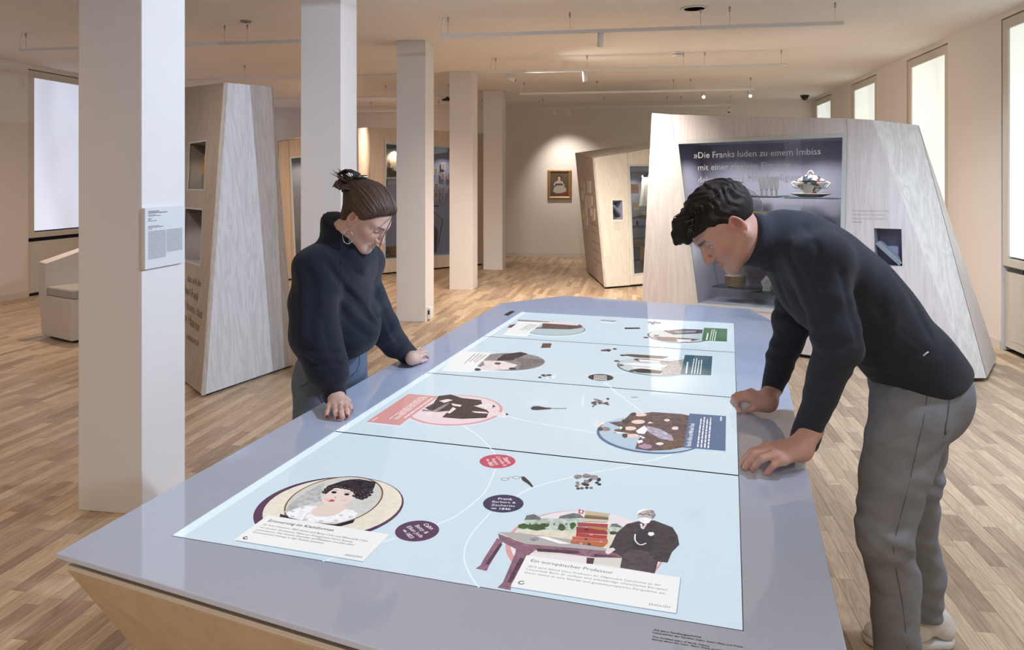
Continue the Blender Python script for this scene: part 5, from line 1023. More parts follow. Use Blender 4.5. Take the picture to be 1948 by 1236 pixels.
for i in range(10): r = random.Random(i+9); blob(2, 'brooch', P1(c6, 1025+r.uniform(-42, 42), 324+r.uniform(-6, 7)), 5, 2, (DARK, BROWNP)[i % 2], 9, .4, i); blob(2, 'crumpled_paper', P1(c6, 665+r.uniform(-48, 48), 476+r.uniform(-9, 9)), 5, 2, (DARK, GREYP, PALE)[i % 3], 9, .4, i)
# -- far screen
mid(3, 'ring', P1(c6, 535, 200), P1(c6, 895, 206), EM('ring_grey_green', C(120, 140, 144))); mid(3, 'ring_inner', P1(c6, 545, 200), P1(c6, 888, 205), EM('ring_inner_green', C(180, 198, 202)))
gpoly(3, 'brown_boat', c6([(560, 200), (640, 192), (650, 162), (700, 156), (860, 176), (878, 186), (870, 196), (800, 205), (650, 200)]), BROWNP); gpoly(3, 'white_stripe', c6([(500, 150), (640, 152), (860, 172), (850, 182), (700, 172), (510, 160)]), PALE); gpoly(3, 'dark_stripe', c6([(505, 148), (690, 158), (680, 163), (500, 156)]), GREYP)
gpoly(3, 'dark_patch', c6([(455, 180), (490, 172), (480, 195), (442, 195)]), BROWNP)
gpoly(3, 'text_card', c6([(505, 165), (642, 170), (552, 238), (417, 230)]), CARD); gbars(3, 'paragraph', c6([(615, 178), (555, 215), (500, 213), (560, 172)]), 4, TXTG, .3, 3, .2)
mid(3, 'ring', P1(c6, 1253, 238), P1(c6, 1620, 248), EM('ring_dark', C(92, 96, 92))); mid(3, 'ring_inner', P1(c6, 1262, 236), P1(c6, 1615, 246), EM('ring_inner_grey2', C(186, 198, 200)))
for i, q in enumerate(([(1350, 215), (1460, 202), (1575, 206), (1570, 228), (1400, 235)], [(1280, 245), (1400, 250), (1560, 262), (1480, 278), (1330, 270)], [(1420, 262), (1510, 264), (1500, 276), (1430, 276)], [(1400, 215), (1540, 212), (1530, 222), (1420, 224)])): gpoly(3, 'figure', c6(q), (DARK, BROWNP, PALE, GREYP)[i])
for q in ((1245, 252), (1305, 240), (1365, 215)): blob(3, 'head', P1(c6, *q), 6, 1.6, BROWNP, 10, .1)
gpoly(3, 'text_card', c6([(1580, 195), (1715, 201), (1713, 276), (1568, 270)]), GREEN); gbars(3, 'heading', c6([(1590, 266), (1600, 225), (1610, 226), (1602, 266)]), 1, TXTW, .8, 5, .02); gbars(3, 'paragraph', c6([(1612, 270), (1626, 202), (1662, 205), (1652, 272)]), 3, TXTW, .4, 7, .15)
gpoly(3, 'letter', c6([(985, 148), (1078, 153), (1060, 163), (978, 156)]), EM('letter_grey', C(160, 168, 176))); gpoly(3, 'pocket_book', c6([(1120, 194), (1208, 194), (1210, 202), (1122, 203)]), DARK)
for i in range(7): r = random.Random(i+90); blob(3, 'trinket', P1(c6, 1292+r.uniform(-34, 34), 167+r.uniform(-6, 6)), 4.5, 1.4, (DARK, BROWNP)[i % 2], 9, .4, i)
# -- print on the glass rim
GINK = M('glass_print_dark', (.03, .03, .04), rough=.3, var=0)
def rimtext(s_, p0, p1, bold=0, shear=0):
    a, b = G(*p0, TZ+.0004), G(*p1, TZ+.0004); e = (b-a).normalized(); text('lettering', s_, a, e, V((-e.y, e.x, 0)), GINK, TABLE, width=(b-a).length, bold=bold, shear=shear)
rimtext('200 Jahre Familiengeschichte', P1(c7, 203, 256), P1(c7, 1012, 382), .014); rimtext('Lebensbilder der Familien Cahn, Stern, Elias und Frank', P1(c7, 193, 300), P1(c7, 1718, 548), .014)
rimtext('Two hundred years of family history', P1(c7, 183, 368), P1(c7, 1150, 530), .014, .25); rimtext('Stories about the Cahn, Stern, Frank and Elias families', P1(c7, 173, 412), P1(c7, 1640, 655), .014, .25)
q = [TU(*p) for p in ((961, 599), (974, 591.5), (983, 592.5), (968, 601))]
for i in range(4):
    t = i/4; A_ = V((*q[0], 0)).lerp(V((*q[3], 0)), t); B_ = V((*q[1], 0)).lerp(V((*q[2], 0)), t); gline(3, 'rim_print', [(0, 0), (0, 0)], 0, GINK) if 0 else None
    d_ = (B_-A_).normalized(); n_ = V((-d_.y, d_.x, 0))*.009
    mesh('rim_print', [T(A_.x, A_.y, .0004), T(B_.x, B_.y, .0004), T(B_.x+n_.x, B_.y+n_.y, .0004), T(A_.x+n_.x, A_.y+n_.y, .0004)], [(0, 1, 2, 3)], GINK, TABLE)
for o in bpy.data.objects:
    if o.name.split('.')[0] in ('lettering', 'paragraph', 'heading', 'subheading', 'text_column', 'language_key', 'badge_text', 'handwriting', 'print', 'caption', 'source_line') or (o.name.startswith('lettering') and o.parent == CASE_C): o['kind'] = 'stuff'
# ================================================================ people: smooth blended volumes turned into one skin
def JP(px, py, d): p = at(px, py, d); return np.array((p.x, p.y, p.z), np.float32)
def JT(px, py, hgt): p = G(px, py, TZ+hgt); return np.array((p.x, p.y, p.z), np.float32)
def a3(v): return np.array((v[0], v[1], v[2]), np.float32)
NFW, NRT, NUP = a3(FW), a3(RT), np.array((0, 0, 1), np.float32)
def capsule(p, a, b, ra, rb):
    a, b = a3(a), a3(b); ba = b-a; h = np.clip(((p-a)@ba)/float(ba@ba), 0, 1)
    return np.linalg.norm(p-a-h[:, None]*ba, axis=1)-(ra+(rb-ra)*h)
def ball(p, c, r): return np.linalg.norm(p-a3(c), axis=1)-r
def ellip(p, c, r, ax=None):
    q = p-a3(c)
    if ax is not None: q = q@np.stack([a3(x)/np.linalg.norm(a3(x)) for x in ax]).T
    r = np.array(r, np.float32); k0 = np.linalg.norm(q/r, axis=1); k1 = np.linalg.norm(q/(r*r), axis=1)
    return k0*(k0-1)/np.maximum(k1, 1e-6)
def smin(a, b, k):
    h = np.maximum(k-np.abs(a-b), 0)/k; return np.minimum(a, b)-h*h*k*.25
def smax(a, b, k): return -smin(-a, -b, k)
def union(ds, k):
    r = ds[0]
    for d in ds[1:]: r = smin(r, d, k)
    return r
def chain(p, pts, rs, k=.01):
    return union([capsule(p, pts[i], pts[i+1], rs[i], rs[i+1]) for i in range(len(pts)-1)], k)
def folds(p, dirs):
    s = np.zeros(len(p), np.float32)
    for (dx, dy, dz, f_, a_, w_) in dirs:
        t = (p[:, 0]*dx+p[:, 1]*dy+p[:, 2]*dz)*f_; s += a_*np.sin(t+w_*np.sin(p[:, 2]*f_*.37+p[:, 0]*f_*.29+1.3)+w_*.7*np.sin(p[:, 1]*f_*.41))
    return s
def isosurface(fn, lo, hi, h):
    lo, hi = a3(lo), a3(hi); n = np.ceil((hi-lo)/h).astype(int)+1
    ax_ = [lo[i]+h*np.arange(n[i], dtype=np.float32) for i in range(3)]
    F = np.empty(n, np.float32)
    yy, zz = np.meshgrid(ax_[1], ax_[2], indexing='ij'); st = max(1, int(400000/(n[1]*n[2])))
    for i in range(0, n[0], st):
        xs = ax_[0][i:i+st]; P = np.empty((len(xs), n[1], n[2], 3), np.float32); P[..., 0] = xs[:, None, None]; P[..., 1] = yy; P[..., 2] = zz
        F[i:i+st] = fn(P.reshape(-1, 3)).reshape(len(xs), n[1], n[2])
    F[0] = F[-1] = 1; F[:, 0] = F[:, -1] = 1; F[:, :, 0] = F[:, :, -1] = 1
    S = F < 0; c = [np.arange(m-1) for m in n]
    cs = S[:-1, :-1, :-1].astype(np.int8)
    for d in ((1, 0, 0), (0, 1, 0), (0, 0, 1), (1, 1, 0), (1, 0, 1), (0, 1, 1), (1, 1, 1)): cs = cs+S[d[0]:n[0]-1+d[0], d[1]:n[1]-1+d[1], d[2]:n[2]-1+d[2]]
    act = (cs > 0) & (cs < 8); idx = np.full(act.shape, -1, np.int64); I, J, K = np.nonzero(act); idx[I, J, K] = np.arange(len(I))
    acc = np.zeros((len(I), 3), np.float32); cnt = np.zeros(len(I), np.float32)
    for axi in range(3):
        o1, o2 = [(1, 2), (0, 2), (0, 1)][axi]
        for u in (0, 1):
            for v_ in (0, 1):
                a_ = [I, J, K]; a_ = [x.copy() for x in a_]; a_[o1] += u; a_[o2] += v_; b_ = [x.copy() for x in a_]; b_[axi] += 1
                fa, fb = F[tuple(a_)], F[tuple(b_)]; m = (fa < 0) != (fb < 0); t = np.where(m, fa/np.where(m, fa-fb, 1), 0)
                off = np.zeros((len(I), 3), np.float32); off[:, o1] = u; off[:, o2] = v_; off[:, axi] = t
                acc += off*m[:, None]; cnt += m
    Vt = lo+h*(np.stack([I, J, K], 1)+acc/cnt[:, None])
    quads = []
    for axi in range(3):
        o1, o2 = [(1, 2), (2, 0), (0, 1)][axi]; sl0 = [slice(None)]*3; sl1 = [slice(None)]*3; sl0[axi] = slice(0, -1); sl1[axi] = slice(1, None)
        a_, b_ = S[tuple(sl0)], S[tuple(sl1)]
        for flag in (0, 1):
            m = (a_ & ~b_) if flag == 0 else (~a_ & b_); e = list(np.nonzero(m)); ok = (e[o1] > 0) & (e[o2] > 0) & (e[o1] < n[o1]-1) & (e[o2] < n[o2]-1); e = [x[ok] for x in e]
            def cell(d1, d2): q = [x.copy() for x in e]; q[o1] = q[o1]-d1; q[o2] = q[o2]-d2; return idx[tuple(q)]
            q = np.stack([cell(1, 1), cell(0, 1), cell(0, 0), cell(1, 0)], 1); quads.append(q if flag == 0 else q[:, ::-1])
    Q = np.concatenate(quads); return Vt, Q[(Q >= 0).all(1)]
def relax(Vt, Q, it=2, lam=.5):
    for _ in range(it):
        s = np.zeros_like(Vt); c = np.zeros(len(Vt), np.float32)
        for i in range(4):
            for j in (1, 3): np.add.at(s, Q[:, i], Vt[Q[:, (i+j) % 4]]); np.add.at(c, Q[:, i], 1)
        Vt = Vt+lam*(s/np.maximum(c, 1)[:, None]-Vt)
    return Vt
def nmesh(name, Vt, Q, mat, parent=None, loc=None, cols=None):
    off = np.array(wloc(parent) if parent else loc if loc is not None else (0, 0, 0), np.float32); me = bpy.data.meshes.new(name); X = (Vt-off).astype(np.float32)
    me.vertices.add(len(X)); me.vertices.foreach_set('co', X.ravel()); me.loops.add(Q.size); me.loops.foreach_set('vertex_index', Q.astype(np.int32).ravel())
    me.polygons.add(len(Q)); me.polygons.foreach_set('loop_start', np.arange(0, Q.size, 4, dtype=np.int32)); me.polygons.foreach_set('use_smooth', np.ones(len(Q), bool)); me.update(calc_edges=True); me.validate()
    if cols is not None:
        at_ = me.color_attributes.new('Col', 'FLOAT_COLOR', 'POINT'); at_.data.foreach_set('color', np.concatenate([cols, np.ones((len(cols), 1))], 1).astype(np.float32).ravel())
    me.materials.append(mat); o = bpy.data.objects.new(name, me); COL.objects.link(o)
    if parent: o.parent = parent
    elif loc is not None: o.location = V(loc)
    return o
def vcolmat(name, rough=.5, spec=.4, bump=.1, bscale=400, sss=.0):
    m = M(name, (.5, .4, .35), rough=rough, spec=spec, bump=bump, bscale=bscale); N, L = nt(m); b = N['Principled BSDF']
    vc = N.new('ShaderNodeVertexColor'); vc.layer_name = 'Col'; nz = N.new('ShaderNodeTexNoise'); nz.inputs['Scale'].default_value = 45; nz.inputs['Detail'].default_value = 3
    mr = N.new('ShaderNodeMapRange'); mr.inputs[3].default_value = .93; mr.inputs[4].default_value = 1.07; L.new(nz.outputs[0], mr.inputs[0])
    vm = N.new('ShaderNodeVectorMath'); vm.operation = 'SCALE'; L.new(vc.outputs[0], vm.inputs[0]); L.new(mr.outputs[0], vm.inputs['Scale']); L.new(vm.outputs[0], b.inputs['Base Color'])
    if sss: b.inputs['Subsurface Weight'].default_value = sss; b.inputs['Subsurface Radius'].default_value = (.012, .005, .003); b.inputs['Subsurface Scale'].default_value = 1.0
    return m
SKIN = vcolmat('skin', .48, .4, .06, 500)
def basis(f, u):
    f = a3(f)/np.linalg.norm(f); u = a3(u); u = u-f*(u@f); u /= np.linalg.norm(u); l = np.cross(u, f); return l, f, u     # left, forward, up
class Head:
    def __init__(s, c, f, u, k, female, neck=None):
        s.neck = neck
        s.c = a3(c); s.l, s.f, s.u = basis(f, u); s.k = k; s.fem = female; s.R = np.stack([s.l, s.f, s.u])
    def loc(s, p): return ((p-s.c)@s.R.T)/s.k
    def wld(s, q): return s.c+(np.array(q, np.float32)*s.k)@s.R
    def sdf(s, P):
        p = s.loc(P); q = p.copy(); q[:, 0] = np.abs(q[:, 0]); fm = s.fem
        jw = .046 if fm else .053
        d = ellip(p, (0, -.012 if fm else -.018, .040), (.072, .088 if fm else .094, .080)); d = smin(d, ellip(p, (0, .022, .010), (.063, .068, .085)), .03)
        d = smin(d, ellip(p, (0, .030, -.045), (.050 if fm else .054, .056, .062)), .03)
        d = smin(d, capsule(q, (jw, -.008, -.045), (.018, .066, -.092), .020, .018), .025); d = smin(d, ball(p, (0, .074, -.097 if fm else -.100), .0165 if fm else .019), .02)
        d = smin(d, ellip(q, (.037, .052, -.022), (.021, .022, .020)), .025)                       # cheek bones
        d = smin(d, capsule(q, (.006, .085, .020), (.042, .068, .024), .010 if fm else .013, .009), .018)   # brow
        d = smax(d, -ellip(q, (.031, .094, .000), (.017, .014, .0125)), .014)                       # eye hollow
        d = smin(d, ball(q, (.030, .0725, .001), .0128), .004)                                      # lids over the eyeball
        d = smin(d, capsule(p, (0, .086, .014), (0, .108, -.029), .0075, .0095), .010); d = smin(d, ball(p, (0, .110, -.033), .0095), .006); d = smin(d, ellip(q, (.0105, .098, -.036), (.0075, .010, .0075)), .006)
        d = smax(d, -ball(q, (.006, .103, -.0445), .0042), .003)
        d = smin(d, capsule(q, (.000, .0925, -.0585), (.019, .082, -.062), .0062, .0030), .006); d = smin(d, capsule(q, (.000, .0912, -.0708), (.017, .082, -.066), .0068, .0034), .006)
        d = smax(d, -capsule(q, (0, .1000, -.0645), (.022, .086, -.0640), .0026, .0016), .002)
        d = smax(d, -capsule(q, (.0, .100, -.0795), (.010, .095, -.0785), .004, .003), .008)
        e = ellip(q, (.0755, -.012, -.004), (.008, .0165, .030), ((1, .35, 0), (-.35, 1, -.15), (0, .15, 1)))
        e = smax(e, -ellip(q, (.0845, -.009, .002), (.0115, .0095, .0190), ((1, .35, 0), (-.35, 1, -.15), (0, .15, 1))), .002)
        e = smin(e, ball(q, (.0745, -.004, -.031), .007), .006); d = smin(d, e, .008)
        nr = .045 if fm else .053
        return smin(d*s.k, chain(P, [s.wld((0, -.026, -.040))]+s.neck, [nr*s.k]*(len(s.neck)+1), .02), .03)
    def cols(s, P, skin, lip, brow, eye_open, hair):
        p = s.loc(P); q = p.copy(); q[:, 0] = np.abs(q[:, 0]); c = np.tile(np.array(skin, np.float32), (len(p), 1))
        def mix(w, col): c[:] = c*(1-w[:, None])+np.array(col, np.float32)*w[:, None]
        sm = lambda d, a, b: np.clip((b-d)/(b-a), 0, 1)
        red = np.array(skin)*np.array((1.02, .74, .70)); mix(.5*sm(ellip(q, (.040, .068, -.030), (.022, .022, .020)), 0, .015), red); mix(.6*sm(ball(p, (0, .110, -.034), .012), 0, .008), red); mix(.55*sm(ball(q, (.082, -.008, .0), .028), 0, .006), red); mix(.6*sm(ellip(q, (.0800, -.009, .002), (.008, .0085, .0175)), 0, .003), np.array(skin)*np.array((.62, .42, .38)))
        mix(sm(np.minimum(capsule(q, (.0, .0925, -.0592), (.017, .083, -.0624), .0042, .002), capsule(q, (0, .0915, -.0698), (.014, .083, -.0664), .0045, .002)), 0.001, .005)*.9, lip)
        mix(sm(capsule(q, (0, .1, -.0643), (.021, .088, -.0640), .0012, .001), 0, .0012), np.array(lip)*.35)
        bw = .6 if s.fem else 1.0; mix((.75 if s.fem else .9)*sm(capsule(q, (.014, .094, .0195), (.040, .080, .0235), .0040*bw, .0022*bw), .0005, .004), brow)
        if not s.fem: mix(.18*sm(np.minimum(ellip(p, (0, .06, -.085), (.05, .045, .03)), ellip(p, (0, .10, -.052), (.022, .02, .006))), 0, .02), (.16, .12, .11))
        ey = ball(q, (.030, .0725, .001), .0128); near = sm(np.abs(ey), .001, .003); zl = p[:, 2]-.001; front = (q[:, 1] > .075)
        if eye_open:
            slit = (np.abs(zl+.0022) < .0046*np.clip(1-((q[:, 0]-.030)/.0125)**2, 0, 1)) & front; mix(near*slit, (.62, .60, .60))
            mix(near*(slit & (np.hypot(q[:, 0]-.0295, zl+.0035) < .0055)), (.03, .022, .018))
            rim = front & (np.abs(zl-.0026*np.clip(1-((q[:, 0]-.03)/.0125)**2, 0, 1)) < .0011) & (np.abs(q[:, 0]-.03) < .0135); mix(near*rim, (.03, .02, .02))
        else:
            rim = front & (np.abs(zl+.0052-.0025*((q[:, 0]-.03)/.0125)**2) < .0016) & (np.abs(q[:, 0]-.03) < .0145); mix(near*rim, (.025, .018, .018)); mix(.35*near*(front & (zl > -.004)), np.array(skin)*np.array((.8, .6, .6)))
        mix(sm(ball(q, (.006, .103, -.0445), .0042), 0, .002), np.array(skin)*.25)
        return c
    def bounds(s, lo, hi):
        cs = np.array([s.wld((x, y, z)) for x in (lo[0], hi[0]) for y in (lo[1], hi[1]) for z in (lo[2], hi[2])]); return cs.min(0), cs.max(0)
def fingers_sdf(P, H):
    ds = [chain(P, f_['p'], f_['r'], .004) for f_ in H['f']]; d = ds[0]
    for x in ds[1:]: d = smin(d, x, .0030)
    pm = [capsule(P, H['w'], f_['p'][0], H['wr']*.86, f_['r'][0]*1.22) for f_ in H['f'][:4]]; pd = union(pm, .018)
    d = smin(d, pd, .010)
    if len(H['f']) > 4: d = smin(d, capsule(P, H['w'], H['f'][4]['p'][0], H['wr']*.8, H['f'][4]['r'][0]*1.15), .014)
    d = smin(d, capsule(P, H['w'], H['arm'], H['wr'], H['wr']*1.15), .02)
    return d
def hand_cols(P, H, skin, nail):
    c = np.tile(np.array(skin, np.float32), (len(P), 1)); red = np.array(skin)*np.array((1.05, .72, .66))
    for f_ in H['f']:
        for i, w_ in ((1, .35), (2, .3), (3, .55)):
            if i < len(f_['p']): w = w_*np.clip(1-np.linalg.norm(P-f_['p'][i], axis=1)/.014, 0, 1); c = c*(1-w[:, None])+red*w[:, None]
        t = f_['p'][-1]; d = f_['p'][-1]-f_['p'][-2]; d = d/np.linalg.norm(d); nu = H['n']-d*(H['n']@d); nu /= np.linalg.norm(nu)
        if 'nn' in f_: nu = a3(f_['nn']); nu = nu-d*(nu@d); nu /= np.linalg.norm(nu)
        sd = np.cross(d, nu); q = P-(t+nu*f_['r'][-1]*.75-d*.001); r = f_['r'][-1]; e = np.sqrt((q@d/.0068)**2+(q@sd/(r*.72))**2+(q@nu/(r*.55))**2)
        w = np.clip((1.15-e)/.2, 0, 1); c = c*(1-w[:, None])+np.array(nail)*w[:, None]
    return c
def F_(pts, r0, r1=None, **k):
    r1 = r1 or r0*.74; n_ = len(pts); d = {'p': [a3(x) for x in pts], 'r': [r0+(r1-r0)*i/(n_-1) for i in range(n_)]}; d.update(k); return d
def bbox(pts, pad): p = np.array(pts); return p.min(0)-pad, p.max(0)+pad
def build_skin(name, pieces, loc):
    Vs, Qs, Cs, n_ = [], [], [], 0
    for fn, (lo, hi), h_, cf, it in pieces:
        v_, q_ = isosurface(fn, lo, hi, h_); v_ = relax(v_, q_, it); Vs.append(v_); Qs.append(q_+n_); Cs.append(cf(v_)); n_ += len(v_)
    return nmesh(name, np.concatenate(Vs), np.concatenate(Qs), SKIN, loc=loc, cols=np.concatenate(Cs))
def cloth(name, fn, lo, hi, h_, mat, parent, it=2):
    v_, q_ = isosurface(fn, lo, hi, h_); return nmesh(name, relax(v_, q_, it), q_, mat, parent)
def clothmat(name, col, var, vs, bump, bs, rough=.9, sheen=.0, dist=.004):
    m = M(name, col, rough=rough, spec=.2, var=var, vscale=vs, bump=bump, bscale=bs, sheen=sheen); return m
def axis_frame(a, b):
    d = a3(b)-a3(a); L_ = np.linalg.norm(d); d /= L_; x = np.cross(d, NUP); x /= np.linalg.norm(x); return d, x, np.cross(d, x), L_
def ribbing(P, a, b, n_, amp, t0, t1):
    d, x, y, L_ = axis_frame(a, b); q = P-a3(a); t = (q@d)/L_; an = np.arctan2(q@y, q@x); w = np.clip((t-t0)/.06, 0, 1)*np.clip((t1-t)/.06, 0, 1)
    return amp*np.sin(an*n_)*w
HAIRD = lambda name, c1: M(name, c1, rough=.65, spec=.25, var=.4, vscale=90, bump=.25, bscale=260)
def strands(name, curves, mat, parent):
    parts = [tubev([V(q) for q in c], [r*(1-.75*i/(len(c)-1)) for i in range(len(c))], 5) for c, r in curves]; v, f = join(parts); return mesh(name, v, f, mat, parent, True)

def cast(fn, pts, t0=1.5, t1=3.4):
    """points of a pixel path on the near side of a volume"""
    out_ = []
    for px, py in pts:
        rr = a3(ray(px, py)); ts = np.linspace(t0, t1, 761, dtype=np.float32); P = a3(CAM)+ts[:, None]*rr; dd = fn(P); i = int(np.argmax(dd < 0))
        if dd[i] < 0: out_.append(a3(CAM)+rr*ts[i])
    return out_
def creases(P, lines):
    s = np.zeros(len(P), np.float32)
    for pts, amp, wd in lines:
        if len(pts) < 2: continue
        lo, hi = bbox(pts, 3*wd); m = ((P > lo) & (P < hi)).all(1)
        if not m.any(): continue
        Q = P[m]; d = np.min([capsule(Q, pts[i], pts[i+1], 0, 0) for i in range(len(pts)-1)], axis=0); s[m] += amp*np.exp(-(d/wd)**2)
    return s
# ---------------------------------------------------------------- the young man leaning on the table
fdir = -NRT*.70-NUP*.715-NFW*.10; udir = -NRT*.715+NUP*.70
nk0, nk1 = JP(1472, 466, 2.115), JP(1427, 453, 2.10)
MH = Head(JP(1379, 430, 2.09), fdir, udir, .98, False, [JP(1420, 455, 2.10), JP(1470, 468, 2.115)])
MSK = (.58, .335, .265)
skull = lambda P: MH.sdf(P)
pel = JP(1737, 775, 2.18); nhip, fhip = JP(1728, 800, 2.09), JP(1738, 800, 2.28); nkn, fkn = JP(1681, 1012, 2.07), JP(1742, 1005, 2.42); nan, fan = JP(1706, 1262, 2.12), JP(1758, 1192, 2.57)
c7 = JP(1455, 452, 2.12); nsh, fsh = JP(1560, 498, 1.98), JP(1520, 500, 2.33); nel, fel = JP(1594, 655, 1.93), JP(1506, 615, 2.38); nwr, fwr = JP(1530, 842, 2.00), JP(1466, 750, 2.42)
# hands
NH = {'w': JT(1522, 853, .050), 'arm': JP(1545, 815, 1.985), 'wr': .027, 'n': NUP, 'f': [
    F_([JT(1458, 850, .056), JT(1430, 859, .050), JT(1417, 872, .027), JT(1411, 882, .010)], .0105), F_([JT(1466, 856, .060), JT(1437, 863, .053), JT(1424, 877, .028), JT(1418, 889, .010)], .0110),
    F_([JT(1477, 865, .057), JT(1450, 872, .050), JT(1438, 884, .026), JT(1432, 893, .0095)], .0105), F_([JT(1492, 876, .046), JT(1472, 884, .036), JT(1464, 893, .020), JT(1458, 900, .009)], .0090),
    F_([JT(1490, 846, .040), JT(1462, 852, .030), JT(1440, 862, .014)], .0125)]}
FH = {'w': JT(1460, 764, .045), 'arm': JP(1472, 735, 2.415), 'wr': .026, 'n': NUP, 'f': [
    F_([JT(1424, 757, .052), JT(1402, 760, .048), JT(1402, 772, .024), JT(1406, 782, .009)], .0105), F_([JT(1421, 752, .054), JT(1397, 755, .046), JT(1394, 764, .022), JT(1398, 771, .009)], .0105),
    F_([JT(1424, 748, .050), JT(1402, 751, .040), JT(1398, 758, .02), JT(1400, 764, .009)], .0100), F_([JT(1430, 745, .042), JT(1410, 748, .032), JT(1406, 753, .018), JT(1408, 758, .008)], .0090),
    F_([JT(1446, 772, .030), JT(1432, 777, .022), JT(1421, 781, .0105)], .0120)]}
def torso_m(P):
    d = chain(P, [pel, JP(1690, 640, 2.15), JP(1625, 565, 2.14), JP(1545, 505, 2.14), JP(1470, 466, 2.12)], [.085, .085, .09, .08, .05], .05); d = smin(d, capsule(P, nsh+NFW*.04, fsh-NFW*.04, .04, .04), .04)
    d = smin(d, chain(P, [nsh, nel, nwr], [.04, .034, .026], .02), .02); d = smin(d, chain(P, [fsh, fel, fwr], [.04, .034, .026], .02), .02)
    for a, b, c in ((nhip, nkn, nan), (fhip, fkn, fan)): d = smin(d, chain(P, [a, b, c, c-NUP*.06], [.060, .038, .026, .024], .02), .03)
    return d
def colh(P): return MH.cols(P, MSK, (.50, .20, .19), (.035, .025, .022), True, None)
pts = [pel, c7, nsh, fsh, nel, fel, nwr, fwr, nkn, fkn, nan, fan]
lo, hi = bbox(pts, .16)
MAN = build_skin('person', [(skull, MH.bounds((-.10, -.125, -.17), (.10, .135, .14)), .0026, colh, 1),
    (lambda P: fingers_sdf(P, NH), bbox([x for f_ in NH['f'] for x in f_['p']]+[NH['w'], NH['arm']], .04), .0022, lambda P: hand_cols(P, NH, MSK, (.68, .48, .43)), 2),
    (lambda P: fingers_sdf(P, FH), bbox([x for f_ in FH['f'] for x in f_['p']]+[FH['w'], FH['arm']], .04), .0022, lambda P: hand_cols(P, FH, MSK, (.68, .48, .43)), 2),
    (torso_m, (lo, hi), .014, lambda P: np.tile(np.array(MSK, np.float32), (len(P), 1)), 2)], up(V(pel), 0))
tag(MAN, 'young man in a dark turtleneck and grey jeans leaning with both hands on the table', 'person')
# ---- turtleneck sweater
spine = [JP(1745, 700, 2.17), JP(1690, 640, 2.15), JP(1625, 565, 2.14), JP(1560, 505, 2.14), JP(1500, 470, 2.13)]
hem_c, hem_d = JP(1742, 702, 2.17), (spine[0]-spine[1]); hem_d = hem_d/np.linalg.norm(hem_d)
hem_n = hem_d*.72+(-NUP)*.69; hem_n /= np.linalg.norm(hem_n)
lat = np.cross(spine[3]-spine[0], NUP); lat = NFW
def sweater_m(P):
    ax = spine[3]-spine[0]; ax = ax/np.linalg.norm(ax); up_ = np.cross(lat, ax); up_ /= np.linalg.norm(up_)
    d = union([ellip(P, spine[0]-up_*.0, (.17, .165, .112), (ax, lat, up_)), ellip(P, spine[1], (.19, .168, .115), (ax, lat, up_)), ellip(P, spine[2], (.19, .178, .125), (ax, lat, up_)), ellip(P, spine[3], (.17, .185, .120), (ax, lat, up_)), ellip(P, spine[4], (.12, .13, .085), (ax, lat, up_))], .05)
    d = smin(d, ellip(P, JP(1560, 570, 2.13), (.12, .14, .09), (ax, lat, up_)), .06)        # chest
    d = smin(d, ball(P, nsh, .078), .05); d = smin(d, ball(P, fsh, .075), .05)
    na = chain(P, [nsh, nel, nwr], [.074, .058, .036], .02); fa = chain(P, [fsh, fel, fwr], [.070, .052, .035], .02)
    wr = folds(P, [(.25, .2, 1, 95, .0016, 1.5), (-.4, .1, 1, 60, .0016, 1.2)])
    el = np.exp(-((np.linalg.norm(P-nel, axis=1)/.10)**2)); el2 = np.exp(-((np.linalg.norm(P-fel, axis=1)/.12)**2))
    na = na+wr*(.5+1.6*el); fa = fa+wr*(.6+2.0*el2)
    cut = lambda a, b, e: ((P-a3(b))@((a3(b)-a3(a))/np.linalg.norm(a3(b)-a3(a))))-e
    na = smax(na, cut(nel, nwr, .012), .006); fa = smax(fa, cut(fel, fwr, .012), .006)
    d = smin(d, na, .028); d = smin(d, fa, .028)
    d = d+folds(P, [(.7, .1, .7, 26, .0030, 1.6), (.2, .5, 1, 38, .0018, 1.3), (1, .3, -.4, 52, .0010, 1.0)])
    d = smax(d, ((P-hem_c)@hem_n)-.035, .012)
    nd = capsule(P, nk0, nk1, .079, .074); nx = (nk1-nk0)/np.linalg.norm(nk1-nk0)
    nd = smax(nd, ((P-nk1)@nx)-.012, .004); nd = nd+ribbing(P, nk0, nk1, 60, .0009, -.6, 1.3)
    gr = np.abs(((P-nk0)@nx)-.024); nd = nd+.007*np.exp(-(gr/.005)**2)
    return smin(d, nd, .010)
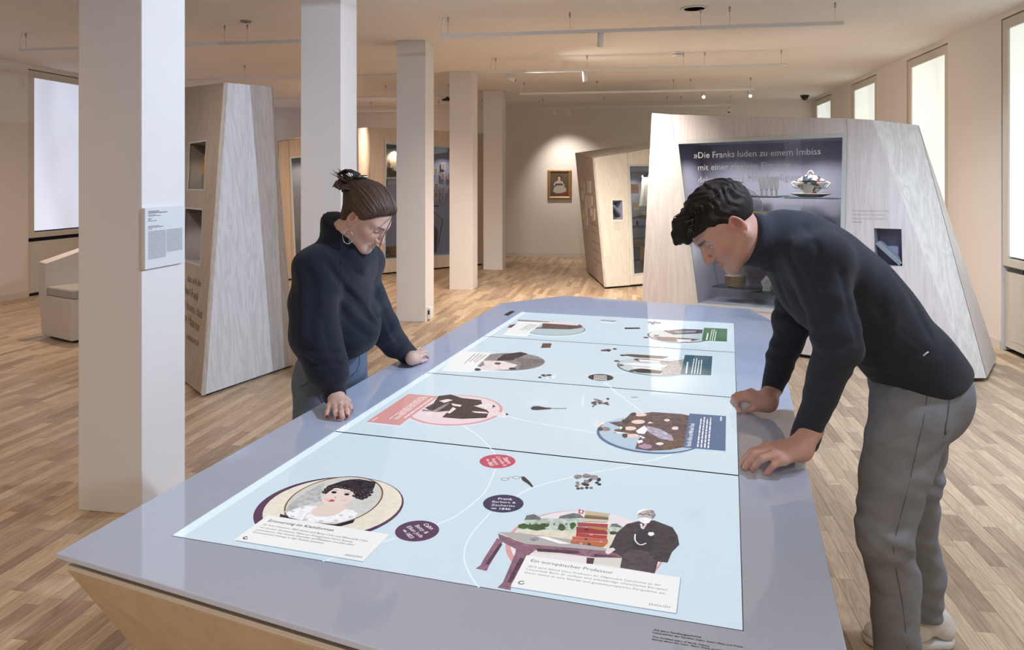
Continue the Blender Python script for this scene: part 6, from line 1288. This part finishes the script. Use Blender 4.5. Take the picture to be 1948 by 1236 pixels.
CRM = [(cast(sweater_m, q), a_*1.5, w_) for q, a_, w_ in (
    ([(1530, 430), (1555, 470), (1562, 520), (1568, 580), (1575, 620)], .004, .010), ([(1498, 470), (1520, 520), (1545, 580), (1562, 630)], .005, .010), ([(1508, 455), (1540, 520), (1560, 560)], -.003, .010),
    ([(1600, 520), (1612, 570), (1625, 620), (1634, 655)], .006, .009), ([(1590, 500), (1640, 560), (1700, 620), (1760, 665)], .0016, .006), ([(1625, 560), (1660, 640), (1668, 690)], .003, .014), ([(1690, 560), (1700, 620), (1690, 680)], -.003, .018),
    ([(1640, 690), (1690, 700), (1750, 690), (1810, 655)], -.004, .012), ([(1650, 670), (1700, 680), (1760, 668)], .003, .012),
    ([(1560, 640), (1590, 655), (1622, 650)], .004, .008), ([(1556, 655), (1585, 675), (1615, 678)], -.003, .008), ([(1552, 672), (1580, 692), (1606, 696)], .003, .007), ([(1548, 700), (1572, 716), (1596, 716)], .0022, .007), ([(1538, 730), (1560, 748), (1586, 746)], .0018, .007),
    ([(1478, 590), (1500, 600), (1525, 598)], .003, .006), ([(1476, 605), (1500, 616), (1524, 612)], -.003, .006), ([(1474, 622), (1496, 634), (1520, 628)], .003, .006), ([(1470, 645), (1492, 655), (1512, 650)], .0026, .006), ([(1464, 672), (1484, 682), (1504, 676)], .002, .006),
    ([(1470, 505), (1482, 540), (1500, 580)], .004, .010), ([(1700, 520), (1740, 580), (1770, 640)], .0025, .015))]
sweater_m0 = sweater_m
def sweater_m(P): return sweater_m0(P)+creases(P, CRM)
SWM = clothmat('fine_knit_navy', (.028, .033, .048), .22, 220, .35, 900, .85, .10)
lo, hi = bbox([spine[0], nk1, nsh, fsh, nel, fel, nwr, fwr], .2); sw_ = cloth('turtleneck_sweater', sweater_m, lo, hi, .0066, SWM, MAN, 1)
tg = JP(1727, 677, 2.0); 
# ---- jeans
seat = JP(1775, 745, 2.18)
def jeans_m(P):
    ax = hem_d
    d = union([ellip(P, JP(1745, 728, 2.18), (.13, .160, .118), (NRT, NFW, NUP)), ellip(P, JP(1757, 765, 2.13), (.125, .10, .125), (NRT, NFW, NUP)), ellip(P, JP(1757, 765, 2.25), (.12, .10, .12), (NRT, NFW, NUP))], .05)
    nl = chain(P, [nhip, JP(1700, 905, 2.08), nkn, JP(1702, 1110, 2.10), nan], [.105, .088, .072, .066, .060], .02); fl = chain(P, [fhip, JP(1738, 905, 2.35), fkn, JP(1762, 1090, 2.50), fan], [.100, .082, .062, .060, .052], .02)
    w_ = folds(P, [(.3, .1, 1, 70, .0022, 1.8), (-.5, .3, 1, 45, .0020, 1.2)])
    kn = np.exp(-((P[:, 2]-nkn[2])/.12)**2); an_ = np.exp(-((P[:, 2]-.18)/.14)**2)
    nl = nl+w_*(.4+1.1*kn+1.0*an_); fl = fl+w_*(.4+1.1*kn+1.0*an_)
    d = smin(d, nl, .04); d = smin(d, fl, .04); d = d+folds(P, [(.5, .3, .8, 33, .0016, 1.4)])
    # waistband: cut above
    d = smax(d, ((P-hem_c)@(-hem_n))-.045, .008)
    d = smax(d, np.where(np.linalg.norm(P-fan, axis=1) < .3, (fan[2]-.015)-P[:, 2], -1), .004)
    return smax(d, .10-P[:, 2], .004)
CJM = [(cast(jeans_m, q), a_, w_) for q, a_, w_ in (
    ([(1650, 735), (1680, 760), (1700, 800)], .004, .010), ([(1645, 760), (1660, 810), (1650, 860)], .004, .010), ([(1640, 800), (1680, 815), (1730, 812)], -.003, .012), ([(1790, 850), (1765, 880), (1735, 900)], .004, .010), ([(1800, 835), (1770, 855), (1745, 860)], -.003, .010),
    ([(1634, 985), (1660, 1010), (1700, 1012), (1724, 1000)], .004, .009), ([(1636, 1005), (1665, 1032), (1705, 1032), (1728, 1018)], -.004, .009), ([(1640, 1030), (1670, 1055), (1710, 1050), (1732, 1040)], .004, .009), ([(1646, 1060), (1680, 1078), (1716, 1066)], -.003, .010),
    ([(1660, 1120), (1690, 1140), (1740, 1120)], .003, .010), ([(1662, 1150), (1700, 1168), (1742, 1150)], -.003, .010), ([(1666, 1180), (1700, 1200), (1744, 1180)], .004, .010), ([(1668, 1205), (1700, 1222), (1744, 1206)], -.003, .010),
    ([(1748, 1000), (1765, 1006), (1778, 1000)], .004, .008), ([(1748, 1100), (1762, 1110), (1776, 1100)], .003, .008), ([(1746, 1150), (1758, 1158), (1772, 1148)], .003, .007), ([(1745, 1180), (1758, 1188), (1771, 1180)], -.003, .006))]
jeans_m0 = jeans_m
def jeans_m(P): return jeans_m0(P)+creases(P, CJM)
JM = clothmat('denim_grey', (.24, .255, .285), .26, 14, .35, 700, .9)
lo, hi = bbox([seat, nhip, fhip, nkn, fkn, nan, fan, JP(1640, 720, 2.1), JP(1820, 680, 2.2)], .14); je = cloth('jeans', jeans_m, lo, hi, .0072, JM, MAN, 1)
SEAM = M('denim_stitch', (.12, .125, .14), rough=.9)
def surf_line(fn, pts, r, name, parent, mat, push=.0):
    """a sewn line: pixel points with depth guess slid along the view ray to the cloth surface"""
    out_ = []
    for px, py in pts:
        rr = a3(ray(px, py)); o_ = a3(CAM); ts = np.linspace(1.5, 2.9, 561, dtype=np.float32); P = o_+ts[:, None]*rr; dd = fn(P); i = np.argmax(dd < 0)
        if dd[i] < 0: out_.append(V(o_+rr*(ts[i]-.0025-push)))
    return tube(name, out_, r, mat, parent, 6) if len(out_) > 1 else None
surf_line(jeans_m, [(1764, 722), (1763, 760), (1757, 800), (1745, 850), (1734, 900), (1722, 950), (1708, 1000), (1700, 1040), (1706, 1090), (1716, 1140), (1722, 1190), (1726, 1234)], .0010, 'side_seam', je, SEAM)
surf_line(jeans_m, [(1668, 724), (1690, 736), (1720, 741), (1745, 742), (1766, 742)], .0014, 'front_pocket', je, SEAM)
surf_line(jeans_m, [(1808, 746), (1825, 742), (1838, 740)], .002, 'back_pocket', je, SEAM); surf_line(jeans_m, [(1808, 746), (1804, 780), (1799, 810), (1798, 826), (1806, 818)], .002, 'back_pocket', je, SEAM)
surf_line(jeans_m, [(1775, 722), (1790, 718), (1810, 708), (1832, 695)], .0024, 'waistband_seam', je, SEAM)
pr = a3(ray(1763, 742)); ts = np.linspace(1.5, 2.9, 561, dtype=np.float32); dd = jeans_m(a3(CAM)+ts[:, None]*pr); pr_ = V(a3(CAM)+pr*ts[np.argmax(dd < 0)])
lathe('rivet', pr_-FW*.002, [(0, 0), (.0045, 0), (.003, .002), (0, .0025)], M('copper', (.6, .4, .25), rough=.3, metal=1), je, seg=10, ax=RT, ay=V((0, 0, 1)), az=-FW)
bl = [JP(1640+0, 708, 2.05)]
# small pale tag on the sweater hem
surf_line(sweater_m, [(1756, 677), (1762, 672), (1766, 669)], .0022, 'woven_tag', sw_, M('tag_white', (.7, .7, .7), rough=.7))
# ---- shoes
SHW = M('sneaker_white', (.66, .63, .59), rough=.6, var=.05, bump=.2, bscale=160); SHG = M('sneaker_taupe', (.33, .30, .27), rough=.7); SOLE = M('sneaker_sole', (.62, .60, .57), rough=.6)
def shoe(ank, dirv, parent, name='sneaker'):
    d = a3(dirv); d[2] = 0; d /= np.linalg.norm(d); s = np.cross(NUP, d); g0 = np.array((ank[0], ank[1], 0), np.float32); heel = g0-d*.07; toe = g0+d*.21
    def f(P):
        b = union([capsule(P, heel+NUP*.055+d*.02, heel+NUP*.085+d*.03, .040, .036), capsule(P, g0+NUP*.05+d*.04, g0+NUP*.045+d*.12, .046, .046), ellip(P, toe+NUP*.035-d*.05, (.06, .048, .035), (d, s, NUP))], .03); b = smin(b, capsule(P, g0+NUP*.08, g0+NUP*.12, .042, .042), .02)
        return smax(b, .022-P[:, 2], .004)
    def so(P):
        b = union([capsule(P, heel+NUP*.015+d*.03, g0+NUP*.015+d*.1, .045, .05), ellip(P, toe-d*.06+NUP*.015, (.075, .054, .04), (d, s, NUP))], .03)
        return smax(smax(b, P[:, 2]-.026, .004), .002-P[:, 2], .003)
    lo, hi = bbox([heel, toe, g0+NUP*.13], .08); lo[2] = -.01
    o = cloth(name, f, lo, hi, .005, SHW, parent, 1); cloth('sole', so, lo, hi, .005, SOLE, o, 1)
    for i in range(4):
        c = g0+d*(.05+.024*i)+NUP*(.100-.008*i); tube('lace', [V(c+s*.03-NUP*.012), V(c+NUP*.004), V(c-s*.03-NUP*.012)], .0035, SHW, o, 6)
    tube('lace_loop', [V(g0+d*.05+NUP*.105), V(g0+d*.08-s*.03+NUP*.115), V(g0+d*.10-s*.045+NUP*.08), V(g0+d*.06-s*.03+NUP*.10)], .003, SHW, o, 6)
    for sd in (-1, 1): tube('eyelet_stay', [V(g0+d*.035+s*sd*.036+NUP*.10), V(g0+d*.08+s*sd*.036+NUP*.086), V(g0+d*.13+s*sd*.03+NUP*.074)], .007, SHG, o, 6)
    return o
shoe(fan+NRT*.015, -NRT+NFW*.02, MAN); shoe(nan, -NRT-NFW*.05, MAN)
# ---- hair: dark, short sides, loose curls on top
MHC = HAIRD('hair_dark_brown', (.020, .015, .013))
def hair_m(P):
    p = MH.loc(P); q = p.copy(); q[:, 0] = np.abs(q[:, 0])
    base = ellip(p, (0, -.022, .040), (.0785, .1005, .0875)); tp = ellip(p, (0, .010, .070), (.070, .090, .056)); fr = union([capsule(p, (-.03, .085, .085), (-.025, .118, .062), .022, .014), capsule(p, (.0, .09, .095), (.0, .125, .075), .024, .016), capsule(p, (.03, .085, .085), (.03, .115, .06), .022, .014)], .012)
    d = smin(smin(base, tp, .03), fr, .02)
    d = d+.0045*np.sin(p[:, 0]*120+3*np.sin(p[:, 1]*70))*np.sin(p[:, 1]*115+2.5*np.sin(p[:, 2]*80))*np.clip((p[:, 2]-.01)/.05, 0, 1)
    edge = (p[:, 1]-.55*p[:, 2]-.022)/1.14; edge = np.where(p[:, 2] < .01, p[:, 1]+.010+.25*(p[:, 2]), edge); edge = np.where((p[:, 1] > .04) & (p[:, 2] > .045), -.02, edge)
    cut = smax(edge, -(p[:, 2]+.052-.35*(p[:, 1]+.06)), .01)
    ear = -ellip(q, (.082, -.010, -.008), (.020, .021, .033)); return smax(smax(d, cut, .008), ear, .004)*MH.k
lo, hi = MH.bounds((-.11, -.14, -.10), (.11, .16, .16)); hm = cloth('hair', hair_m, lo, hi, .0032, MHC, MAN, 1)
r = random.Random(5); cur = []
for i in range(420):
    th_, ph = r.uniform(-1.25, 1.25), r.uniform(-.75, 1.25)
    y0, x0_ = .105*math.sin(ph)-.005, .072*math.sin(th_)*.95; z0 = .105-.35*max(0, abs(x0_)-.03)-.9*max(0, y0-.07)-.4*max(0, -y0-.03)
    b_ = np.array((x0_, y0, z0)); dv = np.array((r.uniform(-.4, .4)+x0_*3, .8+r.uniform(-.5, .4), r.uniform(-.3, .5))); dv /= np.linalg.norm(dv); L_ = r.uniform(.02, .042); cv_ = r.uniform(-1, 1)
    pts_ = []
    for t in np.linspace(0, 1, 6): pts_.append(MH.wld(b_+dv*L_*t+np.array((.010*cv_*math.sin(3*t), 0, -.018*t*t+.006*math.sin(4*t)))))
    cur.append((pts_, .0021))
strands('curls', cur, MHC, hm)
# ---------------------------------------------------------------- the woman in the dark sweater
wf = NRT*.7305-NFW*.2955-NUP*.616; wu = NRT*.571-NFW*.231+NUP*.788
WH = Head(JP(697, 414, 2.50), wf, wu, .89, True, [JP(655, 440, 2.50), JP(648, 475, 2.54)])
WSK = (.60, .40, .335)
wpel = JP(634, 712, 2.83); wn = JP(648, 455, 2.53); wrs, wls = JP(602, 510, 2.47), JP(690, 500, 2.74); wre, wle = JP(598, 640, 2.44), JP(728, 612, 2.92); wrw, wlw = JP(636, 752, 2.45), JP(779, 681, 3.08)
wrh, wlh = JP(606, 745, 2.78), JP(660, 745, 2.88); wrk, wlk = CW(-.74, 2.72, .48), CW(-.66, 2.90, .48); wra, wla = CW(-.80, 2.76, .09), CW(-.74, 2.97, .09)
wrk, wlk, wra, wla = map(a3, (wrk, wlk, wra, wla))
RH = {'w': JT(640, 757, .040), 'arm': JP(634, 735, 2.45), 'wr': .0205, 'n': NUP, 'f': [
    F_([JT(656.5, 766, .034), JT(660, 780, .027), JT(661, 787, .017), JT(660.5, 793, .009)], .0088), F_([JT(647, 768, .037), JT(649.5, 783, .029), JT(651, 791, .018), JT(651.5, 796, .009)], .0090),
    F_([JT(636.5, 768.5, .035), JT(638, 783, .027), JT(639.8, 790, .017), JT(640.5, 795.5, .009)], .0086), F_([JT(627, 771, .030), JT(623, 783, .022), JT(622, 789, .014), JT(621.8, 793.5, .008)], .0076),
    F_([JT(660, 763, .026), JT(666, 773, .020), JT(667.5, 783, .0095)], .0098, nn=NRT+NUP*.4)]}
LH = {'w': JT(784, 682, .036), 'arm': JP(773, 673, 3.05), 'wr': .0185, 'n': NUP, 'f': [
    F_([JT(799, 678, .036), JT(808, 673.5, .033), JT(812.5, 676, .020), JT(814, 680, .008)], .0084), F_([JT(797, 673.5, .038), JT(806.5, 668.5, .034), JT(811, 670.5, .020), JT(812.5, 674.5, .008)], .0086),
    F_([JT(794, 670.5, .036), JT(802.5, 665, .032), JT(807, 666.5, .019), JT(808.5, 670, .008)], .0082), F_([JT(791, 668.5, .031), JT(797, 663, .027), JT(801, 663.5, .016), JT(803, 666, .0075)], .0072),
    F_([JT(793, 686, .022), JT(803, 686.5, .014), JT(812, 684, .0085)], .0090, nn=NUP-NFW*.5)]}
def torso_w(P):
    d = chain(P, [wpel, (wpel+wn)/2, wn], [.09, .08, .045], .05); d = smin(d, capsule(P, wrs, wls, .035, .035), .04)
    d = smin(d, chain(P, [wrs, wre, wrw], [.04, .032, .023], .02), .02); d = smin(d, chain(P, [wls, wle, wlw], [.04, .032, .023], .02), .02)
    for a, b, c in ((wrh, wrk, wra), (wlh, wlk, wla)): d = smin(d, chain(P, [a, b, c, c-NUP*.05], [.07, .045, .033, .032], .02), .03)
    return d
lo, hi = bbox([wpel, wn, wrs, wls, wre, wle, wrw, wlw, wra, wla], .14)
WOMAN = build_skin('person', [(lambda P: WH.sdf(P), WH.bounds((-.10, -.125, -.17), (.10, .135, .14)), .0026, lambda P: WH.cols(P, WSK, (.52, .23, .24), (.05, .033, .028), False, None), 1),
    (lambda P: fingers_sdf(P, RH), bbox([x for f_ in RH['f'] for x in f_['p']]+[RH['w'], RH['arm']], .035), .0022, lambda P: hand_cols(P, RH, WSK, (.22, .012, .02)), 2),
    (lambda P: fingers_sdf(P, LH), bbox([x for f_ in LH['f'] for x in f_['p']]+[LH['w'], LH['arm']], .035), .0024, lambda P: hand_cols(P, LH, WSK, (.22, .012, .02)), 2),
    (torso_w, (lo, hi), .014, lambda P: np.tile(np.array(WSK, np.float32), (len(P), 1)), 2)], up(V(wpel), 0))
tag(WOMAN, 'woman in a chunky dark turtleneck with her hair clipped up, hands resting on the table', 'person')
wk0, wk1 = JP(655, 482, 2.55), JP(652, 426, 2.52)
wax = wn-wpel; wax = wax/np.linalg.norm(wax); wlat = (wls-wrs); wlat = wlat-wax*(wlat@wax); wlat /= np.linalg.norm(wlat); wfr = np.cross(wlat, wax)
if wfr@NRT < 0: wfr = -wfr
def sweater_w(P):
    d = union([ellip(P, JP(637, 622, 2.69), (.160, .120, .13), (wlat, wfr, wax)), ellip(P, JP(640, 570, 2.64), (.150, .115, .14), (wlat, wfr, wax)), ellip(P, JP(650, 510, 2.59), (.125, .095, .10), (wlat, wfr, wax)), capsule(P, wrs, wls, .060, .058), capsule(P, wrs+NUP*.01, wk0, .055, .075), capsule(P, wls+NUP*.01, wk0, .055, .075)], .06)
    d = smin(d, ellip(P, JP(664, 628, 2.67), (.135, .105, .080), (wlat, wfr, wax)), .04)         # blouson over the hips
    ra = chain(P, [wrs, JP(597, 575, 2.45), JP(601, 640, 2.44), JP(622, 700, 2.44), JP(631, 716, 2.445)], [.062, .068, .072, .062, .047], .05); rc = capsule(P, JP(629, 712, 2.445), JP(638, 757, 2.445), .0420, .0375)
    la = chain(P, [wls, JP(702, 562, 2.82), JP(728, 620, 2.93), JP(752, 655, 3.0)], [.058, .060, .064, .054], .03); lc = capsule(P, JP(756, 656, 3.0), JP(780, 678, 3.075), .047, .040)
    f1 = folds(P, [(.5, .2, .8, 30, .0026, 1.7), (-.6, .3, .7, 22, .0030, 1.5), (.2, .8, .5, 55, .0012, 1.2)])
    d = d+f1*.9; ra = ra+f1; la = la+f1
    rc = smax(rc, ((P-JP(638, 757, 2.445))@((wrw-wre)/np.linalg.norm(wrw-wre)))-.004, .006); lc = smax(lc, ((P-JP(780, 678, 3.075))@((wlw-wle)/np.linalg.norm(wlw-wle)))-.008, .006)
    rc = rc+ribbing(P, JP(629, 712, 2.445), JP(638, 757, 2.445), 26, .0016, -.1, 1.3); lc = lc+ribbing(P, JP(756, 656, 3.0), JP(780, 678, 3.075), 26, .0016, -.1, 1.3)
    d = smin(d, smin(ra, rc, .012), .045); d = smin(d, smin(la, lc, .012), .045)
    hc_ = JP(640, 655, 2.7); d = np.maximum(d, np.where((np.linalg.norm((P-hc_)-((P-hc_)@NUP)[:, None]*NUP, axis=1) < .27) & (P[:, 2] < hc_[2]), -1, -1))
    low = hc_[2]-.012-P[:, 2]; inside = ((P-wre)@wfr > .0) 
    body_only = union([ellip(P, JP(640, 625, 2.68), (.18, .135, .16), (wlat, wfr, wax)), ellip(P, JP(668, 632, 2.66), (.15, .12, .095), (wlat, wfr, wax))], .05)
    nk = capsule(P, wk0, wk1, .086, .075); nx = (wk1-wk0)/np.linalg.norm(wk1-wk0); nk = smax(nk, ((P-wk1)@(nx*.92+NRT*.42-NFW*.1))-.008, .014); nk = nk+ribbing(P, wk0, wk1, 44, .0015, -.8, 1.4)
    t_ = (P-wk0)@nx; nk = nk-.006*np.exp(-((t_-.035)/.02)**2)+.004*np.exp(-((t_-.0)/.012)**2)
    return smin(d, nk, .016)
CRW = [(cast(sweater_w, q), a_, w_) for q, a_, w_ in (
    ([(619, 485), (640, 512), (668, 545), (697, 575), (716, 612)], -.007, .013), ([(626, 505), (648, 540), (676, 572), (702, 606)], .007, .013), ([(655, 490), (680, 520), (705, 540), (718, 552)], .006, .012), ([(660, 500), (690, 512), (716, 520)], -.005, .011),
    ([(640, 545), (660, 580), (690, 612), (716, 632)], -.005, .012), ([(650, 590), (668, 615), (700, 640)], .006, .011), ([(580, 500), (596, 540), (598, 590), (590, 640)], .006, .014), ([(568, 520), (575, 580), (572, 640)], -.005, .014),
    ([(575, 655), (600, 670), (640, 668)], .006, .010), ([(585, 685), (612, 696), (645, 690)], .006, .009), ([(580, 668), (606, 684), (642, 680)], -.005, .009), ([(615, 610), (622, 650), (640, 690)], .004, .012),
    ([(712, 560), (730, 590), (742, 625)], .005, .010), ([(720, 600), (740, 640), (752, 655)], -.004, .009), ([(730, 645), (745, 640), (757, 645)], .005, .008),
    ([(655, 650), (685, 655), (718, 640)], -.006, .012))]
sweater_w0 = sweater_w
def sweater_w(P): return sweater_w0(P)+creases(P, CRW)
WSW = clothmat('chunky_knit_navy', (.012, .0155, .028), .25, 160, .6, 420, .95, .12)
lo, hi = bbox([wpel, wk1, wrs, wls, wre, wle, wrw, wlw], .16); lo[2] = .84; wsw = cloth('turtleneck_sweater', sweater_w, lo, hi, .006, WSW, WOMAN, 1)
def jeans_w(P):
    d = union([ellip(P, JP(638, 668, 2.76), (.135, .10, .12), (wlat, wfr, NUP)), ellip(P, JP(632, 712, 2.83), (.158, .118, .12), (wlat, wfr, NUP)), ellip(P, JP(614, 712, 2.85), (.10, .11, .11), (wlat, wfr, NUP))], .05)
    for a, b, c in ((wrh, wrk, wra), (wlh, wlk, wla)): d = smin(d, chain(P, [a, b, c], [.096, .068, .062], .02), .03)
    d = d+folds(P, [(.5, .2, .9, 48, .0022, 1.6), (-.5, .4, .6, 30, .0018, 1.2)]); return smax(d, .10-P[:, 2], .004)
WJM = clothmat('denim_blue_grey', (.13, .165, .23), .35, 16, .4, 800, .9)
lo, hi = bbox([JP(636, 640, 2.72), wrh, wlh, wrk, wlk, wra, wla], .17); wj = cloth('jeans', jeans_w, lo, hi, .0085, WJM, WOMAN, 1)
WST = M('denim_stitch_blue', (.07, .085, .11), rough=.9)
surf_line(jeans_w, [(572, 735), (585, 729), (588, 718), (586, 700)], .0018, 'back_pocket', wj, WST); surf_line(jeans_w, [(598, 700), (603, 725), (610, 750), (617, 770)], .0016, 'side_seam', wj, WST); surf_line(jeans_w, [(683, 668), (684, 690), (678, 706), (668, 716)], .0022, 'fly_seam', wj, WST)
BOOT = M('boot_black', (.02, .02, .02), rough=.4)
for a in (wra, wla):
    g0 = np.array((a[0], a[1], 0), np.float32); d_ = NRT*.9-NFW*.4; d_ /= np.linalg.norm(d_); s_ = np.cross(NUP, d_)
    f_ = lambda P, g0=g0, d_=d_, s_=s_: smax(union([capsule(P, g0+NUP*.05, g0+NUP*.13, .042, .042), capsule(P, g0+NUP*.04, g0+d_*.12+NUP*.035, .042, .040), ellip(P, g0+d_*.15+NUP*.028, (.05, .042, .03), (d_, s_, NUP))], .03), .002-P[:, 2], .003)
    lo, hi = bbox([g0-d_*.06, g0+d_*.2, g0+NUP*.16], .06); lo[2] = -.01; cloth('boot', f_, lo, hi, .007, BOOT, WOMAN, 1)
# ---- hair, clip, earring, ring
WHC = HAIRD('hair_brown', (.075, .046, .033)); N, L = nt(WHC)
def hair_w(P):
    p = WH.loc(P); q = p.copy(); q[:, 0] = np.abs(q[:, 0])
    d = ellip(p, (0, -.020, .046), (.0830, .1030, .0915)); d = smin(d, ellip(p, (0, .03, .052), (.066, .062, .056)), .03); d = smin(d, capsule(p, (0, -.075, .045), (0, -.106, .052), .05, .040), .03); d = smin(d, ellip(p, (0, -.040, -.028), (.064, .056, .058)), .02)
    edge = (p[:, 1]-.62*p[:, 2]-.034+.15*q[:, 0])/1.2; edge = np.where(p[:, 2] < .005, np.maximum(edge, p[:, 1]+.016), edge)
    d = d+.0006*np.sin(np.arctan2(p[:, 0], p[:, 2]+.03)*70+4*p[:, 1]*12)
    d = d+.003*np.exp(-(p[:, 0]/.004)**2)*(p[:, 1] > -.03)
    cut = smax(edge, -(p[:, 2]+.095-.3*(p[:, 1]+.06)), .01); ear = -ellip(q, (.082, -.008, -.012), (.022, .020, .030)); return smax(smax(d, cut, .006), ear, .004)*WH.k
lo, hi = WH.bounds((-.11, -.17, -.10), (.11, .13, .16)); wh = cloth('hair', hair_w, lo, hi, .0032, WHC, WOMAN, 1)
r = random.Random(11); cur = []
CN = np.array((0, -.015, .040), np.float32); en = np.array((0, -.108, .056))-CN; en /= np.linalg.norm(en); rs_ = np.linspace(.05, .17, 90, dtype=np.float32)
for i in range(330):        # combed-back strands from the hairline to the bun
    s_ = -1 if i % 2 else 1; t_ = r.random(); sp = np.array((s_*(.006+.072*t_**.8), .086-.10*t_**1.6, .085-.085*t_))-CN
    if t_ > .8: sp = np.array((s_*.06, -.03-.04*r.random(), -.05+.03*r.random()))-CN
    sp += np.array((r.uniform(-.004, .004), r.uniform(-.004, .004), r.uniform(-.006, .006))); sp /= np.linalg.norm(sp); om = math.acos(max(-1, min(1, float(sp@en)))); pts_ = []; w_ = r.uniform(-.05, .05)
    for t in np.linspace(.02, .97, 11):
        dv = (math.sin((1-t)*om)*sp+math.sin(t*om)*en)/math.sin(om); dv = dv+np.array((0, 0, w_*math.sin(math.pi*t))); dv /= np.linalg.norm(dv)
        Q_ = CN+rs_[:, None]*dv.astype(np.float32); dd = hair_w((WH.c+(Q_*WH.k)@WH.R).astype(np.float32)); j = np.nonzero(dd < 0)[0]
        if len(j): pts_.append(WH.wld(Q_[j[-1]]+dv*.0012))
    if len(pts_) > 4: cur.append((pts_, r.uniform(.0011, .0019)))
strands('combed_strands', cur, M('hair_brown_light', (.10, .062, .045), rough=.45, spec=.4, var=.5, vscale=120), wh); cur = []
bc = np.array((.0, -.122, .044))
for i in range(340):        # loose bun
    a, b = r.uniform(0, 2*math.pi), r.uniform(-.6, .9); R_ = r.uniform(.030, .080); pts_ = []
    for t in np.linspace(0, 1, 8):
        an = a+t*r.uniform(1.2, 2.0); pts_.append(WH.wld(bc+np.array((math.cos(an)*R_, math.sin(an)*R_*.62-.006, .024*b+.04*math.sin(an+b)*.6+.014*t))))
    cur.append((pts_, .0030))
for i in range(90):         # ends sticking out of the clip
    d_ = np.array((r.uniform(-.6, .6), -.95+r.uniform(-.4, .3), .42+r.uniform(-.4, .35))); d_ /= np.linalg.norm(d_); st = bc+np.array((r.uniform(-.025, .025), r.uniform(-.02, .02), .012)); L_ = r.uniform(.035, .07)
    cur.append(([WH.wld(st+d_*L_*t+np.array((0, -.02*t*t, -.012*t*t))) for t in np.linspace(0, 1, 6)], .0026))
strands('bun', cur, WHC, wh)
cur = []
for (a_, b_, e_, x_) in ((.034, .092, -.055, .0), (.030, .094, -.035, .006)):      # loose strands falling beside the face
    P0 = WH.wld((.028+x_, .072, .078)); tip = JP(717-x_*500, 548, 2.40); m1 = JP(741, 425, 2.41); m2 = JP(722, 470, 2.40)
    ctl = [P0, m1, m2, JP(724, 505, 2.40), JP(716, 530, 2.40), tip]; Q_ = []
    for i in range(len(ctl)-1):
        p0, p1, p2, p3 = ctl[max(i-1, 0)], ctl[i], ctl[i+1], ctl[min(i+2, len(ctl)-1)]
        for t in np.linspace(0, 1, 6)[:-1]: Q_.append(.5*((2*p1)+(-p0+p2)*t+(2*p0-5*p1+4*p2-p3)*t*t+(-p0+3*p1-3*p2+p3)*t**3))
    cur.append((Q_, .0018))
strands('loose_strand', cur, WHC, wh)
for sd in (-1, 1):
    for j in range(4):
        x_ = .012*j-.018
        tube('hair_clip', [V(WH.wld(np.array((x_, -.096, .052))+np.array((0, sd*.002, 0)))), V(WH.wld((x_, -.116+sd*.022, .106))), V(WH.wld((x_, -.134+sd*.044, .092))), V(WH.wld((x_, -.144+sd*.050, .060)))], .0042, BLACK, WOMAN, 6)
tube('hair_clip_spine', [V(WH.wld((-.034, -.114, .108))), V(WH.wld((.034, -.114, .108)))], .007, M('clip_dark', (.02, .018, .018), rough=.2), WOMAN, 8)
SIL = M('silver_polished', (.75, .72, .68), rough=.2, metal=1.0)
el_ = WH.wld((-.083, -.003, -.040)); er = thing('earring', 'x', 'x', (0, 0, 0)) if 0 else None
ea = V(el_); ring_c = ea+V((0, 0, -.034))
o = tube('earring', [ring_c+RT*(.017*math.cos(a))+V((0, 0, .023*math.sin(a))) for a in np.linspace(math.pi/2, math.pi/2+2*math.pi, 25)], .0014, SIL, WOMAN, 6)
tube('earring_hook', [ea, ring_c+V((0, 0, .023))], .0010, SIL, o, 5)
tube('earring_figure', [ring_c+V((0, 0, -.020))+RT*.004, ring_c+RT*.006+V((0, 0, -.006)), ring_c-RT*.003+V((0, 0, .002)), ring_c+RT*.005+V((0, 0, .010)), ring_c-RT*.002+V((0, 0, .018))], .0010, SIL, o, 5)
def fring(fg, H, name, parent):
    a, b = fg['p'][0], fg['p'][1]; c = a+(b-a)*.45; d_, x_, y_, _ = axis_frame(a, b); R_ = (fg['r'][0]*.55+fg['r'][1]*.45)+.0012
    return tube(name, [V(c+(x_*math.cos(t)+y_*math.sin(t))*R_) for t in np.linspace(0, 2*math.pi, 21)], .0014, SIL, parent, 6)
fring(RH['f'][1], RH, 'finger_ring', WOMAN); fring(LH['f'][2], LH, 'finger_ring', WOMAN)
